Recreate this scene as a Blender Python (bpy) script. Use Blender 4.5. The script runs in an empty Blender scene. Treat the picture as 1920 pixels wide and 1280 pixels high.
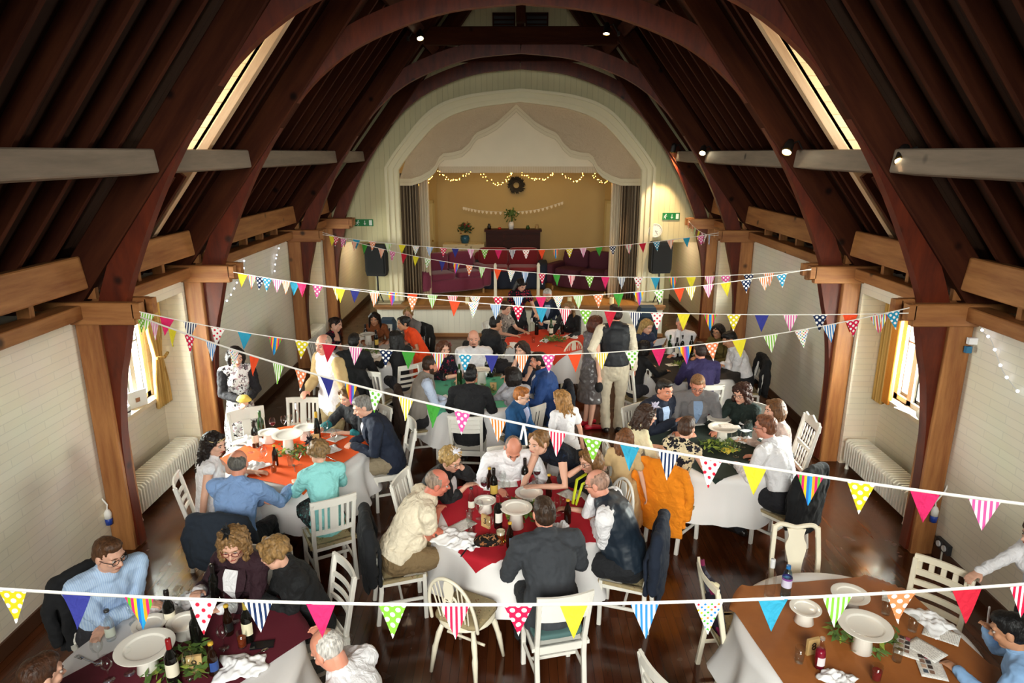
import bpy, math, random
from mathutils import Vector, Matrix, noise as mnoise
R = random.Random(7)
PI = math.pi
COL = bpy.context.scene.collection
V = Vector

# ------------------------------------------------------------------ camera geometry
F = 1280.0
TH = math.radians(15.45)
YAW = math.atan(11.0 / F)
CAM = V((-0.04, 0.0, 3.9))
_ct, _st = math.cos(TH), math.sin(TH)
_Rz = Matrix.Rotation(YAW, 3, 'Z')
def ray(px, py):
    u, v = (px - 960) / F, (640 - py) / F
    return _Rz @ V((u, _ct + v * _st, -_st + v * _ct))
def P(px, py, z=None, Y=None, X=None):
    """world point seen at a photo pixel, at a known height / depth / side distance"""
    d = ray(px, py)
    if z is not None: t = (z - CAM.z) / d.z
    elif Y is not None: t = (Y - CAM.y) / d.y
    else: t = (X - CAM.x) / d.x
    return CAM + d * t

# ------------------------------------------------------------------ materials
MATS = {}
def nd(nt, typ, **kw):
    n = nt.nodes.new(typ)
    for k, v in kw.items(): setattr(n, k, v)
    return n
def srgb(c):
    if isinstance(c, str):
        c = tuple(int(c[i:i+2], 16) / 255 for i in (0, 2, 4))
    return tuple((x / 12.92 if x <= .04045 else ((x + .055) / 1.055) ** 2.4) for x in c[:3])
def base_mat(name):
    m = bpy.data.materials.new(name); m.use_nodes = True
    nt = m.node_tree
    return m, nt, nt.nodes['Principled BSDF']
def ramp(nt, stops, interp='LINEAR'):
    r = nd(nt, 'ShaderNodeValToRGB'); r.color_ramp.interpolation = interp
    el = r.color_ramp.elements
    while len(el) < len(stops): el.new(.5)
    for e, (p, c) in zip(el, stops):
        e.position = p; e.color = (*srgb(c), 1)
    return r
def coords(nt, kind='Object', scale=(1, 1, 1), rot=(0, 0, 0)):
    tc = nd(nt, 'ShaderNodeTexCoord'); mp = nd(nt, 'ShaderNodeMapping')
    mp.inputs['Scale'].default_value = scale; mp.inputs['Rotation'].default_value = rot
    nt.links.new(tc.outputs[kind], mp.inputs['Vector'])
    return mp.outputs['Vector']
def add_bump(nt, bs, src, strength=.2, dist=.01):
    b = nd(nt, 'ShaderNodeBump'); b.inputs['Strength'].default_value = strength; b.inputs['Distance'].default_value = dist
    nt.links.new(src, b.inputs['Height']); nt.links.new(b.outputs['Normal'], bs.inputs['Normal'])
def mat(col, rough=.6, metal=0, var=.0, scale=8, bump=0, bscale=60, spec=.5, sheen=0, emit=0, name=None, coat=0):
    """plain procedural material: colour with slight noise variation and optional bump"""
    key = ('m', col, rough, metal, var, scale, bump, bscale, spec, sheen, emit, coat)
    if key in MATS: return MATS[key]
    m, nt, bs = base_mat(name or 'mat_' + str(col))
    c = srgb(col)
    bs.inputs['Base Color'].default_value = (*c, 1)
    bs.inputs['Roughness'].default_value = rough; bs.inputs['Metallic'].default_value = metal
    bs.inputs['Specular IOR Level'].default_value = spec
    if coat: bs.inputs['Coat Weight'].default_value = coat; bs.inputs['Coat Roughness'].default_value = .15
    if sheen: bs.inputs['Sheen Weight'].default_value = sheen
    if emit:
        bs.inputs['Emission Color'].default_value = (*c, 1); bs.inputs['Emission Strength'].default_value = emit
    if var or bump:
        vec = coords(nt)
        if var:
            n = nd(nt, 'ShaderNodeTexNoise'); n.inputs['Scale'].default_value = scale; n.inputs['Detail'].default_value = 4
            nt.links.new(vec, n.inputs['Vector'])
            mx = nd(nt, 'ShaderNodeMix', data_type='RGBA')
            mx.inputs['A'].default_value = (*[x * (1 - var) for x in c], 1); mx.inputs['B'].default_value = (*[min(1, x * (1 + var)) for x in c], 1)
            nt.links.new(n.outputs['Fac'], mx.inputs['Factor']); nt.links.new(mx.outputs['Result'], bs.inputs['Base Color'])
        if bump:
            n2 = nd(nt, 'ShaderNodeTexNoise'); n2.inputs['Scale'].default_value = bscale; n2.inputs['Detail'].default_value = 3
            nt.links.new(vec, n2.inputs['Vector'])
            if bscale >= 200:      # cloth: add soft creases under the fine weave
                n3 = nd(nt, 'ShaderNodeTexNoise'); n3.inputs['Scale'].default_value = 9; n3.inputs['Detail'].default_value = 3; n3.inputs['Distortion'].default_value = 2.2
                nt.links.new(vec, n3.inputs['Vector'])
                ma = nd(nt, 'ShaderNodeMath', operation='MULTIPLY_ADD'); ma.inputs[1].default_value = .03
                nt.links.new(n2.outputs['Fac'], ma.inputs[0]); nt.links.new(n3.outputs['Fac'], ma.inputs[2]); add_bump(nt, bs, ma.outputs[0], .55, .035)
            else: add_bump(nt, bs, n2.outputs['Fac'], bump)
    MATS[key] = m
    return m
def m_glass(col='e8f0ee', rough=.02, alpha=.25):
    key = ('g', col, rough, alpha)
    if key in MATS: return MATS[key]
    m, nt, bs = base_mat('glass_' + col)
    # thin-walled glass: mostly see-through with a sharp reflective coat
    out = nt.nodes['Material Output']
    tr = nd(nt, 'ShaderNodeBsdfTransparent'); tr.inputs['Color'].default_value = (*srgb(col), 1)
    gl = nd(nt, 'ShaderNodeBsdfGlossy'); gl.inputs['Roughness'].default_value = rough
    lw = nd(nt, 'ShaderNodeLayerWeight'); lw.inputs['Blend'].default_value = .35
    mth = nd(nt, 'ShaderNodeMath', operation='MULTIPLY_ADD'); mth.inputs[1].default_value = .3; mth.inputs[2].default_value = alpha * .08
    nt.links.new(lw.outputs['Fresnel'], mth.inputs[0])
    mx = nd(nt, 'ShaderNodeMixShader')
    nt.links.new(mth.outputs[0], mx.inputs[0]); nt.links.new(tr.outputs[0], mx.inputs[1]); nt.links.new(gl.outputs[0], mx.inputs[2])
    nt.links.new(mx.outputs[0], out.inputs['Surface'])
    MATS[key] = m
    return m
def m_wood(name, dark, light, scale=(2, 2, 2), rough=.55, knots=True, spec=.4):
    if name in MATS: return MATS[name]
    m, nt, bs = base_mat(name)
    vec = coords(nt, 'Object', scale)
    oi = nd(nt, 'ShaderNodeObjectInfo'); of = nd(nt, 'ShaderNodeVectorMath', operation='SCALE'); of.inputs[0].default_value = (13, 29, 17)
    nt.links.new(oi.outputs['Random'], of.inputs['Scale'])
    av = nd(nt, 'ShaderNodeVectorMath', operation='ADD'); nt.links.new(vec, av.inputs[0]); nt.links.new(of.outputs[0], av.inputs[1]); vec = av.outputs[0]
    n = nd(nt, 'ShaderNodeTexNoise'); n.inputs['Scale'].default_value = 3; n.inputs['Detail'].default_value = 6; n.inputs['Roughness'].default_value = .65
    nt.links.new(vec, n.inputs['Vector'])
    r = ramp(nt, [(.3, dark), (.7, light)]); nt.links.new(n.outputs['Fac'], r.inputs['Fac'])
    src = r.outputs['Color']
    if knots:
        vo = nd(nt, 'ShaderNodeTexVoronoi'); vo.inputs['Scale'].default_value = 2.2
        av2 = nd(nt, 'ShaderNodeVectorMath', operation='ADD'); nt.links.new(coords(nt, 'Object'), av2.inputs[0]); nt.links.new(of.outputs[0], av2.inputs[1]); nt.links.new(av2.outputs[0], vo.inputs['Vector'])
        kr = ramp(nt, [(.05, '282828'), (.13, 'ffffff')]); nt.links.new(vo.outputs['Distance'], kr.inputs['Fac'])
        mx = nd(nt, 'ShaderNodeMix', data_type='RGBA', blend_type='MULTIPLY'); mx.inputs['Factor'].default_value = .85
        nt.links.new(src, mx.inputs['A']); nt.links.new(kr.outputs['Color'], mx.inputs['B']); src = mx.outputs['Result']
    nt.links.new(src, bs.inputs['Base Color'])
    bs.inputs['Roughness'].default_value = rough; bs.inputs['Specular IOR Level'].default_value = spec
    add_bump(nt, bs, n.outputs['Fac'], .15, .01)
    MATS[name] = m
    return m
def m_spots(name, base, spots, scale=14, thr=.32, rough=.8, stretch=(1, 1, 1), smooth=False):
    """cells of one or more colours on a ground: dots, florals"""
    if name in MATS: return MATS[name]
    m, nt, bs = base_mat(name)
    vec = coords(nt, 'Object', stretch)
    nz = nd(nt, 'ShaderNodeTexNoise'); nz.inputs['Scale'].default_value = scale * 1.6
    nt.links.new(vec, nz.inputs['Vector'])
    va = nd(nt, 'ShaderNodeMix', data_type='RGBA'); va.inputs['Factor'].default_value = 0 if smooth else .1
    nt.links.new(vec, va.inputs['A']); nt.links.new(nz.outputs['Color'], va.inputs['B'])
    vo = nd(nt, 'ShaderNodeTexVoronoi'); vo.inputs['Scale'].default_value = scale
    if smooth: vo.inputs['Randomness'].default_value = .35
    nt.links.new(va.outputs['Result'], vo.inputs['Vector'])
    msk = ramp(nt, [(thr, 'ffffff'), (thr + .03, '000000')]); nt.links.new(vo.outputs['Distance'], msk.inputs['Fac'])
    stops = [(i / len(spots), c) for i, c in enumerate(spots)]
    if len(stops) == 1: stops.append((1, spots[0]))
    cr = ramp(nt, stops, 'CONSTANT')
    sp = nd(nt, 'ShaderNodeSeparateColor'); nt.links.new(vo.outputs['Color'], sp.inputs[0]); nt.links.new(sp.outputs[0], cr.inputs['Fac'])
    mx = nd(nt, 'ShaderNodeMix', data_type='RGBA'); mx.inputs['A'].default_value = (*srgb(base), 1)
    nt.links.new(msk.outputs['Color'], mx.inputs['Factor']); nt.links.new(cr.outputs['Color'], mx.inputs['B'])
    nt.links.new(mx.outputs['Result'], bs.inputs['Base Color'])
    bs.inputs['Roughness'].default_value = rough; bs.inputs['Specular IOR Level'].default_value = .2
    MATS[name] = m
    return m
def m_stripes(name, cols, width=.02, axis=0, rough=.8, kind='Object'):
    """even stripes of the given colours, each width metres wide"""
    if name in MATS: return MATS[name]
    m, nt, bs = base_mat(name)
    vec = coords(nt, kind)
    sx = nd(nt, 'ShaderNodeSeparateXYZ'); nt.links.new(vec, sx.inputs[0])
    mo = nd(nt, 'ShaderNodeMath', operation='WRAP'); mo.inputs[1].default_value = 1; mo.inputs[2].default_value = 0
    di = nd(nt, 'ShaderNodeMath', operation='DIVIDE'); di.inputs[1].default_value = width * len(cols)
    nt.links.new(sx.outputs[axis], di.inputs[0]); nt.links.new(di.outputs[0], mo.inputs[0])
    cr = ramp(nt, [(i / len(cols), c) for i, c in enumerate(cols)], 'CONSTANT')
    nt.links.new(mo.outputs[0], cr.inputs['Fac']); nt.links.new(cr.outputs['Color'], bs.inputs['Base Color'])
    bs.inputs['Roughness'].default_value = rough; bs.inputs['Specular IOR Level'].default_value = .2
    MATS[name] = m
    return m

# ------------------------------------------------------------------ mesh building
class MB:
    def __init__(s): s.v, s.f, s.m = [], [], []
    def add(s, vs, fs, mi=0, M=None):
        b = len(s.v)
        s.v.extend([tuple(M @ V(p)) for p in vs] if M is not None else [tuple(p) for p in vs])
        s.f.extend([tuple(b + i for i in f) for f in fs]); s.m.extend([mi] * len(fs))
        return s
    def box(s, c, d, mi=0, M=None):
        x, y, z = c; a, b, h = d[0] / 2, d[1] / 2, d[2] / 2
        vs = [(x + i * a, y + j * b, z + k * h) for k in (-1, 1) for j in (-1, 1) for i in (-1, 1)]
        return s.add(vs, [(0, 2, 3, 1), (4, 5, 7, 6), (0, 1, 5, 4), (2, 6, 7, 3), (0, 4, 6, 2), (1, 3, 7, 5)], mi, M)
    def span(s, a, b, mi=0):
        return s.box([(a[i] + b[i]) / 2 for i in range(3)], [abs(b[i] - a[i]) for i in range(3)], mi)
    def beam(s, p0, p1, w, h, up=(0, 0, 1), ch=.006, mi=0):
        """chamfered timber between two points; w across, h along up"""
        p0, p1 = V(p0), V(p1); d = (p1 - p0).normalized(); up = V(up)
        x = d.cross(up).normalized(); y = x.cross(d).normalized()
        a, b = w / 2, h / 2
        pr = [(-a + ch, -b), (a - ch, -b), (a, -b + ch), (a, b - ch), (a - ch, b), (-a + ch, b), (-a, b - ch), (-a, -b + ch)]
        vs = [p + x * q[0] + y * q[1] for p in (p0, p1) for q in pr]
        fs = [(i, (i + 1) % 8, 8 + (i + 1) % 8, 8 + i) for i in range(8)] + [tuple(range(7, -1, -1)), tuple(range(8, 16))]
        return s.add(vs, fs, mi)
    def tube(s, pts, rad, seg=8, mi=0, caps=True, flat=None, up=None):
        """swept round section; rad number, list of numbers or of (rx, ry); rounded ends"""
        pts = [V(p) for p in pts]; n = len(pts)
        if not isinstance(rad, (list, tuple)): rad = [rad] * n
        rad = [(r, r) if not isinstance(r, (list, tuple)) else r for r in rad]
        ds = []
        for i in range(n):
            d = (pts[min(i + 1, n - 1)] - pts[max(i - 1, 0)])
            ds.append(d.normalized() if d.length > 1e-9 else V((0, 0, 1)))
        x = V(up).cross(ds[0]) if up is not None else (V((0, 0, 1)).cross(ds[0]) if abs(ds[0].z) < .95 else V((0, 1, 0)).cross(ds[0]))
        x.normalize()
        rings = []
        def ring(c, x, y, r): return [c + x * (math.cos(2 * PI * k / seg) * r[0]) + y * (math.sin(2 * PI * k / seg) * r[1]) for k in range(seg)]
        for i in range(n):
            d = ds[i]
            x = (x - d * x.dot(d)).normalized(); y = d.cross(x)
            if i == 0 and caps:
                rm = min(rad[0])
                for a in (75, 45, 20): rings.append(ring(pts[0] - d * rm * math.sin(math.radians(a)) , x, y, tuple(r * math.cos(math.radians(a)) for r in rad[0])))
            rings.append(ring(pts[i], x, y, rad[i]))
            if i == n - 1 and caps:
                rm = min(rad[-1])
                for a in (20, 45, 75): rings.append(ring(pts[-1] + d * rm * math.sin(math.radians(a)), x, y, tuple(r * math.cos(math.radians(a)) for r in rad[-1])))
        vs = [p for r in rings for p in r]; k = len(rings)
        fs = [(i * seg + j, i * seg + (j + 1) % seg, (i + 1) * seg + (j + 1) % seg, (i + 1) * seg + j) for i in range(k - 1) for j in range(seg)]
        fs += [tuple(range(seg - 1, -1, -1)), tuple(range((k - 1) * seg, k * seg))]
        return s.add(vs, fs, mi)
    def rod(s, p0, p1, r, seg=6, mi=0): return s.tube([p0, p1], r, seg, mi, caps=False)
    def lathe(s, prof, seg=20, c=(0, 0, 0), mi=0, M=None, wave=None):
        """profile of (radius, z); closed on the axis where the radius is 0"""
        vs, idx = [], []
        for r, z in prof:
            if r < 1e-6: idx.append([len(vs)] * seg); vs.append((c[0], c[1], c[2] + z))
            else:
                idx.append(list(range(len(vs), len(vs) + seg)))
                vs.extend((c[0] + r * math.cos(2 * PI * k / seg), c[1] + r * math.sin(2 * PI * k / seg), c[2] + z) for k in range(seg))
        fs = []
        for a, b in zip(idx, idx[1:]):
            for k in range(seg):
                q = [a[k], a[(k + 1) % seg], b[(k + 1) % seg], b[k]]
                q = [x for i, x in enumerate(q) if x not in q[:i]]
                if len(q) > 2: fs.append(tuple(q))
        return s.add(vs, fs, mi, M)
    def ball(s, c, r, seg=12, rings=8, mi=0, M=None):
        if not isinstance(r, (list, tuple)): r = (r, r, r)
        vs = [(c[0], c[1], c[2] - r[2])]
        for i in range(1, rings):
            a = PI * i / rings
            vs += [(c[0] + r[0] * math.sin(a) * math.cos(2 * PI * k / seg), c[1] + r[1] * math.sin(a) * math.sin(2 * PI * k / seg), c[2] - r[2] * math.cos(a)) for k in range(seg)]
        vs.append((c[0], c[1], c[2] + r[2])); L = len(vs) - 1
        fs = [(0, 1 + (k + 1) % seg, 1 + k) for k in range(seg)]
        fs += [(1 + i * seg + k, 1 + i * seg + (k + 1) % seg, 1 + (i + 1) * seg + (k + 1) % seg, 1 + (i + 1) * seg + k) for i in range(rings - 2) for k in range(seg)]
        fs += [(1 + (rings - 2) * seg + k, 1 + (rings - 2) * seg + (k + 1) % seg, L) for k in range(seg)]
        return s.add(vs, fs, mi, M)
    def prism(s, poly, d, mi=0, M=None):
        """flat polygon in x,z extruded along y from 0 to d"""
        n = len(poly)
        vs = [(x, 0, z) for x, z in poly] + [(x, d, z) for x, z in poly]
        fs = [tuple(range(n)), tuple(range(2 * n - 1, n - 1, -1))] + [(i, n + i, n + (i + 1) % n, (i + 1) % n) for i in range(n)]
        return s.add(vs, fs, mi, M)
    def band(s, a, b, d, mi=0, M=None):
        """strip between two equally long polylines in x,z with thickness d along y"""
        n = len(a)
        vs = [(x, y, z) for y in (0, d) for L in (a, b) for x, z in L]
        fs = []
        for i in range(n - 1):
            A, B, C, D = i, i + 1, n + i + 1, n + i
            fs += [(A, B, C, D), (2 * n + D, 2 * n + C, 2 * n + B, 2 * n + A), (A, 2 * n + A, 2 * n + B, B), (D, C, 2 * n + C, 2 * n + D)]
        fs += [(0, n, 3 * n, 2 * n), (n - 1, 3 * n - 1, 4 * n - 1, 2 * n - 1)]
        return s.add(vs, fs, mi, M)
    def grid(s, nu, nv, fn, mi=0, closed_u=False):
        b = [fn(i / (nu if closed_u else nu - 1), j / (nv - 1)) for j in range(nv) for i in range(nu)]
        fs = [(j * nu + i, j * nu + (i + 1) % nu, (j + 1) * nu + (i + 1) % nu, (j + 1) * nu + i) for j in range(nv - 1) for i in range(nu if closed_u else nu - 1)]
        return s.add(b, fs, mi)
    def build(s, name, mats, parent=None, smooth=False, loc=None, rotz=None, label=None, sol=0, auto=None):
        me = bpy.data.meshes.new(name); me.from_pydata(s.v, [], s.f); me.update()
        if not isinstance(mats, (list, tuple)): mats = [mats]
        for m in mats: me.materials.append(m)
        if len(mats) > 1: me.polygons.foreach_set('material_index', s.m)
        if smooth: me.polygons.foreach_set('use_smooth', [True] * len(me.polygons))
        o = bpy.data.objects.new(name, me); COL.objects.link(o)
        if parent is not None: o.parent = parent
        if loc is not None: o.location = loc
        if rotz is not None: o.rotation_euler = (0, 0, rotz)
        if label: o['label'] = label
        if auto:
            me.polygons.foreach_set('use_smooth', [True] * len(me.polygons))
            try: me.set_sharp_from_angle(angle=math.radians(auto))
            except Exception: pass
        if sol:
            md = o.modifiers.new('s', 'SOLIDIFY'); md.thickness = sol; md.offset = 0
        return o

LABELS = {}
def tag(o, label=None, cat=None, group=None, kind=None):
    if label: o['label'] = label
    if cat: o['category'] = cat
    if group: o['group'] = group
    if kind: o['kind'] = kind
    return o
def thing(name, label, cat, loc=(0, 0, 0), rotz=0, group=None, kind=None):
    o = bpy.data.objects.new(name, None); COL.objects.link(o)
    o.empty_display_size = .1
    o.location = loc; o.rotation_euler = (0, 0, rotz)
    return tag(o, label, cat, group, kind)
def kids(o): return [c for c in CHILD.get(o.name, [])]
def dup(root, loc, rotz, label=None, group=None):
    """copy of a thing with copies of its parts and sub-parts (shared mesh data)"""
    r = root.copy(); COL.objects.link(r); r.location = loc; r.rotation_euler = (0, 0, rotz)
    if label: r['label'] = label
    if group: r['group'] = group
    for ch in root.children:
        c = ch.copy(); COL.objects.link(c); c.parent = r
        for g in ch.children:
            d = g.copy(); COL.objects.link(d); d.parent = c
    return r
def spline(pts, n=8):
    """Catmull-Rom through 2-D or 3-D points"""
    pts = [tuple(p) for p in pts]; out = []
    for i in range(len(pts) - 1):
        p0, p1, p2, p3 = pts[max(i - 1, 0)], pts[i], pts[i + 1], pts[min(i + 2, len(pts) - 1)]
        for k in range(n):
            t = k / n
            out.append(tuple(.5 * (2 * b + (c - a) * t + (2 * a - 5 * b + 4 * c - d) * t * t + (-a + 3 * b - 3 * c + d) * t ** 3) for a, b, c, d in zip(p0, p1, p2, p3)))
    out.append(pts[-1]); return out
# ================================================================== THE HALL
XW = 4.16                                  # inner face of the side walls
TY = [2.3, 6.22, 8.36, 12.3, 14.5]          # roof trusses along the hall
EY = 14.95                                 # face of the stage wall
ALC = [(6.6, 8.2), (12.65, 14.2)]       # window alcoves

def m_brick():
    m, nt, bs = base_mat('painted_brick')
    tc = nd(nt, 'ShaderNodeTexCoord'); sx = nd(nt, 'ShaderNodeSeparateXYZ'); cx = nd(nt, 'ShaderNodeCombineXYZ')
    nt.links.new(tc.outputs['Object'], sx.inputs[0])
    ad = nd(nt, 'ShaderNodeMath', operation='ADD'); nt.links.new(sx.outputs[0], ad.inputs[0]); nt.links.new(sx.outputs[1], ad.inputs[1])
    nt.links.new(ad.outputs[0], cx.inputs[0]); nt.links.new(sx.outputs[2], cx.inputs[1])
    br = nd(nt, 'ShaderNodeTexBrick'); nt.links.new(cx.outputs[0], br.inputs['Vector'])
    br.inputs['Scale'].default_value = 1; br.inputs['Brick Width'].default_value = .45; br.inputs['Row Height'].default_value = .075
    br.inputs['Mortar Size'].default_value = .004; br.inputs['Mortar Smooth'].default_value = .3
    br.inputs['Color1'].default_value = (*srgb('f3e8d2'), 1); br.inputs['Color2'].default_value = (*srgb('f0e4cc'), 1); br.inputs['Mortar'].default_value = (*srgb('e4d9c4'), 1)
    nz = nd(nt, 'ShaderNodeTexNoise'); nz.inputs['Scale'].default_value = 1.3; nt.links.new(tc.outputs['Object'], nz.inputs['Vector'])
    mx = nd(nt, 'ShaderNodeMix', data_type='RGBA', blend_type='MULTIPLY'); mx.inputs['Factor'].default_value = .18
    nt.links.new(br.outputs['Color'], mx.inputs['A']); nt.links.new(nz.outputs['Color'], mx.inputs['B'])
    nt.links.new(mx.outputs['Result'], bs.inputs['Base Color']); bs.inputs['Roughness'].default_value = .7
    inv = nd(nt, 'ShaderNodeMath', operation='SUBTRACT'); inv.inputs[0].default_value = 1; nt.links.new(br.outputs['Fac'], inv.inputs[1])
    add_bump(nt, bs, inv.outputs[0], .3, .005)
    return m
def m_floor():
    m, nt, bs = base_mat('strip_floor')
    tc = nd(nt, 'ShaderNodeTexCoord'); mp = nd(nt, 'ShaderNodeMapping'); mp.inputs['Rotation'].default_value = (0, 0, PI / 2)
    nt.links.new(tc.outputs['Object'], mp.inputs['Vector'])
    br = nd(nt, 'ShaderNodeTexBrick'); nt.links.new(mp.outputs[0], br.inputs['Vector'])
    br.inputs['Scale'].default_value = 1; br.inputs['Brick Width'].default_value = 1.7; br.inputs['Row Height'].default_value = .07
    br.inputs['Mortar Size'].default_value = .0016; br.offset = .37; br.inputs['Bias'].default_value = 0
    br.inputs['Color1'].default_value = (*srgb('5a2f17'), 1); br.inputs['Color2'].default_value = (*srgb('482210'), 1); br.inputs['Mortar'].default_value = (*srgb('1c0c06'), 1)
    nz = nd(nt, 'ShaderNodeTexNoise'); nz.inputs['Scale'].default_value = 2.2; nz.inputs['Detail'].default_value = 5
    nt.links.new(coords(nt, 'Object', (5, .5, 1)), nz.inputs['Vector'])
    rr = ramp(nt, [(.3, '9a9a9a'), (.7, 'ffffff')]); nt.links.new(nz.outputs['Fac'], rr.inputs['Fac'])
    mx = nd(nt, 'ShaderNodeMix', data_type='RGBA', blend_type='MULTIPLY'); mx.inputs['Factor'].default_value = .7
    nt.links.new(br.outputs['Color'], mx.inputs['A']); nt.links.new(rr.outputs['Color'], mx.inputs['B'])
    nt.links.new(mx.outputs['Result'], bs.inputs['Base Color'])
    n2 = nd(nt, 'ShaderNodeTexNoise'); n2.inputs['Scale'].default_value = 4; nt.links.new(tc.outputs['Object'], n2.inputs['Vector'])
    r2 = ramp(nt, [(.3, '5a5a5a'), (.7, '909090')]); nt.links.new(n2.outputs['Fac'], r2.inputs['Fac'])
    nt.links.new(r2.outputs['Color'], bs.inputs['Roughness'])
    inv = nd(nt, 'ShaderNodeMath', operation='SUBTRACT'); inv.inputs[0].default_value = 1; nt.links.new(br.outputs['Fac'], inv.inputs[1])
    add_bump(nt, bs, inv.outputs[0], .25, .003)
    return m
def m_boards(name, col, gap, axis, width, dark=.5, rough=.6, var=.1):
    """boarding: narrow grooves at a regular spacing"""
    m, nt, bs = base_mat(name)
    tc = nd(nt, 'ShaderNodeTexCoord'); sx = nd(nt, 'ShaderNodeSeparateXYZ'); nt.links.new(tc.outputs['Object'], sx.inputs[0])
    di = nd(nt, 'ShaderNodeMath', operation='DIVIDE'); di.inputs[1].default_value = width; nt.links.new(sx.outputs[axis], di.inputs[0])
    wr = nd(nt, 'ShaderNodeMath', operation='WRAP'); wr.inputs[1].default_value = 1; wr.inputs[2].default_value = 0; nt.links.new(di.outputs[0], wr.inputs[0])
    r = ramp(nt, [(0, '000000'), (gap, 'ffffff')]); nt.links.new(wr.outputs[0], r.inputs['Fac'])
    fl = nd(nt, 'ShaderNodeMath', operation='FLOOR'); nt.links.new(di.outputs[0], fl.inputs[0])
    wn = nd(nt, 'ShaderNodeTexWhiteNoise', noise_dimensions='1D'); nt.links.new(fl.outputs[0], wn.inputs['W'])
    c = srgb(col)
    mv = nd(nt, 'ShaderNodeMix', data_type='RGBA'); mv.inputs['A'].default_value = (*[x * (1 - var) for x in c], 1); mv.inputs['B'].default_value = (*[min(1, x * (1 + var)) for x in c], 1)
    nt.links.new(wn.outputs['Value'], mv.inputs['Factor'])
    mx = nd(nt, 'ShaderNodeMix', data_type='RGBA'); mx.inputs['A'].default_value = (*[x * dark for x in c], 1)
    nt.links.new(r.outputs['Color'], mx.inputs['Factor']); nt.links.new(mv.outputs['Result'], mx.inputs['B'])
    nt.links.new(mx.outputs['Result'], bs.inputs['Base Color']); bs.inputs['Roughness'].default_value = rough; bs.inputs['Specular IOR Level'].default_value = .15
    add_bump(nt, bs, r.outputs['Color'], .5, .008)
    return m
M_BRICK = m_brick()
M_TIM = m_wood('pine_timber', '7d4824', 'b27a46', (.35, 3.5, 3.5), .5)
M_BRACE = m_wood('stained_brace', '42150a', '682810', (3, 3, .7), .45, True, .3)
M_RAFT = m_wood('rafter_timber', '2e1007', '4a2412', (.35, 3.5, 3.5), .8, True, .12)
M_PURL = m_wood('purlin_timber', '6e5f50', '8a7866', (.35, 3.5, 3.5), .6)
M_ROOFB = m_boards('roof_boards', '281306', .06, 1, .16, .25, .7, .25)
M_CREAM = mat('e6dbb6', .6, var=.04, scale=3)
M_MATCH = m_boards('match_boarding', 'd6cda2', .06, 0, .115, .62, .55, .03)
M_MATCHW = m_boards('panel_boarding', 'ece6d2', .05, 0, .12, .7, .55, .02)
M_WHITE = mat('f1efe9', .45)
M_BLACK = mat('141414', .5)
def struct(o, label=None, cat=None):
    o['kind'] = 'structure'
    if label: o['label'] = label
    if cat: o['category'] = cat
    return o

def timber(p0, p1, w, h, up, name, m_, parent=None, ch=.008):
    p0, p1, up = V(p0), V(p1), V(up); d = p1 - p0; L = d.length; d.normalize()
    y = d.cross(up).normalized(); z = y.cross(d).normalized() * -1
    y = z.cross(d)
    o = MB().beam((-L / 2, 0, 0), (L / 2, 0, 0), w, h, (0, 0, 1), ch).build(name, m_, parent)
    M = Matrix((d, y, z)).transposed().to_4x4(); M.translation = (p0 + p1) / 2
    o.matrix_local = M
    return o
# floor
struct(MB().span((-XW - .6, -4, -.08), (XW + .6, 19.2, 0)).build('floor', m_floor()), 'dark brown polished narrow strip wood floor of the hall', 'floor')

# side walls with window alcoves
WIN = {}
for s, side in ((-1, 'left'), (1, 'right')):
    b = MB()
    segs = [(-4, ALC[0][0]), (ALC[0][1], ALC[1][0]), (ALC[1][1], 19.2)]
    for a, c in segs: b.span((s * XW, a, 0), (s * (XW + .6), c, 2.5))
    for a, c in ALC:
        b.span((s * XW, a, 2.25), (s * (XW + .6), c, 2.5))
        xb, xo = s * (XW + .42), s * (XW + .6)
        w0, w1, z0, z1 = a + .1, c - .22, 1.0, 2.12
        b.span((xb, a, 0), (xo, c, z0)); b.span((xb, a, z1), (xo, c, 2.25))
        b.span((xb, a, z0), (xo, w0, z1)); b.span((xb, w1, z0), (xo, c, z1))
        WIN[(side, a)] = (w0, w1, z0, z1)
    w = struct(b.build('wall_' + side, M_BRICK), 'white painted brick side wall with tall window alcoves, ' + ('beside the wall radiator and the clothed dining tables' if s < 0 else 'with the double socket'), 'wall')

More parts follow.
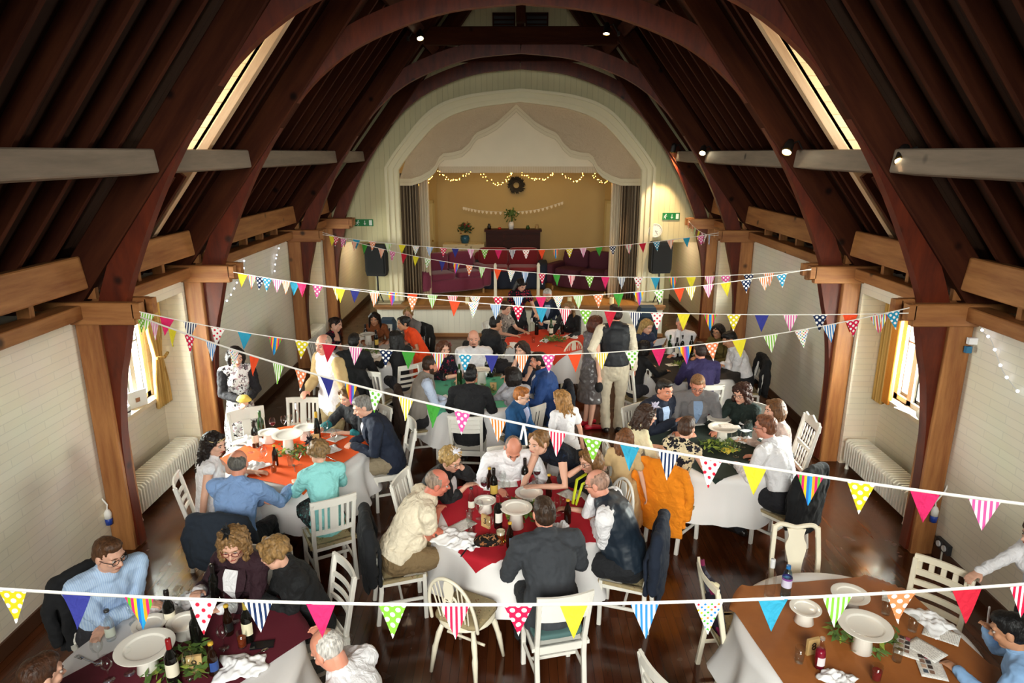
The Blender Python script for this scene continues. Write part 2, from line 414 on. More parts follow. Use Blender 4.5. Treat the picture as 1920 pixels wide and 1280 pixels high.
# windows: stone mullions, frames, panes, sills
M_STONE = mat('efe7d4', .7, var=.05, scale=20)
M_PANE = m_glass('eef4f4', .01, .2)
M_FRAME = mat('4a4640', .5)
k = 0
for (side, a), (w0, w1, z0, z1) in WIN.items():
    s = -1 if side == 'left' else 1; k += 1
    where = ('near the bride' if side == 'left' else 'beside the tall wooden post with fairy lights') if a < 10 else ('close to the stage above the seated woman resting her head' if side == 'left' else 'close to the stage beside the woman in glasses')
    W = thing('window_%d' % k, 'white mullioned casement window in the alcove ' + where, 'window', (s * (XW + .5), 0, 0), kind='structure')
    x0, x1 = -.06, .06
    b = MB()
    b.span((x0, w0, z0), (x1, w0 + .07, z1)); b.span((x0, w1 - .07, z0), (x1, w1, z1))
    b.span((x0, w0, z0), (x1, w1, z0 + .06)); b.span((x0, w0, z1 - .06), (x1, w1, z1))
    n = 4; st = (w1 - w0) / n
    for i in range(1, n): b.span((x0, w0 + i * st - .045, z0), (x1, w0 + i * st + .045, z1))
    fr = b.build('window_frame', M_STONE, W)
    for i in range(n):
        c = MB(); ya, yb = w0 + i * st + .05, w0 + (i + 1) * st - .05
        for q in ((ya, z0 + .06, ya + .03, z1 - .06), (yb - .03, z0 + .06, yb, z1 - .06), (ya, z0 + .06, yb, z0 + .1), (ya, z1 - .1, yb, z1 - .06), (ya, z0 + .72, yb, z0 + .74)):
            c.span((-.02, q[0], q[1]), (.02, q[2], q[3]))
        ca = c.build('casement', M_FRAME, W)
        MB().span((-.003, ya + .02, z0 + .08), (.003, yb - .02, z1 - .08)).build('pane', M_PANE, ca)
    MB().span((-s * .06, w0 - .04, z0 - .05), (-s * .19, w1 + .04, z0)).build('window_sill', mat('e3cfae', .5, var=.1), W)

# foliage outside: one hedge along each side
M_LEAFO = mat('6f9a3c', .8, var=.5, scale=9)
for s in (-1, 1):
    b = MB(); rr = random.Random(3 + s)
    for y in (5.5, 7.5, 9.5, 12, 14):
        for q in range(150):
            c = V((s * (7.5 + rr.uniform(-.5, .5)), y + rr.gauss(0, .7), -.1 + abs(rr.gauss(0, 1.1))))
            n = V((rr.gauss(0, 1), rr.gauss(0, 1), rr.gauss(0, 1))).normalized(); t = n.orthogonal().normalized() * .16; u = n.cross(t).normalized() * .09
            b.add([c - t, c + u, c + t, c - u], [(0, 1, 2, 3)])
    o = b.build('garden_hedge', M_LEAFO); o['kind'] = 'stuff'; tag(o, 'green garden hedge outside the ' + ('window beside the bride' if s < 0 else 'window with the teapot on its sill'), 'hedge')
struct(MB().span((-14, -6, -.5), (14, 24, -.1)).build('ground', mat('6b8a45', .9, var=.3)), 'green lawn outside the hall windows', 'ground')

# wall plates, purlins and roof
def zr(x): return 4.08 + 1.29 * (3.29 - abs(x))      # underside of the rafters
DORM = (6.55, 7.72, 2.35, 3.62)                      # dormer opening: y range, |x| range
for s, side in ((-1, 'left'), (1, 'right')):
    where = 'above the bride' if s < 0 else 'above the wall socket'
    timber((s * 4.13, -4, 2.49), (s * 4.13, 14.9, 2.49), .2, .13, (0, 0, 1), 'wall_plate', M_TIM, None, .008)
    struct(COL.objects[-1], 'long brown timber wall plate along the top of the brick wall ' + where, 'beam')
    # roof slope with the dormer hole
    b = MB(); t = .05
    def q(y0, y1, xa, xb, b=b):
        za, zb = zr(xa) + .2, zr(xb) + .2
        vs = [(s * x, y, z + d) for d in (0, t) for (x, z) in ((xa, za), (xb, zb)) for y in (y0, y1)]
        b.add(vs, [(0, 1, 3, 2), (4, 6, 7, 5), (0, 4, 5, 1), (2, 3, 7, 6), (0, 2, 6, 4), (1, 5, 7, 3)])
    y0, y1, xi, xo = DORM
    q(-4, y0, 0, 5); q(y1, 14.95, 0, 5); q(y0, y1, 0, xi); q(y0, y1, xo, 5)
    slope = struct(b.build('ceiling_' + side, M_ROOFB), 'dark boarded roof slope with close common rafters ' + where, 'ceiling')
    # common rafters
    for i in range(len(TY)):
        lo = (-1.5 if i == 0 else TY[i - 1] + .1); hi = TY[i] - .1
        n = max(2, round((hi - lo) / .42))
        if i == 2: ys = [7.96, 8.16]
        else: ys = [lo + (hi - lo) * (j + .5) / n for j in range(n)]
        for y in ys:
            timber((s * 4.75, y, zr(4.75) + .09), (s * .05, y, zr(.05) + .09), .055, .14, (0, 1, 0) if False else (s * .77, 0, .63), 'common_rafter', M_RAFT, slope, .004)
    # short rafters below and above the dormer
    for y in (6.65, 6.95, 7.25, 7.5):
        timber((s * 4.75, y, zr(4.75) + .09), (s * 3.66, y, zr(3.66) + .09), .055, .14, (s * .77, 0, .63), 'common_rafter', M_RAFT, slope, .004)
        timber((s * 2.3, y, zr(2.3) + .09), (s * .05, y, zr(.05) + .09), .055, .14, (s * .77, 0, .63), 'common_rafter', M_RAFT, slope, .004)
    timber((s * 4.75, y1, zr(4.75) + .08), (s * .05, y1, zr(.05) + .1), .1, .09, (s * .77, 0, .63), 'dormer_trimmer', m_wood('pale_trimmer', 'b08a66', 'd2b08c', (.35, 3.5, 3.5), .6), slope, .004)
    for nm, x, z, w, h, m_ in (('lower_purlin', 4.08, 2.84, .2, .3, M_TIM), ('upper_purlin', 3.3, 3.82, .24, .2, M_PURL), ('top_purlin', 1.72, 5.87, .2, .2, M_RAFT)):
        for y0_, y1_ in zip([-3] + [y + .11 for y in TY], [y - .11 for y in TY]):
            timber((s * x, y0_, z), (s * x, y1_, z), w, h, (s * .12, 0, .99) if nm != 'top_purlin' else (s * .77, 0, .63), nm, m_, slope, .012)
    # ashlar studs between the wall plate and the lower purlin
    for i in range(1, 5):
        n = 5 if i in (1, 3) else 3
        for j in range(n):
            y = TY[i - 1] + .3 + (TY[i] - TY[i - 1] - .6) * (j + .5) / n
            timber((s * 4.2, y, 2.54), (s * 4.2, y, 2.75), .06, .12, (1, 0, 0), 'ashlar_stud', M_TIM, slope, .004)
    # dormer
    D = thing('window_%d' % (5 if s < 0 else 6), 'small roof dormer with boarded cheeks and white casement ' + where, 'window', kind='structure')
    b = MB(); xo2 = 4.0; zt = 5.3
    M_CHEEK = m_boards('cheek_boards', 'e2c496', .05, 2, .13, .35, .6, .2) if s < 0 else M_CHEEK
    for yy in (DORM[0] - .03, DORM[1]):
        zi = zr(DORM[2]) + .2
        b.add([(s * x, y, z) for y in (yy, yy + .03) for x, z in ((xo2, zr(xo2) + .1), (DORM[2], zi), (DORM[2], zt + .35), (xo2, zt))],
              [(0, 1, 2, 3), (7, 6, 5, 4), (0, 4, 5, 1), (1, 5, 6, 2), (2, 6, 7, 3), (3, 7, 4, 0)])
    b.build('dormer_cheek', M_CHEEK, D)
    MB().add([(s * x, y, z) for z2 in (0, .05) for x, y, z in ((xo2, DORM[0], zt + z2), (xo2, DORM[1], zt + z2), (DORM[2] - .3, DORM[1], zt + .45 + z2), (DORM[2] - .3, DORM[0], zt + .45 + z2))],
             [(0, 1, 2, 3), (7, 6, 5, 4), (0, 4, 5, 1), (1, 5, 6, 2), (2, 6, 7, 3), (3, 7, 4, 0)]).build('dormer_roof', M_CHEEK, D)
    MB().span((s * (xo2 - .03), DORM[0], 3.3), (s * xo2, DORM[1], 4.02)).build('apron_board', M_CHEEK, D)
    b = MB(); ya, yb, za, zb = DORM[0], DORM[1], 4.02, zt
    for p in ((ya, za, ya + .06, zb), (yb - .06, za, yb, zb), (ya, za, yb, za + .06), (ya, zb - .06, yb, zb), ((ya + yb) / 2 - .03, za, (ya + yb) / 2 + .03, zb)):
        b.span((s * (xo2 - .03), p[0], p[1]), (s * (xo2 + .03), p[2], p[3]))
    fr = b.build('window_frame', M_WHITE, D)
    MB().span((s * (xo2 - .002), ya, za), (s * (xo2 + .002), yb, zb)).build('pane', M_PANE, fr)

# trusses
ARCH = spline([(3.74, 2.3), (3.67, 2.58), (3.37, 3.25), (3.0, 3.9), (2.52, 4.54), (2.0, 4.97), (1.45, 5.23), (.8, 5.42), (0, 5.5)], 5)
def offset(pts, d):
    out = []
    for i, p in enumerate(pts):
        a, b = pts[max(i - 1, 0)], pts[min(i + 1, len(pts) - 1)]
        t = V((b[0] - a[0], b[1] - a[1])).normalized()
        out.append((p[0] + t.y * d, p[1] - t.x * d))
    return out
LOWB_in = spline([(3.9, .02), (3.93, .7), (3.91, 1.25), (3.84, 1.75), (3.76, 2.05), (3.68, 2.36)], 5)
LOWB_out = spline([(3.95, .02), (3.97, .7), (3.985, 1.25), (3.99, 1.75), (3.98, 2.05), (3.97, 2.36)], 5)
TN = ['over the gallery edge', 'closest to the gallery', 'second from the gallery', 'third from the gallery', 'against the boarded stage wall']
for Y, tn in zip(TY, TN):
    T = thing('roof_truss', 'brown arch-braced hammer beam timber truss ' + tn, 'roof truss', (0, Y, 0), kind='structure')
    for s in (-1, 1):
        timber((s * 4.045, 0, 0), (s * 4.045, 0, 2.37), .22, .22, (1, 0, 0), 'wall_post', M_TIM, T, .012)
        b = MB(); b.band([(s * x, z) for x, z in LOWB_in], [(s * x, z) for x, z in LOWB_out], .12, M=Matrix.Translation((0, -.06, 0)))
        b.build('curved_brace', M_BRACE, T)
        for e in (-1, 1):
            b = MB()
            b.beam((s * 4.6, e * .115, 2.475), (s * 3.56, e * .115, 2.475), .09, .21, (0, 0, 1), .01)
            b.beam((s * 3.57, e * .115, 2.5), (s * 3.5, e * .115, 2.5), .09, .15, (0, 0, 1), .01)
            b.build('hammer_beam', M_TIM, T)
        # upper arched brace, principal rafter, collar
        ou = offset(ARCH, .24)
        ou = [(x, min(z, 3.2 + 1.29 * (3.6 - x) + .1)) for x, z in ou]
        b = MB(); b.band([(s * x, z) for x, z in ARCH], [(s * x, z) for x, z in ou], .11, M=Matrix.Translation((0, -.055, 0)))
        b.build('arched_brace', M_BRACE, T)
        zc = lambda x: 3.16 + 1.29 * (3.6 - x) + .235
        timber((s * 4.55, 0, zc(4.55)), (s * .02, 0, zc(.02)), .2, .29, (s * .77, 0, .64), 'principal_rafter', M_RAFT, T, .012)
        timber((s * 4.02, 0, 2.59), (s * 4.02, 0, 2.86), .12, .06, (0, 1, 0), 'pad_stud', M_TIM, T, .005)
    timber((-1.6, 0, 5.77), (1.6, 0, 5.77), .16, .28, (0, 0, 1), 'collar_beam', M_RAFT, T, .012)
    timber((0, 0, 5.98), (0, 0, 7.4), .16, .2, (0, 1, 0), 'king_post', M_RAFT, T, .012)

# ------------------------------------------------------------------ stage wall with the arched opening
ARC_O = spline([(2.87, 3.6), (2.52, 4.07), (1.87, 4.75), (1.12, 5.04), (0, 5.17)], 8)
ARC_I = spline([(2.6, 3.55), (2.3, 3.93), (1.72, 4.5), (1.02, 4.78), (0, 4.92)], 8)
ARC_M = [((a[0] + b[0]) / 2, (a[1] + b[1]) / 2) for a, b in zip(ARC_I, ARC_O)]
def gz(x): return zr(x) + .2
b = MB()
for s in (-1, 1):
    inn = [(2.8, .68)] + ARC_M
    out = []
    for x, z in inn:
        if z < 1: out.append((3.3, .68))
        else:
            # walk outwards to the roof line
            d = V((x, z - 2.6)).normalized() if x > .01 else V((0, 1))
            t = 0
            while z + d.y * t < gz(min(x + d.x * t, 5)) and x + d.x * t < 4.75 and t < 6: t += .02
            out.append((x + d.x * t, z + d.y * t))
    out[1] = (3.9, 3.577)
    b.band([(s * x, z) for x, z in inn[1:]], [(s * x, z) for x, z in out[1:]], .1, M=Matrix.Translation((0, EY, 0)))
    b.span((s * 2.7, EY, .0), (s * 3.2, EY + .1, 2.02))
    b.prism([(s * 2.7, 2.02), (s * 4.75, 2.02), (s * 4.75, 2.6), (s * 3.9, 3.58), (s * 2.72, 3.58)], .1, M=Matrix.Translation((0, EY, 0)))
    # passage beside the stage
    b.span((s * 3.15, EY + .1, 0), (s * 3.2, 18.6, 2.02)); b.span((s * 3.15, 18.6, 0), (s * 4.7, 18.7, 2.6)); b.span((s * 3.15, EY + .1, 2.02), (s * 4.75, 18.7, 2.1))
struct(b.build('wall_stage', M_MATCH), 'pale boarded gable wall around the arched stage opening', 'wall')
# moulded arch surround
for i, (p, q, d, o) in enumerate(((ARC_O, None, .09, 0),)):
    b = MB()
    for s in (-1, 1):
        L_o = [(2.87, .7)] + ARC_O; L_i = [(2.6, .7)] + ARC_I
        steps = [(0, .22, .1), (.22, .34, .05), (.34, .66, .075), (.66, .76, .04), (.76, 1, .06)]
        for a, c, dep in steps:
            A = [(s * (u[0] + (v[0] - u[0]) * a), u[1] + (v[1] - u[1]) * a) for u, v in zip(L_o, L_i)]
            B = [(s * (u[0] + (v[0] - u[0]) * c), u[1] + (v[1] - u[1]) * c) for u, v in zip(L_o, L_i)]
            b.band(A, B, dep + .04, M=Matrix.Translation((0, EY - dep, 0)))
        A = [(s * x, z) for x, z in L_i]
        b.band(A, [(x * .995, z - .003) for x, z in A], .16, M=Matrix.Translation((0, EY - .04, 0)))
    struct(b.build('trim_1', M_CREAM), 'cream moulded surround of the arched stage opening', 'trim')
# gable louvres
for s in (-1, 1):
    G = thing('gable_vent', 'dark louvred gable vent ' + ('on the fire exit door side' if s < 0 else 'on the wall clock side') + ' of the king post', 'vent', (s * .33, EY - .03, 6.33), kind='structure')
    b = MB()
    for p in ((-.23, -.27, -.2, .27), (.2, -.27, .23, .27), (-.23, -.27, .23, -.24), (-.23, .24, .23, .27)): b.span((p[0], -.03, p[1]), (p[2], .02, p[3]))
    b.build('vent_frame', M_RAFT, G)
    MB().span((-.21, .01, -.25), (.21, .02, .25)).build('backing', M_BLACK, G)
    b = MB()
    for j in range(6): b.box((0, 0, 0), (.42, .05, .012), M=Matrix.Translation((0, -.01, -.2 + j * .085)) @ Matrix.Rotation(.5, 4, 'X'))
    b.build('louvre', M_RAFT, G)

# stage
M_STBRD = m_boards('stage_boards', 'b98548', .03, 0, .14, .45, .4, .15)
ST = .7
struct(MB().span((-2.8, 14.55, ST - .06), (2.8, 18.2, ST)).build('floor_stage', M_STBRD), 'worn brown board floor of the raised stage', 'floor')
b = MB(); b.span((-3.12, 14.56, .07), (3.12, 14.9, ST - .09)); struct(b.build('wall_stage_front', M_MATCHW), 'cream boarded front of the stage', 'wall')
b = MB(); b.span((-3.14, 14.5, ST - .09), (3.14, 14.9, ST - .005)); b.span((-3.14, 14.5, 0), (3.14, 14.6, .07))
b.span((-3.16, 14.46, ST - .035), (3.16, 14.56, ST + .005))
struct(b.build('trim_2', mat('9b6a3c', .5, var=.2)), 'brown wooden nosing along the stage edge', 'trim')
for s in (-1, 1):
    struct(MB().span((s * 2.6, 14.62, ST), (s * 3.12, 14.95, ST + .02)).build('trim_%d' % (3 if s < 0 else 4), mat('b7ab8d', .6)), 'narrow ledge of the stage front under the loudspeaker ' + ('near the sofa with cushions' if s < 0 else 'near the clock'), 'trim')
M_STW = mat('bfa268', .75, var=.05, scale=2)
struct(MB().span((-2.3, 18.1, ST), (2.3, 18.2, 5.4)).build('wall_stage_back', M_STW), 'ochre plaster back wall of the stage', 'wall')
for s in (-1, 1):
    b = MB()
    def slab(pa, pb, z0, z1, t=.06):
        a, c = V((*pa, 0)), V((*pb, 0)); n = (c - a).normalized().cross(V((0, 0, 1))) * t
        b.add([(p.x, p.y, z) for z in (z0, z1) for p in (a, c, c + n, a + n)], [(3, 2, 1, 0), (4, 5, 6, 7), (0, 1, 5, 4), (1, 2, 6, 5), (2, 3, 7, 6), (3, 0, 4, 7)])
    pts = [(s * 2.75, 15.2), (s * 2.75, 16.9), (s * 2.2, 18.12)]
    slab(pts[0], pts[1], ST, 5.4); slab(pts[1], pts[2], ST, 5.4)
    struct(b.build('wall_stage_' + ('left' if s < 0 else 'right'), M_STW), 'ochre splayed side wall of the stage ' + ('near the lace-covered dresser' if s < 0 else 'behind the empty maroon sofa'), 'wall')
    # door in the splay
    D = thing('door_%d' % (1 if s < 0 else 2), 'pale panelled door ' + ('standing shut beside the dresser' if s < 0 else 'behind the maroon sofa') + ' on the stage', 'door', (s * 2.455, 17.45, ST), rotz=(math.atan2(1.22, .55) if s < 0 else math.atan2(-1.22, .55)), kind='structure')
    b = MB(); b.span((-.42, -.05, 0), (.42, -.01, 1.95)); b.build('door_leaf', mat('d9c892', .5), D)
    b = MB()
    for x0, x1, z0, z1 in ((-.5, -.42, 0, 2.03), (.42, .5, 0, 2.03), (-.5, .5, 1.95, 2.03)): b.span((x0, -.06, z0), (x1, 0, z1))
    b.build('door_frame', mat('c9b57c', .5), D)
    MB().ball((.35, -.075, 1.0), .025).build('door_knob', mat('b08d45', .3, 1), D)
struct(MB().span((-2.9, 15.2, 5.4), (2.9, 18.2, 5.5)).build('ceiling_stage', mat('cbb070', .8)), 'ochre plaster ceiling above the stage', 'ceiling')
# back wall of the hall behind the gallery, with an added window for the fill light
b = MB(); b.span((-4.8, -4, 0), (4.8, -3.9, 3.0)); b.span((-4.8, -4, 3.0), (-2.2, -3.9, 8.3)); b.span((2.2, -4, 3.0), (4.8, -3.9, 8.3)); b.span((-2.2, -4, 6.4), (2.2, -3.9, 8.3))
struct(b.build('wall_back', M_BRICK), 'white brick end wall behind the gallery', 'wall')
W = thing('window_7', 'added mullioned window framing the fill light in the end wall behind the gallery', 'window', (0, -3.95, 0), kind='structure')
b = MB()
for x in (-2.2, -.73, .73, 2.2): b.span((x - .04, -.04, 3.0), (x + .04, .04, 6.4))
for z in (3.0, 4.7, 6.4): b.span((-2.2, -.04, z - .04), (2.2, .04, z + .04))
fr = b.build('window_frame', M_STONE, W); MB().span((-2.2, -.004, 3.0), (2.2, .004, 6.4)).build('pane', M_PANE, fr)
# skirting
for s, side in ((-1, 'left'), (1, 'right')):
    b = MB()
    for a, c in ((-4, 6.1), (8.5, 12.15), (14.65, 18.6)): b.span((s * (XW - .02), a, 0), (s * XW, c, .13))
    struct(b.build('baseboard_' + side, mat('4c2c18', .5)), 'dark brown skirting board along the brick wall ' + ('behind the woman in the lace jacket' if s < 0 else 'with the double socket'), 'skirting')
# ================================================================== STAGE FURNISHINGS AND THINGS ON THE WALLS
def pw(pts, **k): return [P(x, y, **k) for x, y in pts]
def mirror_px(pts): return pts + [(2 * 968 - x, y) for x, y in pts[-2::-1]]
M_LINEN = mat('c4ad8e', .9, var=.06, scale=5, bump=.1, bscale=200)
M_BRAID = mat('d8c8a6', .8, bump=.3, bscale=120)
M_CURT = mat('8d7a62', .9, var=.1, scale=6)
# shaped pelmet
og = mirror_px([(747, 337), (772, 337), (790, 331), (806, 322), (816, 312), (824, 296), (832, 289), (848, 288), (866, 283), (880, 270), (889, 256), (895, 250), (912, 243), (932, 231), (952, 213), (968, 198)])
og = [P(x, y + 11, Y=15.04) for x, y in og]
def arch_z(x):
    x = abs(x)
    L = [(2.62, 3.0)] + ARC_I
    for a, c in zip(L, L[1:]):
        if c[0] <= x <= a[0]: return a[1] + (c[1] - a[1]) * (a[0] - x) / max(a[0] - c[0], 1e-6)
    return 3.55
T = thing('stage_pelmet', 'beige shaped fabric pelmet with pale braid filling the stage arch', 'pelmet')
lowp = [(p.x, p.z) for p in og]; lowp = [(-2.72, lowp[0][1])] + lowp + [(2.72, lowp[-1][1])]; top = [(x, max(arch_z(x) + .16, z + .02)) for x, z in lowp]
MB().band(lowp, top, .03, M=Matrix.Translation((0, 15.085, 0))).build('fabric', M_LINEN, T)
b = MB()
for d in (0.0, .075):
    a = [(x, z + d * 1.0) for x, z in lowp]; c = [(x, z + d + .07) for x, z in lowp]
    b.band(a, c, .03 - d * .1, M=Matrix.Translation((0, 15.06, 0)))
b.build('braid', M_BRAID, T)
T = thing('stage_border', 'white fringed flat curtain border hanging behind the pelmet', 'curtain')
x0, x1 = P(822, 318, Y=15.12).x, P(1122, 318, Y=15.12).x; zf, zb_ = P(968, 312, Y=15.12).z, P(968, 324, Y=15.12).z
b = MB(); b.span((x0 - .3, 15.13, zf), (x1 + .3, 15.16, 4.86)); b.build('panel', mat('e2d2b4', .9, var=.05, scale=3), T)
b = MB(); n = 150
for i in range(n):
    x = x0 + (x1 - x0) * (i + .5) / n; b.box((x, 15.135, (zf + zb_) / 2), (.012, .012, zf - zb_))
b.build('fringe', mat('e8dcc2', .9), T)
for s in (-1, 1):
    T = thing('stage_curtain', 'gathered brown striped stage curtain ' + ('beside the armless end of the maroon sofa with cushions' if s < 0 else 'behind the loudspeaker under the clock'), 'curtain')
    def fn(u, v):
        x = s * (2.62 - u * .42); z = .72 + v * 2.75
        return (x, 15.2 + .045 * math.sin(u * 44) + .015 * math.sin(v * 3 + u * 9), z)
    MB().grid(60, 6, fn).build('drape', m_stripes('curtain_stripe', ['6b5a45', '8a7760', '5c4c3a', 'a28f76'], .035), T, smooth=True, sol=.01)
    def fn2(u, v): return (s * (2.2 - u * .2), 15.26 + .02 * math.sin(u * 20), .72 + v * 2.75)
    MB().grid(20, 4, fn2).build('lining', mat('cdbd9f', .9), T, smooth=True, sol=.008)

# warm fairy light garland under the border
M_BULBW = mat('ffb648', .4, emit=22, name='warm_bulb')
M_WIRE = mat('2c3a22', .6)
G = thing('fairy_light_garland', 'warm white fairy light garland swagged under the stage border', 'fairy lights')
sw = [[(780, 345), (795, 346), (811, 332)], [(823, 322), (840, 336), (858, 338), (881, 322)], [(903, 326), (930, 345), (948, 338), (959, 323)], [(978, 325), (1000, 336), (1020, 335), (1037, 325)], [(1054, 327), (1080, 341), (1094, 325)], [(1113, 328), (1128, 341), (1152, 336)]]
wire = MB(); bi = 0
for q in sw:
    pts = [P(x, y, Y=15.3) for x, y in spline(q, 4)]
    wire.tube(pts, .004, 4, caps=False)
    for p in pts + [(a + c) / 2 for a, c in zip(pts, pts[1:])]:
        b = MB(); j = V((R.uniform(-.03, .03), R.uniform(-.03, .03), R.uniform(-.03, .03))); b.ball(p + j, .0095, 6, 4); b.build('bulb', M_BULBW, G, smooth=True)
wire.build('wire', M_WIRE, G)

# wreath, string of small white paper tags
T = thing('wreath', 'dark twiggy wreath hanging on the ochre stage wall', 'wreath', P(968, 347, Y=18.04))
b = MB(); rr = random.Random(5)
for i in range(150):
    a = rr.uniform(0, 2 * PI); p = V((math.cos(a) * .11, 0, math.sin(a) * .11)); d = V((math.cos(a + .8), rr.uniform(-.5, .1), math.sin(a + .8))) * rr.uniform(.08, .17)
    n = V((d.z, 0, -d.x)).normalized() * .02
    b.add([p - n * .3, p + d * .5 + n, p + d, p + d * .5 - n], [(0, 1, 2, 3)])
b.build('leaf_ring', mat('2a2418', .8), T, sol=.004)
b = MB(); b.tube([(math.cos(i * PI / 8) * .1, .01, math.sin(i * PI / 8) * .1) for i in range(17)], .025, 6); b.build('twig_ring', mat('33261a', .9), T)
T = thing('paper_bunting', 'string of small white paper hearts across the stage back wall', 'bunting')
pts = [P(x, y, Y=18.03) for x, y in spline([(868, 388), (905, 395), (960, 397), (1010, 392), (1056, 378)], 7)]
MB().tube(pts, .003, 4, caps=False).build('string', M_WHITE, T)
L = len(pts)
for i in range(26):
    t = (i + .5) / 26 * (L - 1); k = int(t); p = pts[k].lerp(pts[min(k + 1, L - 1)], t - k)
    b = MB(); b.prism([(-.03, 0), (.03, 0), (.03, -.045), (0, -.08), (-.03, -.045)], .004, M=Matrix.Translation(p)); b.build('paper_heart', mat('efe2c4', .8), T)

# piano with its ornaments
M_MAHOG = m_wood('dark_mahogany', '2a0f08', '4a1c10', (1, 1, 4), .55, False, .2)
pc = P(962, 480, Y=17.75); px = pc.x
T = thing('upright_piano', 'dark mahogany upright piano against the stage back wall', 'piano', (px, 17.75, ST))
MB().span((-.7, -.05, 0), (.7, .28, 1.24)).build('case', M_MAHOG, T)
MB().span((-.74, -.09, 1.24), (.74, .3, 1.29)).build('lid', M_MAHOG, T)
for x in (-.46, 0, .46):
    MB().span((x - .2, -.075, .82), (x + .2, -.05, 1.16)).build('front_panel', m_wood('red_mahogany', '2e120a', '401a0e', (1, 1, 4), .55, False, .2), T)
MB().span((-.7, -.32, .62), (.7, -.05, .72)).build('keyboard', M_MAHOG, T)
for x in (-.66, .66): MB().beam((x, -.28, 0), (x, -.28, .62), .06, .06, (0, 1, 0)).build('leg', M_MAHOG, T)
def leaves(b, c, n, spread, size, rr, up=.5, mi=0):
    for i in range(n):
        d = V((rr.gauss(0, 1), rr.gauss(0, 1), rr.gauss(up, .7))).normalized(); p = V(c) + d * spread * rr.uniform(.3, 1)
        t = V((rr.gauss(0, 1), rr.gauss(0, 1), rr.gauss(0, 1))).normalized() * size; n_ = d.cross(t).normalized() * size * .4
        b.add([p - t, p + n_, p + t, p - n_], [(0, 1, 2, 3)], mi)
M_LEAF = mat('4f6b2c', .7, var=.4, scale=20); M_LEAFD = mat('2f4a24', .7, var=.4, scale=20); M_LEAFY = mat('8a9a3a', .7, var=.4, scale=20)
T = thing('flower_vase', 'white vase of green foliage standing on the mahogany piano', 'vase', (px - .05, 17.85, ST + 1.29))
MB().lathe([(0, 0), (.06, 0), (.075, .1), (.06, .19), (.05, .19), (.05, .15), (0, .15)], 14).build('vase_body', M_WHITE, T, smooth=True)
b = MB(); leaves(b, (0, 0, .36), 90, .2, .05, random.Random(2)); b.tube([(0, 0, .15), (.02, 0, .4)], .012, 5); b.build('foliage', M_LEAF, T, sol=.003)
for i, (dx, h, c, nm) in enumerate(((.38, .1, '2e4a1e', 'green glass tealight holder on the mahogany piano'), (.62, .13, 'a88a5a', 'small tan ornament at the wall clock end of the piano top'), (-.62, .14, '1d1712', 'small dark figurine on the dresser end of the piano top'), (-.35, .05, 'b32a16', 'tiny red glowing lantern on the piano top'))):
    T = thing('ornament', nm, 'ornament', (px + dx, 17.82, ST + 1.29))
    MB().lathe([(0, 0), (.045, 0), (.05, h * .5), (.03, h * .8), (.035, h), (0, h)], 10).build('ornament_body', mat(c, .4), T, smooth=True)
# dresser under a patterned cloth, pot of flowers
dx = P(871, 480, Y=17.75).x
T = thing('side_table', 'low side table under a cream patterned cloth beside the piano', 'table', (dx, 17.75, ST))
MB().span((-.5, -.25, .86), (.5, .25, .92)).build('table_top', M_MAHOG, T)
for x in (-.45, .45):
    for y in (-.2, .2): MB().beam((x, y, 0), (x, y, .86), .05, .05, (0, 1, 0)).build('leg', M_MAHOG, T)
T2 = MB().span((-.53, -.28, .3), (.53, .27, .94)).build('patterned_cloth', m_spots('cream_sprig', 'e0cfa4', ['b3a27c', 'a8946c'], 7, .2), loc=(dx, 17.75, ST)); tag(T2, 'cream patterned cloth draped over the side table on the stage', 'cloth')
T = thing('flower_pot', 'blue pot of dark red and green flowers on the patterned cloth', 'flowers', (dx + .02, 17.75, ST + .94))
MB().lathe([(0, 0), (.09, 0), (.12, .12), (.1, .2), (0, .2)], 14).build('pot', mat('2a5a6e', .3), T, smooth=True)
b = MB(); leaves(b, (0, 0, .32), 110, .22, .06, random.Random(8), 1); b.build('foliage', M_LEAFD, T, sol=.003)
b = MB(); leaves(b, (0, 0, .36), 30, .22, .05, random.Random(9), .7); b.build('blossom', mat('8c1c1c', .7), T, sol=.003)

# sofas
def cushion(b, c, d, r=.06, mi=0):
    """soft box: superellipsoid"""
    n1, n2 = 20, 12
    def fn(u, v):
        a, e = u * 2 * PI, (v - .5) * PI
        f = lambda w, m: math.copysign(abs(w) ** m, w)
        return (c[0] + d[0] / 2 * f(math.cos(e), .35) * f(math.cos(a), .35), c[1] + d[1] / 2 * f(math.cos(e), .35) * f(math.sin(a), .35), c[2] + d[2] / 2 * f(math.sin(e), .35))
    b.grid(n1, n2, fn, mi, True); return b
def sofa(label, loc, rot, m_, w=1.6, mc=None, thr=None):
    T = thing('sofa', label, 'sofa', loc, rot)
    mc = mc or m_
    cushion(MB(), (0, 0, .24), (w, .85, .34)).build('base', m_, T, smooth=True)
    cushion(MB(), (0, -.36, .5), (w, .24, .72)).build('backrest', m_, T, smooth=True)
    for s in (-1, 1):
        cushion(MB(), (s * (w / 2 - .02), .02, .38), (.24, .86, .5)).build('armrest', thr or m_, T, smooth=True)
        cushion(MB(), (s * w * .215, .07, .45), (w * .42, .66, .17)).build('seat_cushion', mc, T, smooth=True)
        cushion(MB(), (s * w * .215, -.2, .72), (w * .42, .2, .44)).build('back_cushion', mc, T, smooth=True)
        for y in (-.35, .36): MB().rod((s * (w / 2 - .1), y, 0), (s * (w / 2 - .1), y, .1), .025).build('foot', mat('b58a50', .5), T)
    return T
M_PLUM = mat('5e1428', .85, var=.12, scale=30, bump=.15, bscale=250, sheen=.3); M_RED = mat('7e0f18', .85, var=.1, scale=20, sheen=.3); M_NAVYT = mat('1c2434', .9, var=.1)
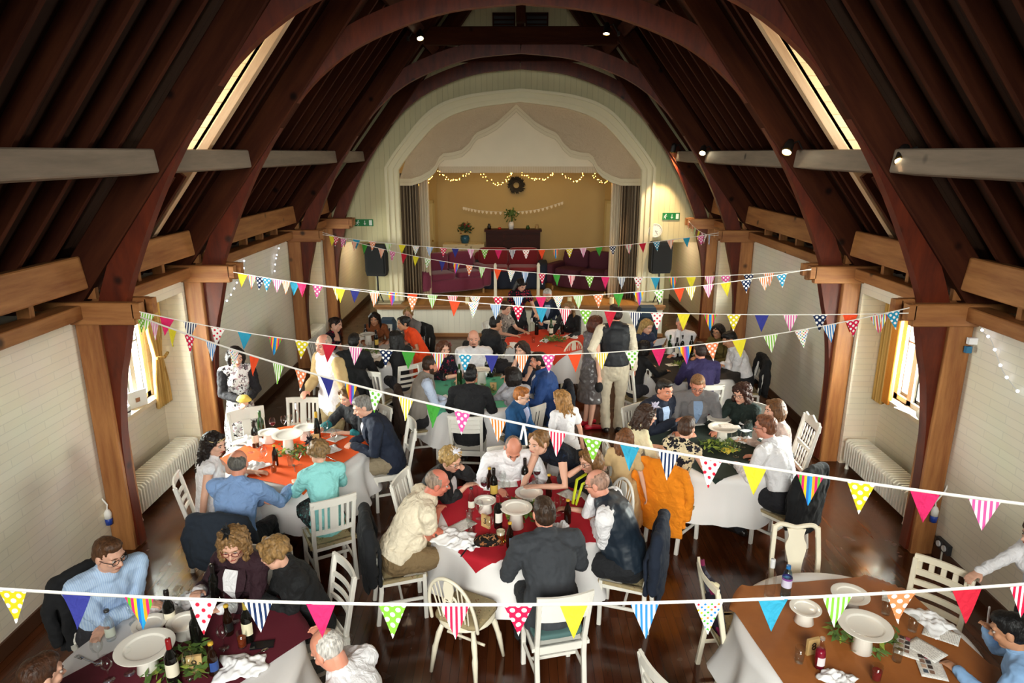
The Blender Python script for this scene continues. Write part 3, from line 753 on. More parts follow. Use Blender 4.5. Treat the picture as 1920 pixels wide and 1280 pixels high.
sofa('plum sofa turned inward beneath the loudspeaker nearest the fire exit sign with a plain wall', (-1.62, 15.95, ST), math.radians(-152), mat('70203a', .85, var=.12, scale=30, sheen=.3), 1.55)['label'] = 'plum two-seat sofa turned sideways at the curtain beside the patterned cloth'
sofa('red sofa with dark navy throw over its arms in front of the piano', (P(953, 520, Y=16.7).x, 16.75, ST), math.radians(180), M_RED, 1.75, None, M_NAVYT)
sofa('dark maroon sofa angled near the curtain on the wall clock side', (P(1092, 520, Y=16.0).x + .1, 16.25, ST), math.radians(147), mat('481224', .85, var=.12, scale=30), 1.6)
b = MB(); b.grid(40, 6, lambda u, v: (-.9 + u * 1.8, .45 - .03 * math.sin(u * 40) * (1 - v), .02 + v * .42)); 
o = b.build('sofa_throw', M_NAVYT, smooth=True, loc=(P(953, 520, Y=16.7).x, 16.75, ST), rotz=PI, sol=.015); tag(o, 'dark navy throw hanging over the front of the red sofa', 'throw')
# two white posts and candles along the stage edge
for i, (x, y, nm) in enumerate(((929, 557, 'white wooden post on the stage closest to the plum sofa'), (1009, 556, 'white wooden post on the stage behind the serving woman'))):
    p = P(x, y, z=ST)
    b = MB(); b.lathe([(0, 0), (.06, 0), (.06, .02), (.036, .03), (.034, .7), (.04, .72), (.02, .78), (0, .79)], 10); o = b.build('white_post', mat('efe8d0', .5), loc=p, smooth=False); tag(o, nm, 'post')
for x, y, nm in ((875, 574, 'below the plum sofa'), (1069, 573, 'behind the woman with long blonde hair'), (1148, 572, 'behind the man in the black waistcoat')):
    T = thing('pillar_candle', 'cream pillar candle on the stage edge ' + nm, 'candle', (P(x, y, z=ST).x, 14.68, ST))
    MB().lathe([(0, 0), (.045, 0), (.047, .004), (.047, .15), (.04, .155), (.01, .148), (0, .148)], 14).build('wax', mat('f3e2b0', .5), T, smooth=False); MB().rod((0, 0, .148), (0, 0, .165), .003).build('wick', M_BLACK, T)
# loudspeakers on stands
for s, x, y in ((-1, 706, 487), (1, 1238, 482)):
    Y = 14.72; c = P(x, y, Y=Y)
    T = thing('speaker_stand', 'black loudspeaker stand on the ledge ' + ('beside the plum sofa' if s < 0 else 'under the wall clock'), 'stand', (c.x, Y, ST))
    MB().rod((0, 0, .05), (0, 0, c.z - ST - .33), .02, 8).build('pole', M_BLACK, T)
    for k in range(3):
        a = k * 2.09 + .5; MB().rod((0, 0, .32), (math.cos(a) * .11, math.sin(a) * .11, 0.01), .012).build('leg', M_BLACK, T)
    T = thing('loudspeaker', 'black loudspeaker on a stand ' + ('beside the plum sofa' if s < 0 else 'under the wall clock'), 'speaker', (c.x, Y, c.z - .34), s * .12)
    MB().prism([(-.2, 0), (.2, 0), (.23, .1), (.23, .62), (.2, .68), (-.2, .68), (-.23, .62), (-.23, .1)], .2, M=Matrix.Translation((0, -.1, 0))).build('cabinet', mat('060606', .8), T)
    MB().span((-.19, -.115, .06), (.19, -.1, .62)).build('grille', mat('0c0c0c', .9), T)
# slate blue boxes on the floor before the stage
for x, w_, h_, nm in ((726, .36, .5, 'slate blue padded box on the floor by the stage behind the rust cardigan woman'), (1212, .42, .78, 'tall slate blue padded box on the floor behind the blonde woman reading')):
    c = P(x, 610, Y=14.1); T = thing('padded_box', nm, 'box', (c.x, 14.1, 0))
    cushion_ = MB(); cushion_.prism([(-w_ / 2, 0), (w_ / 2, 0), (w_ / 2, h_ * .8), (w_ / 2 - .06, h_), (-w_ / 2 + .06, h_), (-w_ / 2, h_ * .8)], .3, M=Matrix.Translation((0, -.15, 0))); cushion_.build('box_shell', mat('27394a', .8, var=.1), T)
    MB().span((-w_ * .3, -.165, h_ * .25), (w_ * .3, -.15, h_ * .75)).build('front_panel', mat('1c2a38', .9), T)
# fire exit signs
for s, (x0, x1, y0, y1) in ((-1, (665, 699, 411, 424)), (1, (1242, 1275, 399, 412))):
    a, c = P(x0, y1, Y=EY - .03), P(x1, y0, Y=EY - .03)
    T = thing('exit_sign', 'green running man fire exit sign ' + ('above the loudspeaker beside the plum sofa' if s < 0 else 'above the wall clock'), 'sign', ((a.x + c.x) / 2, EY - .02, (a.z + c.z) / 2))
    w, h = c.x - a.x, c.z - a.z
    MB().span((-w / 2, 0, -h / 2), (w / 2, .02, h / 2)).build('sign_board', mat('0c7a3c', .4), T)
    b = MB()
    def fig(pts, r=.006): b.tube([(x, -.003, z) for x, z in pts], r, 5)
    b.ball((-w * .3, -.002, h * .27), (.012, .003, .012), 8, 5)
    fig([(-w * .32, h * .12), (-w * .36, -h * .08)], .008); fig([(-w * .36, -h * .08), (-w * .3, -h * .2), (-w * .33, -h * .35)]); fig([(-w * .36, -h * .08), (-w * .42, -h * .25)]); fig([(-w * .32, h * .1), (-w * .25, h * .02)]); fig([(-w * .33, h * .1), (-w * .41, h * .02)])
    b.build('running_man', mat('eef5ee', .5), T)
    b = MB(); b.box((w * .05, -.002, h * .08), (.012, .004, h * .42)); b.prism([(w * .05 - .03, -h * .1), (w * .05 + .03, -h * .1), (w * .05, -h * .34)], .004, M=Matrix.Translation((0, -.004, 0))); b.build('arrow', mat('eef5ee', .5), T)
    b = MB(); b.span((w * .28, -.004, -h * .36), (w * .44, 0, h * .36)); b.build('door_symbol', mat('eef5ee', .5), T)
# wall clock
T = thing('wall_clock', 'round white wall clock with a pale rim on the boarded wall', 'clock', P(1228, 432, Y=EY - .03))
Mx = Matrix.Rotation(PI / 2, 4, 'X')
MB().lathe([(0, 0), (.12, 0), (.14, .012), (.155, .03), (.15, .045), (.13, .04), (.125, .03), (0, .03)], 28, M=Mx).build('clock_case', mat('dcd8cc', .4), T, smooth=True)
MB().lathe([(0, .031), (.122, .031), (.122, .033), (0, .033)], 28, M=Mx).build('clock_face', mat('f5f2e8', .5), T)
for a, l, nm in ((-55, .095, 'minute_hand'), (-25, .06, 'hour_hand')):
    a = math.radians(a); MB().rod((0, -.036, 0), (math.cos(a) * l, -.036, math.sin(a) * l), .004).build(nm, M_BLACK, T)
b = MB()
for k in range(12): b.box((math.cos(k * PI / 6) * .105, -.035, math.sin(k * PI / 6) * .105), (.008, .003, .008))
b.build('hour_marking', M_BLACK, T)

# spotlights on the purlins
SPOTS = []
M_LAMP = mat('fff0c8', .4, emit=30, name='lit_lamp')
def spotlight(x, y, Y, label, tgt, pw):
    c = P(x, y, Y=Y); d = (V(tgt) - c).normalized()
    T = thing('spotlight', label, 'spotlight', c)
    q = d.to_track_quat('Z', 'Y').to_matrix().to_4x4()
    MB().lathe([(.052, .0), (.055, -.015), (.05, -.12), (.035, -.17), (0, -.175), ], 14, M=q).build('can', mat('171412', .5), T, smooth=True)
    MB().lathe([(.058, .006), (.058, -.012), (.05, -.012), (.05, .006)], 14, M=q).build('bezel', mat('8a6a2a', .35, .6), T, smooth=True)
    MB().lathe([(0, -.008), (.05, -.008), (.05, -.004), (0, -.004)], 14, M=q).build('lamp', M_LAMP, T)
    s = -1 if c.x < 0 else 1
    b = MB(); b.tube([q @ V((0, 0, -.1)), q @ V((0, 0, -.1)) + V((s * .1, 0, .05)), V((s * .2, .02, .0))], .012, 6); b.box((s * .2, .02, .0), (.03, .12, .06)); b.build('bracket', mat('171412', .5), T)
    SPOTS.append((c + d * .03, V(tgt), pw))
spotlight(255, 317, 6.0, 'black spotlight lit on the purlin by the fairy lights truss above the bride', (-1.3, 3.4, 0.8), 60)
spotlight(615, 293, 12.0, 'black spotlight shining on the purlin near the plum sofa end of the roof', (-.6, 6.8, .8), 110)
spotlight(788, 72, 11.9, 'black spotlight high on the collar truss above the plum sofa', (-.7, 8.6, .8), 200)
spotlight(1137, 63, 11.9, 'black spotlight high on the collar truss above the maroon sofa', (1.0, 10.6, .8), 220)
spotlight(1262, 285, 14.3, 'black spotlight washing light down the boarded wall above the clock', (3.0, 14.9, 1.8), 260)
spotlight(1317, 287, 12.1, 'black spotlight beside the truss in front of the wall clock', (1.5, 8.3, .2), 160)
spotlight(1475, 285, 8.1, 'black spotlight on the purlin just below the sunlit dormer', (1.0, 5.4, .4), 90)
spotlight(1690, 303, 6.0, 'black spotlight on the grey purlin above the wall socket side truss', (1.5, 3.6, .8), 60)

# radiators
M_RAD = mat('f0ebdd', .35)
def radiator(s, y0, y1, label):
    T = thing('radiator', label, 'radiator', (s * (XW - .02), (y0 + y1) / 2, 0))
    n = int((y1 - y0) / .056); L = (y1 - y0)
    for i in range(n):
        y = -L / 2 + (i + .5) * L / n
        b = MB(); x = 0
        b.prism([(s * .0, .1), (s * .03, .07), (s * .27, .07), (s * .3, .1), (s * .3, .36), (s * .27, .39), (s * .03, .39), (s * 0, .36)], .022, M=Matrix.Translation((0, y - .011, 0)))
        b.build('radiator_fin', M_RAD, T)
    for e in (-1, 1):
        for x in (.04, .26): MB().lathe([(.028, 0), (.02, .03), (.018, .08), (0, .08)], 8, c=(s * x, e * (L / 2 - .06), 0)).build('foot', M_RAD, T)
    b = MB(); b.span((s * .1, -L / 2, .12), (s * .2, L / 2, .18)); b.span((s * .1, -L / 2, .3), (s * .2, L / 2, .35)); b.build('header_pipe', M_RAD, T)
radiator(-1, 6.62, 8.1, 'long low white column radiator under the window beside the bride')
radiator(1, 6.62, 8.1, 'long low white column radiator under the window with the teapot')
radiator(-1, 12.72, 14.12, 'low white radiator behind the woman resting her cheek on her hand')
# curtains at the alcove windows
M_GOLD = m_stripes('gold_curtain', ['b8914e', 'cda766', 'a87f3f', 'c79d58'], .03, 1)
def side_curtain(label, s, y0, y1, zt, zb2, tie=None, m_=None):
    x = s * (XW + .38)
    T = thing('window_curtain', label, 'curtain')
    def fn(u, v):
        z = zb2 + v * (zt - zb2); w = 1.0
        if tie: w = .38 + .62 * min(1, abs(z - tie) / .45) ** .8
        yc = (y0 + y1) / 2
        return (x - s * (.07 + .03 * math.sin(u * 40)), yc + (u - .5) * (y1 - y0) * w, z)
    MB().grid(44, 18, fn).build('drape', m_ or M_GOLD, T, smooth=True, sol=.008)
    if tie: MB().tube([(x - s * .14, (y0 + y1) / 2 - .12, tie), (x - s * .16, (y0 + y1) / 2, tie - .02), (x - s * .14, (y0 + y1) / 2 + .12, tie)], .02, 6).build('tieback', m_ or M_GOLD, T)
    MB().rod((x - s * .07, y0 - .25, zt + .01), (x - s * .07, y1 + .05, zt + .01), .012).build('curtain_rail', mat('c9b78c', .5), T)
    return T
side_curtain('ochre gathered curtain with a tieback beside the window by the bride', -1, 7.84, 8.16, 2.2, .86, 1.5)
side_curtain('ochre striped curtain hanging straight beside the window with the teapot', 1, 7.97, 8.17, 2.2, .9)
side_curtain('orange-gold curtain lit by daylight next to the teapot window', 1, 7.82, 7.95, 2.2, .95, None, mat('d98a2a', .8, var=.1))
side_curtain('ochre curtain of the far alcove above the pale radiator', -1, 13.75, 14.12, 2.2, 1.0)
side_curtain('ochre curtain of the alcove close to the stage behind the man in a white shirt', 1, 13.75, 14.12, 2.2, 1.2)
# things on the window sills
sx = -(XW + .4)
def box_thing(name, label, cat, loc, d, m_, rz=0, extra=None):
    T = thing(name, label, cat, loc, rz); b = MB(); b.box((0, 0, d[2] / 2), d); b.build('card_front' if name == 'greeting_card' else 'body_shell', m_, T)
    if extra: extra(T)
    return T
def stamp(T): MB().box((0, -.012, .09), (.05, .004, .05)).build('printed_square', mat('8a5a3a', .7), T)
box_thing('greeting_card', 'white card with small brown picture leaning on the sill by the bride', 'card', (sx + .03, 7.55, 1.0), (.24, .012, .2), M_WHITE, math.radians(62), stamp)
box_thing('picture_frame', 'dark backed photo frame standing on the sill by the bride', 'frame', (sx + .05, 6.98, 1.0), (.22, .015, .22), mat('54524e', .6), math.radians(70))
T = thing('candle_jar', 'white jar on the sill between the card and photo frame', 'jar', (sx + .04, 7.25, 1.0)); MB().lathe([(0, 0), (.06, 0), (.065, .11), (.055, .13), (.05, .12), (0, .1)], 14).build('jar_body', M_WHITE, T, smooth=True); MB().lathe([(.066, .05), (.067, .06), (.066, .07)], 14).build('ribbon', M_BLACK, T)
T = thing('teapot', 'white teapot on the sill of the window near the yellow curtain', 'teapot', (-sx - .03, 7.2, 1.0), 1.2)
MB().lathe([(0, 0), (.05, 0), (.085, .04), (.09, .08), (.06, .125), (.035, .135), (0, .14)], 18).build('pot_body', M_WHITE, T, smooth=True); MB().ball((0, 0, .15), .016).build('lid_knob', M_WHITE, T, smooth=True)
MB().tube([(.07, 0, .05), (.12, 0, .08), (.145, 0, .125)], [.018, .013, .009], 8).build('spout', M_WHITE, T, smooth=True); MB().tube([(-.08, 0, .1), (-.13, 0, .1), (-.13, 0, .05), (-.08, 0, .04)], .009, 6).build('handle', M_WHITE, T, smooth=True)
o = MB().box((0, 0, .003), (.2, .28, .004)).build('leaflet', M_WHITE, loc=(-sx - .02, 7.5, 1.0), rotz=.3); tag(o, 'white leaflet lying flat on the sill beside the teapot', 'leaflet')
# cables with blue connectors on the posts, double socket, small boxes on post
for s, x, y, nm in ((-1, 203, 968, 'by the long radiator near the bride'), (1, 1752, 963, 'by the radiator near the wall socket')):
    p = P(x, y, X=s * 4.06)
    p = P(x, y, Y=6.08)
    T = thing('cable_connector', 'white and blue cable connector hanging at the post ' + nm, 'connector', p)
    MB().lathe([(0, -.09), (.032, -.085), (.035, -.02), (.03, -.018), (0, -.018)], 12).build('blue_plug', mat('1f3f9a', .4), T, smooth=True)
    MB().lathe([(0, -.02), (.034, -.018), (.036, .04), (.022, .07), (.012, .08), (0, .08)], 12).build('white_body', M_WHITE, T, smooth=True)
    MB().tube([(0, 0, .08), (-.01 * s, 0, .13), (s * .06, 0, .24), (s * .1, .02, .34), (s * .1, .02, 1.5)], .008, 6).build('cable', M_WHITE, T)
p = P(1773, 1023, X=XW)
T = thing('wall_socket', 'grey metal double power socket with conduit on the white brick wall', 'socket', (XW - .02, p.y, p.z))
MB().span((-.02, -.1, -.05), (.02, .1, .05)).build('back_box', mat('3a3c40', .4, .4), T)
for y in (-.045, .045): MB().lathe([(0, 0), (.03, 0), (.03, .012), (0, .012)], 12, c=(0, 0, 0), M=Matrix.Translation((-.02, y, 0)) @ Matrix.Rotation(-PI / 2, 4, 'Y')).build('switch', mat('e8e8e8', .4), T)
MB().rod((0, 0, -.05), (0, 0, -p.z), .012).build('conduit', mat('d9d2c2', .5), T)
for (x, y, nm, c, lab) in ((1824, 639, 'control_box', 'f0f0f0', 'small white battery box on the post by the cold white fairy lights'), (1815, 655, 'hook_clip', '2a6f96', 'small blue clip on the post under the white battery box')):
    p = P(x, y, Y=6.06); o = MB().box((0, 0, 0), (.09 if c == 'f0f0f0' else .05, .04, .06)).build(nm, mat(c, .4), loc=p); tag(o, lab, 'box' if c == 'f0f0f0' else 'clip')
# cold white fairy lights on the walls
M_BULBC = mat('dfe8ff', .3, emit=6, name='cold_bulb')
def wall_lights(label, px, n, X=None, Y=None):
    T = thing('fairy_light_string', label, 'fairy lights'); pts = [P(x, y, X=X, Y=Y) for x, y in spline(px, 6)]
    MB().tube(pts, .003, 4, caps=False).build('wire', mat('c8c8c8', .4), T)
    for i in range(n):
        t = i / (n - 1) * (len(pts) - 1); k = min(int(t), len(pts) - 2); p = pts[k].lerp(pts[k + 1], t - k)
        b = MB(); b.ball(p, .013, 8, 5); b.build('bulb', M_BULBC, T, smooth=True)
wall_lights('cold white fairy lights trailing down the brick wall behind the lace jacket woman', [(455, 478), (458, 500), (446, 525), (437, 545), (424, 565), (412, 562)], 10, X=-XW + .04)
wall_lights('short cold white fairy light string beside the post near the plum sofa', [(527, 452), (520, 475), (517, 487), (515, 508)], 6, X=-XW + .04)
wall_lights('cold white fairy lights trailing down the brick wall past the battery box', [(1838, 601), (1843, 622), (1858, 637), (1872, 675), (1884, 702), (1908, 733)], 7, X=XW - .04)
# ================================================================== TABLES AND CHAIRS
M_PAINT = mat('e6e2d8', .42, var=.04, scale=12)
M_CREAMP = mat('e8dfc8', .45, var=.05, scale=10)
M_CLOTHW = mat('e3e0de', .85, var=.02, bump=.06, bscale=150)
TR, TZ = .76, .75
# name: (x, y, short phrase, cloth colour or None)
TB = {'plum': (-2.2, 3.62, 'plum-clothed table'), 'red': (-.03, 5.55, 'red-clothed table'), 'orange': (-2.46, 6.8, 'orange-clothed table'),
      'green': (-.6, 8.75, 'sea-green-clothed table'), 'dark': (2.15, 7.0, 'bottle-green-clothed table'), 'cream': (-2.45, 10.65, 'cream table near the stage'),
      'coral': (.55, 11.4, 'coral-clothed table'), 'black': (2.5, 9.95, 'black-clothed table'), 'brown': (2.24, 3.92, 'brown-paper-covered table')}
def drape(name, label, x, y, top_r, drop, mats, seed, cat='tablecloth', lift=0.0):
    rr = random.Random(seed); ph = [rr.uniform(0, 6) for _ in range(3)]
    def fn(u, v):
        a = u * 2 * PI
        if v < .45: r = top_r * v / .45; z = TZ + .004 + lift
        else:
            t = (v - .45) / .55; r = top_r + .012 + .10 * t * t
            r += t * (.035 * math.sin(9 * a + ph[0]) + .02 * math.sin(14 * a + ph[1]) + .012 * math.sin(23 * a + ph[2])); z = TZ + .004 + lift - .012 * min(1, t * 8) - drop * t
        return (r * math.cos(a), r * math.sin(a), z)
    o = MB().grid(110, 24, fn, 0, True).build(name, mats, smooth=True, loc=(x, y, 0)); tag(o, label, cat); return o
def topper(label, x, y, half, rot, m_, seed, ex=1.0):
    """square cloth over a round top: corners fold down past the rim"""
    n = 46; rr = random.Random(seed); ph = rr.uniform(0, 6)
    def fn(u, v):
        px, py = (u - .5) * 2 * half * ex, (v - .5) * 2 * half; d = math.hypot(px, py); z = TZ + .011; rim = TR + .02
        if d > rim:
            e = d - rim; a = math.atan2(py, px)
            k = (rim + .035 + .14 * min(e, .3) + min(1, e * 5) * .03 * math.sin(11 * a + ph)) / d; px *= k; py *= k; z -= max(0, e - .02)
        return (px, py, z + .0015 * math.sin(px * 23 + ph) * math.sin(py * 19))
    o = MB().grid(n, n, fn).build('table_overlay', m_, smooth=True, loc=(x, y, 0), rotz=rot); tag(o, label, 'tablecloth'); return o
M_TTOP = mat('8a6a48', .5)
for nm, (x, y, ph) in TB.items():
    T = thing('round_table', 'round folding table hidden under the white cloth of the ' + ph, 'table', (x, y, 0))
    MB().lathe([(0, TZ - .045), (TR - .02, TZ - .045), (TR - .015, TZ - .03), (TR - .02, TZ - .015), (0, TZ - .015)], 40).build('tabletop', M_TTOP, T)
    for k in range(4):
        a = k * PI / 2 + .4; MB().tube([(.45 * math.cos(a), .45 * math.sin(a), TZ - .03), (.52 * math.cos(a), .52 * math.sin(a), .01)], .016, 6, caps=False).build('leg', mat('5a5a5a', .4, .8), T)
for i, nm in enumerate(('plum', 'red', 'orange', 'green', 'dark', 'cream', 'coral', 'black', 'brown')):
    x, y, ph = TB[nm]; drape('tablecloth', 'white cloth hanging in folds around the ' + ph, x, y, TR + .006, .47, M_CLOTHW, i)
def clothm(c, n): return mat(c, .85, var=.06, scale=6, bump=.08, bscale=150, name=n)
topper('plum runner across the plum-clothed table with striped shirt man', *TB['plum'][:2], .46, math.radians(54), clothm('5a0a1e', 'plum_cloth'), 1, 1.85)
topper('bright red square cloth over the centre table', *TB['red'][:2], .66, math.radians(20), clothm('b00c22', 'red_cloth'), 2)
topper('orange square cloth on the table beside the bride', *TB['orange'][:2], .64, math.radians(-22), clothm('ef5a10', 'orange_cloth'), 3)
topper('sea-green square cloth under the menu paper and number two card', *TB['green'][:2], .62, math.radians(12), clothm('4fa98a', 'green_cloth'), 4)
topper('dark bottle-green cloth under the leafy garland and wine glasses', *TB['dark'][:2], .6, math.radians(30), clothm('10241c', 'bottle_cloth'), 5)
topper('coral red square cloth with a hanging corner by the wheelback chair', *TB['coral'][:2], .7, math.radians(45), clothm('dd3f1e', 'coral_cloth'), 6)
topper('black cloth on the table by the purple shirt man', *TB['black'][:2], .68, math.radians(10), clothm('1a1210', 'black_cloth'), 7)
topper('brown kraft paper sheet covering most of the table', *TB['brown'][:2], .62, math.radians(8), m_wood('kraft_paper', '8a4f22', 'a9652e', (.6, .6, .6), .6, False), 8, 1.12)

# ------------------------------------------------------------------ chairs: the sitter faces +y, seat at .46
SH = .46
CH_BASE = {}
M_SEATP = m_spots('tapestry_seat', '9a8a68', ['6a6a48', 'b09a70', '7a5a40'], 26, .3)
def rail(b, z, y, w, h, bow=0.0, t=.02, n=9):
    up = [((i / (n - 1) - .5) * w, z + h / 2 + 0) for i in range(n)]
    def fn(u, v):
        return None
    vs = []
    for i in range(n):
        x = (i / (n - 1) - .5) * w; yy = y - bow * (1 - (2 * i / (n - 1) - 1) ** 2)
        for dz in (-h / 2, h / 2):
            for dy in (-t / 2, t / 2): vs.append((x, yy + dy, z + dz))
    fs = []
    for i in range(n - 1):
        a, c = 4 * i, 4 * i + 4
        fs += [(a, c, c + 1, a + 1), (a + 2, a + 3, c + 3, c + 2), (a, a + 2, c + 2, c), (a + 1, c + 1, c + 3, a + 3)]
    fs += [(0, 1, 3, 2), (4 * n - 4, 4 * n - 2, 4 * n - 1, 4 * n - 3)]
    b.add(vs, fs); return b
def make_chair(style, m_):
    T = thing('dining_chair', 'chair', 'chair')
    H = {'spindle': 1.12, 'windsor': .9, 'vase': .98, 'floral': .95, 'solid': .95}.get(style, .92)
    yb = lambda z: -.19 - max(0, z - SH) * .2
    W = .2
    if style == 'windsor':
        MB().lathe([(0, SH - .02), (.2, SH - .02), (.225, SH), (.22, SH + .015), (.12, SH + .008), (0, SH + .006)], 24).build('seat', m_, T, smooth=True)
        for sx in (-1, 1):
            for sy in (-1, 1):
                MB().tube([(sx * .13, sy * .12, SH - .02), (sx * .16, sy * .155, .33), (sx * .175, sy * .17, .25), (sx * .18, sy * .18, .22), (sx * .205, sy * .21, 0)], [.016, .024, .02, .024, .014], 8, caps=False).build('leg', m_, T, smooth=True)
        MB().rod((-.17, -.02, .25), (.17, -.02, .25), .011, 8).build('stretcher', m_, T)
        hoop = [(.19 * math.cos(a) if 1 else 0, 0, 0) for a in (0,)]
        pts = []
        for i in range(21):
            a = PI * i / 20; z = SH + .02 + .44 * math.sin(a) ** .7; x = .205 * math.cos(a); pts.append((x, yb(z) + .02, z))
        MB().tube(pts, .014, 8).build('hoop', m_, T, smooth=True)
        for x in (-.15, -.115, -.08, .08, .115, .15):
            z = SH + .02 + .44 * (1 - (x / .205) ** 2) ** .35 - .01; MB().rod((x * .8, yb(SH) + .03, SH), (x, yb(z) + .02, z), .006).build('spindle', m_, T)
        b = MB()
        for zc, hh in ((SH + .1, .2), (SH + .36, .16)): b.prism([(-.03, zc - hh / 2), (.03, zc - hh / 2), (.045, zc), (.03, zc + hh / 2), (-.03, zc + hh / 2), (-.045, zc)], .012, M=Matrix.Translation((0, yb(zc) + .015, 0)))
        zc = SH + .24; b.tube([(.055 * math.cos(k * PI / 8), yb(zc) + .02, zc + .055 * math.sin(k * PI / 8)) for k in range(17)], .009, 6)
        for k in range(4): a = k * PI / 4; b.rod((-.05 * math.cos(a), yb(zc) + .02, zc - .05 * math.sin(a)), (.05 * math.cos(a), yb(zc) + .02, zc + .05 * math.sin(a)), .005)
        b.build('wheel_splat', m_, T)
        return T
    # square seat chairs
    b = MB(); b.prism([(-.2, -.2), (.2, -.2), (.22, .2), (-.22, .2)], .03, M=Matrix.Translation((0, 0, SH - .02)) @ Matrix.Rotation(PI / 2, 4, 'X') @ Matrix.Scale(-1, 4, (0, 1, 0)))
    b.build('seat', M_SEATP if style in ('slat', 'floral') else m_, T)
    b = MB(); b.span((-.19, .17, SH - .09), (.19, .19, SH - .02)); b.span((-.18, -.19, SH - .09), (.18, -.17, SH - .02))
    for s in (-1, 1): b.add([(s * x, y, z) for x in (.17, .195) for y, z in ((-.18, SH - .09), (.18, SH - .09), (.18, SH - .02), (-.18, SH - .02))], [(0, 1, 2, 3), (7, 6, 5, 4), (0, 4, 5, 1), (2, 6, 7, 3), (1, 5, 6, 2), (3, 7, 4, 0)])
    b.build('seat_frame', m_, T)
    for s in (-1, 1):
        MB().beam((s * .185, .175, SH - .02), (s * .185, .18, 0), .036, .036, (0, 1, 0), .005).build('leg', m_, T)
        zt = H - (.02 if style not in ('floral',) else .05)
        b = MB()
        P3 = [(s * .18, -.23, 0), (s * .18, yb(SH), SH * .7), (s * .18, yb(SH), SH), (s * .185, yb(.7), .7), (s * (.19 if style != 'vase' else .17), yb(zt), zt)]
        for p, q in zip(P3, P3[1:]): b.beam(p, q, .036, .036, (0, 1, 0), .005)
        b.build('leg', m_, T)
        MB().beam((s * .182, -.2, .2), (s * .185, .17, .2), .02, .026, (0, 0, 1), .003).build('stretcher', m_, T)
    MB().beam((-.18, -.02, .2), (.18, -.02, .2), .02, .026, (0, 0, 1), .003).build('stretcher', m_, T)
    w = .38
    def R_(nm, z, h, bow=.025, ww=w): rail(MB(), z, yb(z), ww, h, bow).build(nm, m_, T)
    if style == 'slat':
        R_('top_rail', H - .03, .07, .02, .42); R_('lower_rail', SH + .12, .04, .02)
        for x, ww in ((-.125, .025), (-.075, .025), (0, .075), (.075, .025), (.125, .025)):
            b = MB(); z0, z1 = SH + .13, H - .06
            b.add([(x + i * ww / 2, yb(z) + j * .007 - .02, z) for z in (z0, z1) for j in (-1, 1) for i in (-1, 1)], [(0, 1, 5, 4), (2, 6, 7, 3), (0, 4, 6, 2), (1, 3, 7, 5)]).build('slat', m_, T)
    elif style == 'ladder':
        R_('top_rail', H - .04, .07, .03, .41)
        for z in (SH + .12, SH + .2, SH + .29): R_('ladder_rail', z, .035, .03)
    elif style == 'plank':
        R_('top_rail', H - .02, .045, .03, .42)
        for z in (H - .075, H - .135, H - .195): R_('plank', z, .052, .03)
    elif style == 'solid':
        R_('top_rail', H - .06, .15, .04, .43); R_('lower_rail', SH + .16, .04, .03)
        b = MB(); b.add([(i * .05, yb(z) + j * .007 - .02, z) for z in (SH + .16, H - .12) for j in (-1, 1) for i in (-1, 1)], [(0, 1, 5, 4), (2, 6, 7, 3), (0, 4, 6, 2), (1, 3, 7, 5)]).build('splat', m_, T)
    elif style == 'vase':
        pts = [(s_ * x, yb(z), z) for s_, x, z in ((-1, .17, H - .1), (-1, .165, H - .04), (-1, .13, H - .01), (-1, .07, H - .015), (1, 0, H - .03), (1, .07, H - .015), (1, .13, H - .01), (1, .165, H - .04), (1, .17, H - .1))]
        MB().tube(spline(pts, 4), .02, 8).build('crest_rail', m_, T, smooth=True)
        prof = spline([(.07, SH + .02), (.05, SH + .1), (.055, SH + .2), (.085, SH + .34), (.06, SH + .42), (.075, H - .03)], 4)
        b = MB(); M = Matrix.Translation((0, yb(SH), SH)) @ Matrix.Rotation(.2, 4, 'X') @ Matrix.Translation((0, 0, -SH))
        b.band([(-x, z) for x, z in prof], prof, .014, M=M); b.build('vase_splat', m_, T); R_('lower_rail', SH + .03, .04, 0)
    elif style == 'holes':
        b = MB(); zt = H - .07
        for z, h in ((H - .01, .05), (H - .12, .05)): rail(b, z, yb(z), .4, h, .03)
        for x in (-.16, -.08, 0, .08, .16): rail(MB(), zt, yb(zt), .05, .07, 0).build('tmp', m_, T) if False else b.box((x, yb(zt) - .03 * (1 - (x / .2) ** 2), zt), (.035, .02, .07))
        b.build('pierced_top_rail', m_, T)
        for z in (SH + .26, SH + .18, SH + .1): R_('ladder_rail', z, .045, .03)
    elif style == 'spindle':
        b = MB(); prof = [(-.2, H - .03), (-.17, H + .01), (-.1, H - .01), (0, H + .035), (.1, H - .01), (.17, H + .01), (.2, H - .03)]
        b.band(prof, [(x, H - .1) for x, _ in prof], .02, M=Matrix.Translation((0, yb(H) - .01, 0))); b.build('crest_rail', m_, T)
        R_('middle_rail', SH + .34, .045, 0, .38); R_('lower_rail', SH + .1, .045, 0, .38)
        for z0, z1 in ((SH + .12, SH + .32), (SH + .36, H - .1)):
            for x in (-.12, -.06, 0, .06, .12):
                zz = [z0, z0 + (z1 - z0) * .3, (z0 + z1) / 2, z0 + (z1 - z0) * .7, z1]
                MB().tube([(x, yb(z), z) for z in zz], [.007, .012, .007, .012, .007], 6, caps=False).build('spindle', m_, T, smooth=True)
    elif style == 'floral':
        b = MB()
        def fn(u, v):
            z = SH + .03 + v * .46; return ((u - .5) * .33, yb(z) + .02 - .035 * math.sin(u * PI), z)
        b.grid(8, 8, fn).build('backrest', m_spots('floral_upholstery', '2c2833', ['c9b98a', '8c1f55', '5a5a68', 'd8cca8'], 9, .42), T, smooth=True, sol=.03)
        R_('top_rail', H - .03, .05, .03, .41)
    return T
PROTO = {}
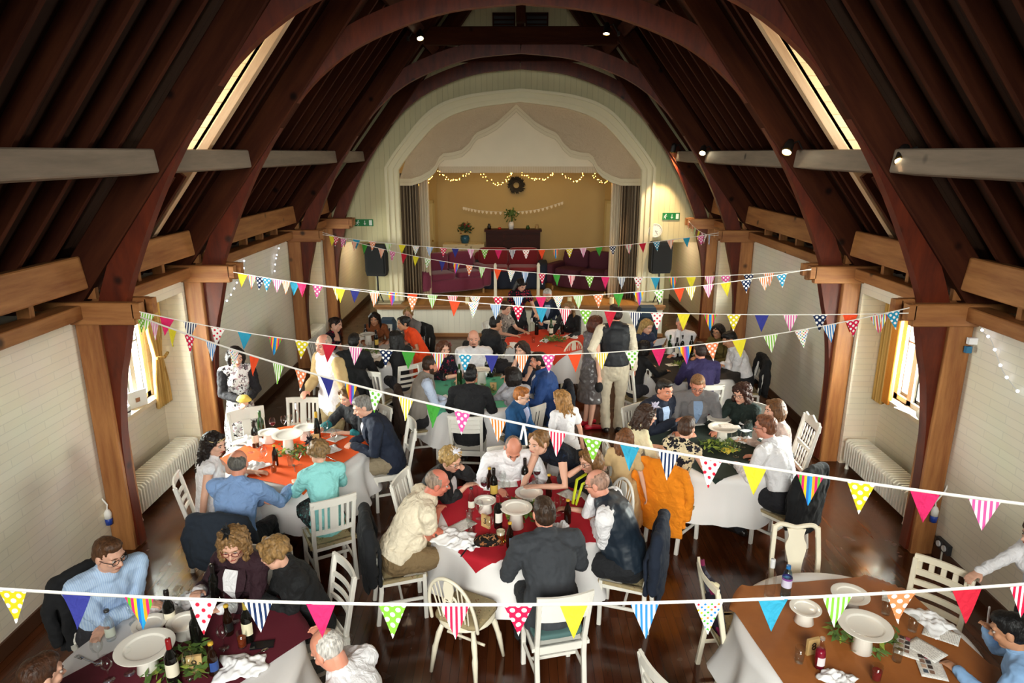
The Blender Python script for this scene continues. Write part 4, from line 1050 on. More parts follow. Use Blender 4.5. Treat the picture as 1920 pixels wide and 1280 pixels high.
def chair(style, xy, face, label, m_=None, group=None):
    """face: compass angle in degrees of the way the sitter looks (90 = away from the gallery)"""
    m_ = m_ or M_PAINT; key = (style, m_.name); rz = math.radians(face - 90)
    if key not in PROTO:
        T = make_chair(style, m_); PROTO[key] = T; T.location = (xy[0], xy[1], 0); T.rotation_euler = (0, 0, rz); T['label'] = label
        return T
    return dup(PROTO[key], (xy[0], xy[1], 0), rz, label)
def CT(x, y, face, z=.92):
    p = P(x, y, z=z); a = math.radians(face); return (p.x + .27 * math.cos(a), p.y + .27 * math.sin(a))
def FP(x, y, z=0): p = P(x, y, z=z); return (p.x, p.y)
# ================================================================== PEOPLE
LATE = []                                   # meshes whose modifiers are applied together at the end
SKINC = 'c98f72'
def skin(c): return mat(c, .55, var=.06, scale=9, name='skin_' + c)
def melt(name, b, mats, parent, vox, smooth=4, noise=0, nscale=.1, label=None):
    """fuse overlapping solids into one continuous surface"""
    o = b.build(name, mats, parent, True, label=label)
    m = o.modifiers.new('r', 'REMESH'); m.mode = 'VOXEL'; m.voxel_size = vox; m.use_smooth_shade = True
    if smooth:
        m = o.modifiers.new('s', 'SMOOTH'); m.iterations = smooth; m.factor = .5
    if noise:
        t = NOISE.get(nscale)
        if t is None:
            t = NOISE[nscale] = bpy.data.textures.new('folds', 'CLOUDS'); t.noise_scale = nscale; t.noise_depth = 2
        m = o.modifiers.new('d', 'DISPLACE'); m.texture = t; m.strength = noise; m.mid_level = .5; m.texture_coords = 'LOCAL'
    LATE.append(o); return o
NOISE = {}
def bake_late():
    dg = bpy.context.evaluated_depsgraph_get()
    for o in LATE:
        me = bpy.data.meshes.new_from_object(o.evaluated_get(dg), preserve_all_data_layers=False, depsgraph=dg)
        me.polygons.foreach_set('use_smooth', [True] * len(me.polygons))
        me.name = o.name; BAKED.append((o, me))
    for o, me in BAKED: o.modifiers.clear(); o.data = me
    LATE.clear()
BAKED = []
def fold(pts, r, seg=10): return pts, r, seg
def ik(a, t, l1, l2, pole):
    a, t = V(a), V(t); d = t - a; D = max(1e-4, d.length)
    if D > (l1 + l2) * .995: t = a + d / D * (l1 + l2) * .995; d = t - a; D = d.length
    if D < abs(l1 - l2) * 1.05 + .02: D = abs(l1 - l2) * 1.05 + .02
    x = (l1 * l1 - l2 * l2 + D * D) / (2 * D); h = math.sqrt(max(0, l1 * l1 - x * x)); u = d.normalized()
    p = V(pole); p = p - u * p.dot(u); p.normalize()
    return a + u * x + p * h, t
def hand(b, wr, d, nrm, side, curl=.5, sc=1.0, spread=.1):
    """palm and five bent fingers; d = pointing way, nrm = back of the hand, side = +1 right hand"""
    d = V(d).normalized(); n = V(nrm); n = (n - d * n.dot(d)).normalized(); x = d.cross(n) * 1.0   # x: towards the thumb for a left hand
    th = x * (-1 if side > 0 else 1)
    b.tube([wr - d * .02, wr + d * .03 * sc, wr + d * .075 * sc], [(.026 * sc, .019 * sc), (.036 * sc, .016 * sc), (.038 * sc, .013 * sc)], 10, up=n) if False else None
    vs = [wr - d * .015, wr + d * .03 * sc, wr + d * .08 * sc]
    b.tube(vs, [(.019 * sc, .026 * sc), (.016 * sc, .038 * sc), (.012 * sc, .039 * sc)], 10, up=x)
    for k, (o, L) in enumerate(((.03, .07), (.010, .078), (-.010, .072), (-.03, .057))):
        p = wr + d * .082 * sc + th * o * sc; a = curl * .5; pts = [p - d * .015]; rad = [.0092 * sc]
        dd = (d + th * o * spread * 8).normalized()
        for j, f in enumerate((.45, .32, .23)):
            dirn = (dd * math.cos(a) - n * math.sin(a)).normalized(); p = p + dirn * L * f * sc; pts.append(p); rad.append((.0086 - .0009 * j) * sc); a += curl * .75
        b.tube(pts, rad, 7)
    p = wr + d * .02 * sc + th * .03 * sc
    t1 = p + (th * .6 + d * .7 - n * .25).normalized() * .036 * sc; t2 = t1 + (th * .25 + d * .9 - n * (.2 + curl * .4)).normalized() * .032 * sc
    b.tube([wr + d * .012 * sc + th * .012 * sc, p, t1, t2], [.014 * sc, .0125 * sc, .0105 * sc, .0085 * sc], 7)
HAIRM = {}
def hairm(c):
    if c in HAIRM: return HAIRM[c]
    m, nt, bs = base_mat('hair_' + c); k = srgb(c)
    n = nd(nt, 'ShaderNodeTexNoise'); n.inputs['Scale'].default_value = 40; n.inputs['Detail'].default_value = 4
    nt.links.new(coords(nt, 'Object', (1.6, 1.6, .35)), n.inputs['Vector'])
    mx = nd(nt, 'ShaderNodeMix', data_type='RGBA'); mx.inputs['A'].default_value = (*[x * .35 for x in k], 1); mx.inputs['B'].default_value = (*[min(1, x * 1.12) for x in k], 1)
    rr = ramp(nt, [(.3, '000000'), (.7, 'ffffff')]); nt.links.new(n.outputs['Fac'], rr.inputs['Fac']); nt.links.new(rr.outputs['Color'], mx.inputs['Factor'])
    nt.links.new(mx.outputs['Result'], bs.inputs['Base Color']); bs.inputs['Roughness'].default_value = .5; bs.inputs['Specular IOR Level'].default_value = .35
    add_bump(nt, bs, n.outputs['Fac'], .8, .01); HAIRM[c] = m; return m

class Person: pass
def person(label, at, face, h=1.72, pose='sit', lean=8, side=0, yaw=0, pitch=10, tilt=0, R=None, L=None, skinc=SKINC, hair=('short', '4a3524'), build=1.0,
           female=False, top=None, jacket=None, vest=None, bottom=('trousers', '2a2a30'), shoe='1c1512', glasses=None, beard=None, vox=.008, near=True,
           legs=None, hz=None, twist=0, belly=0, extra=None, sleeves=None, name='person', cat='person', facefeat=True, knees=None, poleR=None, poleL=None, hcurl=.6, tuck=True):
    """one figure. at: world (x, y) of the head, or ('px', x, y) a photo pixel of the head centre."""
    s = h / 1.75; ra = math.radians
    H0 = (.56 if pose == 'sit' else .93 * s) if hz is None else hz
    la, sd = ra(lean), ra(side)
    def dirn(k): return V((math.sin(sd * k), math.sin(la * k), math.cos(la * k) * math.cos(sd * k))).normalized()
    hip = V((0, 0, H0)); waist = hip + dirn(.55) * .17 * s; chest = waist + dirn(1) * .2 * s; neck = chest + dirn(1.2) * .17 * s
    hd = (V((math.sin(sd * 1.1), math.sin(la * .9), math.cos(la * .9)))).normalized()
    headc = neck + hd * .075 * s + V((0, .02, .085 * s))
    Hs = s ** .6 * 1.02
    # head frame
    q = Matrix.Rotation(ra(yaw), 3, 'Z') @ Matrix.Rotation(ra(-pitch), 3, 'X') @ Matrix.Rotation(ra(tilt), 3, 'Y')
    headc = headc + q @ V((0, .02, .03)) - V((0, .0, .03))
    rz = ra(face - 90); RZ = Matrix.Rotation(rz, 3, 'Z')
    if at[0] == 'px': w = P(at[1], at[2], z=headc.z)
    else: w = V((at[0], at[1], 0))
    base = w - RZ @ headc; base.z = 0
    T = thing(name, label, cat, base, rz)
    tx = Matrix.Rotation(ra(twist), 3, 'Z')
    bw = (.94 if female else 1.03) * build
    sh = [chest + dirn(1.1) * .12 * s + tx @ V((e * .175 * s * bw, 0, 0)) for e in (-1, 1)]
    aL1, aL2 = .285 * s, .255 * s
    DEF = {'table': lambda e: V((e * .17, .44, TZ + .035)), 'lap': lambda e: V((e * .1, .3, .66)), 'down': lambda e: V((e * .27 * bw, .02, H0 - .1 * s)),
           'fold': lambda e: V((-e * .1, .36 + .03 * e, TZ + .07 + .03 * e)), 'chin': lambda e: headc + q @ V((e * .05, .075, -.11)), 'cheek': lambda e: headc + q @ V((e * .085, .03, -.08)),
           'front': lambda e: V((e * .06, .36, .95)), 'brow': lambda e: headc + q @ V((e * .075, .075, .02)), 'hips': lambda e: V((e * .2, .02, H0 + .05)), 'clasp': lambda e: V((e * .035, .42, TZ + .06)),
           'tablein': lambda e: V((e * .06, .4, TZ + .035)), 'tablefar': lambda e: V((e * .16, .58, TZ + .035))}
    wr, el = [], []
    for i, e in enumerate((-1, 1)):
        t = (L, R)[i]
        if t is None: t = 'table' if pose == 'sit' else 'down'
        tgt = DEF[t](e) if isinstance(t, str) else V(t)
        if not isinstance(t, str) and len(t) == 4: tgt = RZ.transposed() @ (V(t[:3]) - base)
        pole = (poleL, poleR)[i] or (e * .55, -.35, -.8)
        k, w_ = ik(sh[i], tgt, aL1, aL2, pole); el.append(k); wr.append(w_)
    # legs
    hips = [hip + V((e * .09 * s * bw, 0, -.02)) for e in (-1, 1)]; kn, an, toe = [], [], []
    for i, e in enumerate((-1, 1)):
        if pose == 'sit':
            kx = .13 if not female else .07
            if knees: kx = knees
            kn.append(V((e * kx, .43 * s, .52))); an.append(V((e * (kx + .0), .40 * s + .03 * e, .09))); toe.append(an[i] + V((e * .02, .17, -.055)))
        else:
            st = (legs or (0, 0))[i]; kn.append(hips[i] + V((e * .005, .03 + st * .5, -.42 * s))); an.append(V((e * .085 * s, st - .02, .085))); toe.append(an[i] + V((e * .04, .17, -.055)))
    fem = female
    def torso(b, inf=0.0, low=True, yoke=True):
        # oval sections from the seat to the neck
        sec = [(hip - V((0, 0, .09 * s)), .145, .11), (hip, .165 if not fem else .17, .118), (hip + (waist - hip) * .6, .15 if not fem else .145, .112), (waist + (chest - waist) * .2, .14 if not fem else .122, .105),
               (chest, .165 if not fem else .148, .118), (chest + dirn(1.1) * .075 * s, .168 if not fem else .15, .112), (chest + dirn(1.15) * .135 * s, .13, .088), (neck - dirn(1.2) * .01, .075, .07)]
        if not low: sec = sec[2:]
        pts = [p for p, _, _ in sec]; rad = [(w * s * bw + inf, d * s * build + inf) for _, w, d in sec]
        b.tube(pts, rad, 16, up=V((0, 1, 0)))
        if fem:
            for e in (-1, 1): b.ball(chest + V((e * .065 * s, .085 * s * build, -.01)) + tx @ V((0, 0, 0)), (.062 * s + inf, .055 * s + inf, .062 * s + inf), 12, 8)
        if belly: b.ball(waist + V((0, .06 + belly * .03, -.02)), (.15 * bw + inf, .11 + belly * .04 + inf, .15 + inf), 14, 9)
        for i, e in enumerate((-1, 1) if yoke else ()): b.tube([chest + dirn(1.15) * .125 * s + V((e * .04, 0, .01)), sh[i] + V((0, 0, .005))], [.07 * s + inf, .058 * s * build + inf], 10)
    def arm(b, i, inf=0.0, frac=1.0, cuff=None):
        pts = [sh[i], sh[i].lerp(el[i], .5), el[i], el[i].lerp(wr[i], .45), wr[i]]
        rad = [.056 * build, .05 * build, .043, .041, .029]
        if fem: rad = [r * .86 for r in rad]
        # shorten
        cut = max(1, min(5, int(round(frac * 4)) + 1)); pts, rad = pts[:cut], rad[:cut]
        rad = [r * s + inf for r in rad]
        if cuff: rad[-1] += cuff
        b.tube(pts, rad, 10)
    def leg(b, i, inf=0.0, toank=True, flare=0):
        pts = [hips[i], hips[i].lerp(kn[i], .5), kn[i], kn[i].lerp(an[i], .35), an[i]]
        rad = [(.088 + inf) * s * build, (.078 + inf) * s * build, (.056 + inf) * s, (.054 + inf) * s, (.036 + inf + flare) * s]
        b.tube(pts, rad, 12)
    # ---- body: one continuous surface
    b = MB(); torso(b, -.004)
    for i in (0, 1):
        arm(b, i, -.002); leg(b, i, -.004)
        fd = (wr[i] - el[i]).normalized(); e = (-1, 1)[i]
        t = (L, R)[i]
        hand_d = fd; up = V((0, 0, 1)) if abs(fd.z) < .8 else V((e, .2, 0))
        if isinstance(t, str) and t in ('chin', 'cheek', 'brow'): hand_d = (q @ V((-e * .1, -.1, .9))); up = q @ V((e, .3, 0))
        elif t is None and pose == 'sit' or t in ('table', 'fold', 'tablein', 'tablefar', 'clasp'): hand_d = V((fd.x, fd.y, min(fd.z, 0) * .2)).normalized()
        hand(b, wr[i], hand_d, up, e, hcurl, s ** .5)
        b.tube([an[i] - V((0, .05, .045)), an[i] + V((0, .05, -.05)), toe[i]], [.036 * s, .034 * s, .028 * s], 8)
    b.tube([neck - dirn(1.2) * .03, headc + q @ V((0, -.022, -.06)) * Hs], [.06 * s * (1 if not fem else .82), .054 * s * (1 if not fem else .84)], 12)
    HM = Matrix.Translation(headc) @ q.to_4x4() @ Matrix.Scale(Hs, 4)
    def hb(c, r): b.ball(c, r, 14, 10, M=HM)
    hb((0, -.012, .03), (.077, .097, .09)); hb((0, .022, -.03), (.063, .07, .084)); hb((0, .048, -.088), (.034, .036, .028))
    for e in (-1, 1):
        hb((e * .036, .01, -.058), (.03, .045, .045)); hb((e * .036, .06, -.018), (.026, .026, .024)); hb((e * .078, -.008, -.005), (.011, .021, .032)); hb((e * .011, .098, -.026), (.010, .011, .009))
    b2 = MB()
    b2.tube([(0, .084, .014), (0, .098, -.008), (0, .11, -.024)], [.0095, .0105, .0125], 8); b2.tube([(-.045, .07, .032), (0, .088, .034), (.045, .07, .032)], [.011, .012, .011], 8); b2.tube([(-.02, .084, -.056), (0, .09, -.054), (.02, .084, -.056)], [.007, .0095, .007], 8)
    b.add(b2.v, b2.f, 0, HM)
    bald = hair and hair[0] in ('fringe', 'stubble')
    body = melt('body', b, skin(skinc), T, vox, 2)
    HMt = HM
    def hpart(nm, bb, m_, smooth=True, label=None): 
        o = bb.build(nm, m_, T, smooth, label=label); return o
    if facefeat:
        for e in (-1, 1):
            bb = MB(); bb.ball((e * .031, .0785, .006), (.0135, .0105, .0075), 10, 6, 0, HM); bb.ball((e * .031, .0855, .006), (.0072, .005, .0066), 8, 5, 1, HM); hpart('eye', bb, [mat('b8aaa0', .4), mat('1a100a', .3)])
            bb = MB(); v2 = MB(); v2.tube([(e * .016, .089, .026), (e * .032, .088, .031), (e * .048, .076, .025)], [.0035, .0042, .0025], 6); bb.add(v2.v, v2.f, 0, HM); hpart('eyebrow', bb, hairm(hair[1] if hair and not bald else '4a3a30'))
        bb = MB(); v2 = MB(); v2.tube([(-.023, .085, -.055), (0, .0965, -.053), (.023, .085, -.055)], [(.003, .005), (.005, .008), (.003, .005)], 8, up=V((0, 1, 0))); bb.add(v2.v, v2.f, 0, HM); hpart('lips', bb, mat('a3473f' if fem else '9a5a4c', .5))
    if glasses:
        bb = MB(); v2 = MB()
        for e in (-1, 1):
            v2.tube([(e * .033 + .023 * math.copysign(abs(math.cos(a)) ** .6, math.cos(a)), .101 - .004 * abs(math.cos(a)), .005 + .016 * math.copysign(abs(math.sin(a)) ** .6, math.sin(a))) for a in [k * PI / 8 for k in range(17)]], .0022, 5)
            v2.tube([(e * .056, .098, .008), (e * .078, .05, .008), (e * .081, -.01, .004)], .0022, 5)
        v2.tube([(-.011, .103, .008), (0, .106, .01), (.011, .103, .008)], .002, 5); bb.add(v2.v, v2.f, 0, HM); hpart('glasses', bb, mat(glasses, .3))
    if beard:
        bb = MB(); v2 = MB()
        if beard[0] == 'goatee': v2.ball((0, .066, -.092), (.026, .03, .022), 12, 8); v2.tube([(-.026, .078, -.062), (-.02, .087, -.045), (0, .096, -.041), (.02, .087, -.045), (.026, .078, -.062)], .0062, 6)
        else: v2.ball((0, .032, -.082), (.052, .058, .042), 14, 8); v2.tube([(-.03, .076, -.06), (-.02, .086, -.044), (0, .096, -.04), (.02, .086, -.044), (.03, .076, -.06)], .006, 6); [v2.ball((e * .05, .01, -.055), (.02, .035, .05), 10, 8) for e in (-1, 1)]
        bb.add(v2.v, v2.f, 0, HM); melt('beard', bb, hairm(beard[1]), T, max(vox * .8, .006), 1)
    # ---- hair
    if hair:
        kind, hc = hair[0], hair[1]; bb = MB(); nz, ns = .012, .03
        def cap(c=(0, -.02, .03), r=(.084, .098, .092)): bb.ball(c, r, 16, 12, M=HM)
        rr = random.Random(sum(map(ord, label)))
        if kind == 'short': cap((0, -.022, .038), (.083, .096, .085)); bb.ball((0, -.045, -.005), (.08, .07, .075), 14, 10, M=HM); nz = .008; bb.ball((0, .02, .088), (.066, .062, .04), 12, 8, M=HM)
        elif kind == 'fringe':
            bb.ball((0, -.036, .022), (.0805, .081, .08), 16, 12, M=HM); [bb.ball((e * .066, .0, -.004), (.014, .03, .03), 8, 6, M=HM) for e in (-1, 1)]
            nz = .004
        elif kind == 'stubble': cap((0, -.016, .028), (.0785, .0965, .089)); nz = 0
        elif kind == 'bob':
            cap((0, -.02, .04), (.09, .1, .088))
            for a in range(-115, 116, 12):
                t = math.radians(a - 90); v2 = MB(); r = .088; v2.tube([(r * math.cos(t), -.015 + r * math.sin(t), .04), ((r + .01) * math.cos(t), -.015 + (r + .01) * math.sin(t), -.03), ((r - .004) * math.cos(t), -.015 + (r - .004) * math.sin(t), -.1)], [.022, .025, .017], 7); bb.add(v2.v, v2.f, 0, HM)
        elif kind == 'wavy':   # short full waves off the face
            cap((0, -.025, .045), (.096, .104, .09))
            for k in range(46):
                t = math.radians(rr.uniform(-125, 125) - 90); ph = rr.uniform(-.5, 1.2); r = .093
                c = (r * math.cos(t) * math.cos(ph), -.02 + r * math.sin(t) * math.cos(ph), .025 + r * math.sin(ph)); bb.ball(c, (rr.uniform(.018, .03),) * 3, 7, 5, M=HM)
            for k in range(10): bb.ball((rr.uniform(-.06, .06), rr.uniform(.03, .06), rr.uniform(.095, .115)), (.022, .02, .016), 7, 5, M=HM)
            nz = .014
        elif kind == 'curly':
            cap((0, -.025, .04), (.1, .106, .098))
            for k in range(90):
                t = math.radians(rr.uniform(-130, 130) - 90); z = rr.uniform(-.11, .1); r = .1 * (1 - max(0, z - .03) * 4) ** .5 if z < .27 else .03
                bb.ball((r * math.cos(t), -.02 + r * math.sin(t), z), (rr.uniform(.017, .03),) * 3, 7, 5, M=HM)
            nz, ns = .022, .018
        elif kind in ('long', 'longcurly'):
            cap((0, -.02, .04), (.088, .101, .088)); ln = hair[2] if len(hair) > 2 else .3
            for k in range(26):
                t = math.radians(-112 + 224 * k / 25 - 90); r = .088; w_ = .012 if kind == 'long' else .03; pts = []
                for j in range(7):
                    u = j / 6; x = (r + .018 * math.sin(u * 2.4)) * math.cos(t); y = -.018 + (r + .018 * math.sin(u * 2.4)) * math.sin(t); z = .05 - u * ln
                    pts.append((x + (rr.uniform(-1, 1) * w_ * u), y - (.01 * u if y < 0 else .03 * u) + rr.uniform(-1, 1) * w_ * u, z))
                v2 = MB(); v2.tube(spline(pts, 2), [.021 - .011 * i / 12 for i in range(13)], 6); bb.add(v2.v, v2.f, 0, HM)
            if kind == 'longcurly': nz, ns = .02, .02
        elif kind == 'updo':
            cap((0, -.02, .038), (.085, .1, .087)); bb.ball((0, -.1, .04), (.05, .045, .048), 12, 8, M=HM); bb.ball((0, -.05, -.02), (.07, .06, .06), 10, 8, M=HM)
        if kind in ('long', 'longcurly', 'bob', 'updo', 'wavy', 'curly'):
            v2 = MB()
            for e in (-1, 1): v2.tube([(0, .035, .118), (e * .045, .06, .095), (e * .075, .045, .045), (e * .083, .02, -.01)], [.013, .016, .017, .012], 7)
            bb.add(v2.v, v2.f, 0, HM)
        hair_o = melt('hair', bb, hairm(hc), T, max(vox * .85, .006), 2, nz, ns)
    # ---- clothes
    def cloth(nm, fn, m_, inf_noise=.024, lab=None, v=None):
        bb = MB(); fn(bb); return melt(nm, bb, m_, T, v or max(vox * 1.15, .0085), 4, inf_noise, .07, lab)
    def tomat(c, tw=0): return c if not isinstance(c, str) else mat(c, .85, var=.05, scale=7, bump=.1, bscale=300)
    if bottom:
        kind, bm = bottom[0], tomat(bottom[1])
        if kind == 'trousers':
            def fn(bb):
                bb.tube([hip - V((0, 0, .09 * s)), hip, hip + (waist - hip) * .55], [(.155 * s * bw, .12 * s * build), (.176 * s * bw, .13 * s * build), (.162 * s * bw, .122 * s * build)], 16, up=V((0, 1, 0)))
                for i in (0, 1): leg(bb, i, .013, flare=.02)
            cloth('trousers', fn, bm)
        elif kind in ('skirt', 'longskirt'):
            ext = bottom[2] if len(bottom) > 2 else (.5 if kind == 'skirt' else .95)
            def fn(bb):
                if pose == 'sit':
                    mid = [(a + c) / 2 for a, c in zip(kn[0], kn[1])]
                    bb.tube([hip + (waist - hip) * .7, hip, V((0, .2, .55)), V((0, .42 * s, .53)), V((0, .46 * s, .42)), V((0, .44 * s, .55 - ext * .62))], [(.15, .115), (.19 * bw, .14), (.21, .11), (.2, .095), (.19, .1), (.21, .12)], 18, up=V((0, 1, .01)), caps=False)
                else:
                    bb.tube([hip + (waist - hip) * .8, hip + V((0, 0, -.02)), hip + V((0, .005, -.2 * s)), hip + V((0, .01, -ext * s))], [(.14, .11), (.18 * bw, .135), (.2, .155), (.2 + .07 * min(ext, .6), .16 + .07 * min(ext, .6))], 22, up=V((0, 1, 0)), caps=False)
            cloth('skirt', fn, bm, .03)
        for i in (0, 1):
            bb = MB(); sa = an[i]
            bb.tube([sa - V((0, .055, .045)), sa + V((0, .05, -.048)), toe[i]], [.043 * s, .041 * s, .034 * s], 10)
            if not fem: bb.tube([sa + V((0, 0, .02)), sa - V((0, .02, .03))], [.05 * s, .05 * s], 8)
            melt('shoe', bb, mat(shoe, .35), T, max(vox, .008), 2)
    if top:
        sl, tm = top[0], tomat(top[1])
        fr = {'long': 1.0, 'short': .27, 'none': 0, 'elbow': .5, 'threequarter': .75}[sl]
        def fn(bb):
            torso(bb, .012, not (bottom and bottom[0] == 'trousers' and (tuck or pose == 'sit')))
            for i in (0, 1):
                if fr: arm(bb, i, .013, fr, .008 if fr < 1 else .004)
            if not tuck: bb.tube([hip - V((0, 0, .1 if pose != 'sit' else -.01)), hip + (waist - hip) * .6], [(.187 * s * bw, .145 * s * build), (.176 * s * bw, .135 * s * build)], 16, up=V((0, 1, 0)), caps=False)
        shirt_o = cloth('shirt' if not fem else ('dress_top' if len(top) > 2 else 'blouse'), fn, tm)
        if len(top) > 2 and top[2] == 'collar' or (not fem and sl in ('long', 'short')):
            bb = MB(); pts = []
            c0 = neck + dirn(1.2) * .012
            for k in range(15):
                a = math.radians(-160 + 320 * k / 14 + 90); pts.append(c0 + V((math.cos(a) * .066 * s, math.sin(a) * .068 * s - .004, .012 - .022 * max(0, math.sin(a)))))
            bb.tube(pts, [(.009, .02)] * 15, 8, up=V((0, 0, 1))); o = bb.build('collar', tm, shirt_o, True)
    if sleeves:
        def fn(bb):
            for i, e in enumerate((-1, 1)):
                arm(bb, i, .024); bb.tube([neck + V((e * .05, -.03, -.02)), chest + dirn(1.15) * .12 * s + V((e * .1, -.02, 0)), sh[i]], [(.03, .05), (.06 * s, .08), (.072 * s, .07)], 12)
            bb.tube([waist + V((0, -.05, .04)), chest + V((0, -.05, 0)), chest + dirn(1.1) * .11 * s + V((0, -.045, 0))], [(.16 * bw, .085 * build), (.18 * bw, .1 * build), (.17 * bw, .085 * build)], 14, up=V((0, 1, 0)))
        cloth('bolero', fn, tomat(sleeves))
    if vest:
        def fn(bb): torso(bb, .02)
        bb = MB(); torso(bb, .026, False, False)
        bb.tube([sh[0].lerp(sh[1], .16), (sh[0] + sh[1]) / 2 + V((0, 0, .02)), sh[0].lerp(sh[1], .84)], [.088 * s, .1 * s, .088 * s], 12); bb.tube([hip + (waist - hip) * (.12 if pose == 'stand' else -.2), waist], [(.184 * s * bw, .142 * s * build), (.168 * s * bw, .134 * s * build)], 14, up=V((0, 1, 0)), caps=False)
        o = melt('waistcoat', bb, tomat(vest[0]), T, max(vox * 1.15, .0085), 12, .014, .08)
        # shirt V at the front
        if len(vest) > 1:
            bb = MB(); z = dirn(1.1); f = V((0, math.cos(la), -math.sin(la))); c0 = neck - z * .005 + f * .075; bb.add([c0 + V((-.05, -.02, 0)), c0 + V((.05, -.02, 0)), chest + f * (.138 * s * build + .006)], [(0, 1, 2)]); bb.build('shirt_front', tomat(vest[1]), T, sol=.012)
    if jacket:
        jm = tomat(jacket[0])
        def fn(bb):
            torso(bb, .024)
            bb.tube([hip - V((0, .0, .1 if pose != 'sit' else .05)), hip + (waist - hip) * .7], [(.196 * s * bw, .15 * s * build), (.178 * s * bw, .138 * s * build)], 16, up=V((0, 1, 0)))
            fr_ = 1.0 if len(jacket) < 3 else jacket[2]
            for i in (0, 1): arm(bb, i, .02, fr_, .006)
            bb.tube([neck + dirn(1.2) * .0 + V((0, -.045, 0)), neck + V((0, -.05, .012))], [(.05, .02), (.05, .016)], 8)
        jk = cloth('jacket', fn, jm, .026)
        # shirt front, collar and lapels
        f = V((0, math.cos(la * 1.05), -math.sin(la * 1.05))); z = dirn(1.05)
        if len(jacket) > 1 and jacket[1]:
            d0 = .118 * s * build + (.075 if fem else .042)
            fx = .03 if fem else 0
            top_ = neck - z * .012 + f * .1; up_ = chest + z * .115 * s + f * (.088 * s * build + .052 + fx * .4); midp = chest + z * .03 + f * (d0 + .004); low = waist + z * .09 + f * (.106 * s * build + .046 + belly * .09 + fx * .5)
            bb = MB(); bb.add([top_ + V((-.05, 0, .0)), top_ + V((.05, 0, .0)), up_ + V((.062, 0, 0)), midp + V((.052, 0, 0)), low, midp + V((-.052, 0, 0)), up_ + V((-.062, 0, 0))], [(0, 6, 2, 1), (6, 5, 3, 2), (5, 4, 3)]); bb.build('shirt_front', tomat(jacket[1]), jk, sol=.014)
            for e in (-1, 1):
                bb = MB(); g_ = f * .006; bb.add([top_ + V((e * .05, -.005, .01)), top_ + V((e * .085, -.03, .0)), up_ + V((e * .115, -.02, .0)), midp + V((e * .105, -.012, .01)), low + g_, midp + V((e * .046, 0, 0)) + g_, up_ + V((e * .056, 0, 0)) + g_], [(0, 1, 2, 6), (6, 2, 3, 5), (5, 3, 4)]); bb.build('lapel', jm, jk, sol=.012)
            bb = MB(); pts = []
            c0 = neck + dirn(1.2) * .016
            for k in range(15):
                a = math.radians(-160 + 320 * k / 14 + 90); pts.append(c0 + V((math.cos(a) * .064 * s, math.sin(a) * .066 * s - .004, .012 - .022 * max(0, math.sin(a)))))
            bb.tube(pts, [(.008, .02)] * 15, 8, up=V((0, 0, 1))); bb.build('collar', tomat(jacket[1]), jk, True)
            if len(jacket) > 3 and jacket[3]:
                bb = MB(); bb.tube([top_ + f * .02, midp + f * .016, low + f * .01], [(.018, .01), (.024, .008), (.03, .008)], 8, up=V((1, 0, 0))); bb.build('tie', tomat(jacket[3]), T, True)
    o = Person(); o.T = T; o.hair = hair_o if hair else T; o.base = base; o.RZ = RZ; o.wr = [RZ @ w_ + base for w_ in wr]; o.head = RZ @ headc + base; o.HM = HM; o.face = face; o.hips = hip
    o.seat = base + RZ @ V((0, .04, 0)); o.short = label
    PEOPLE.append(o)
    if extra: extra(o)
    return o
PEOPLE = []
def fascinator(o, c, pos, feather=True):
    b = MB(); rr = random.Random(4)
    for k in range(26):
        d = V((rr.gauss(0, 1), rr.gauss(0, 1), rr.gauss(.5, 1))).normalized(); p = V(pos); n = d.orthogonal().normalized() * .012
        b.add([p - n, p + d * .03 + n, p + d * rr.uniform(.05, .08), p + d * .03 - n], [(0, 1, 2, 3)])
    b.ball(pos, (.025, .025, .02), 8, 6)
    b2 = MB(); b2.add(b.v, b.f, 0, o.HM); b2.build('fascinator', mat(c, .7), o.hair, sol=.002)
def jacket_on_chair(label, xy, face, c, w=.44, long=.62, cat='jacket', sleeves=True, nm='hung_jacket', open_=.0):
    """garment hung over a chair back; face as for chairs"""
    T = thing(nm, label, cat, (xy[0], xy[1], 0), math.radians(face - 90)); b = MB()
    zt = .97
    b.tube([(0, -.3, zt - long), (0, -.31, .6), (0, -.3, .8), (0, -.285, zt - .04)], [(w * .56, .035), (w * .52, .04), (w * .53, .05), (w * .44, .045)], 16, up=V((0, 1, 0)))
    b.tube([(-w * .42, -.27, zt - .05), (0, -.275, zt - .015), (w * .42, -.27, zt - .05)], [.05, .045, .05], 10)
    if sleeves:
        for e in (-1, 1): b.tube([(e * w * .45, -.27, zt - .06), (e * w * .6, -.27, zt - .25), (e * w * .56, -.26, zt - .5)], [.055, .05, .043], 10)
    for e in (-1, 1): b.tube([(e * w * .4, -.24, zt - .06), (e * w * .42, -.19, .7), (e * w * .4, -.2, zt - long + .05)], [(.06, .02), (.05, .02), (.05, .02)], 8)
    melt('cloth_body', b, mat(c, .9, var=.08, scale=8) if isinstance(c, str) else c, T, .011, 5, .035, .09)
    return T
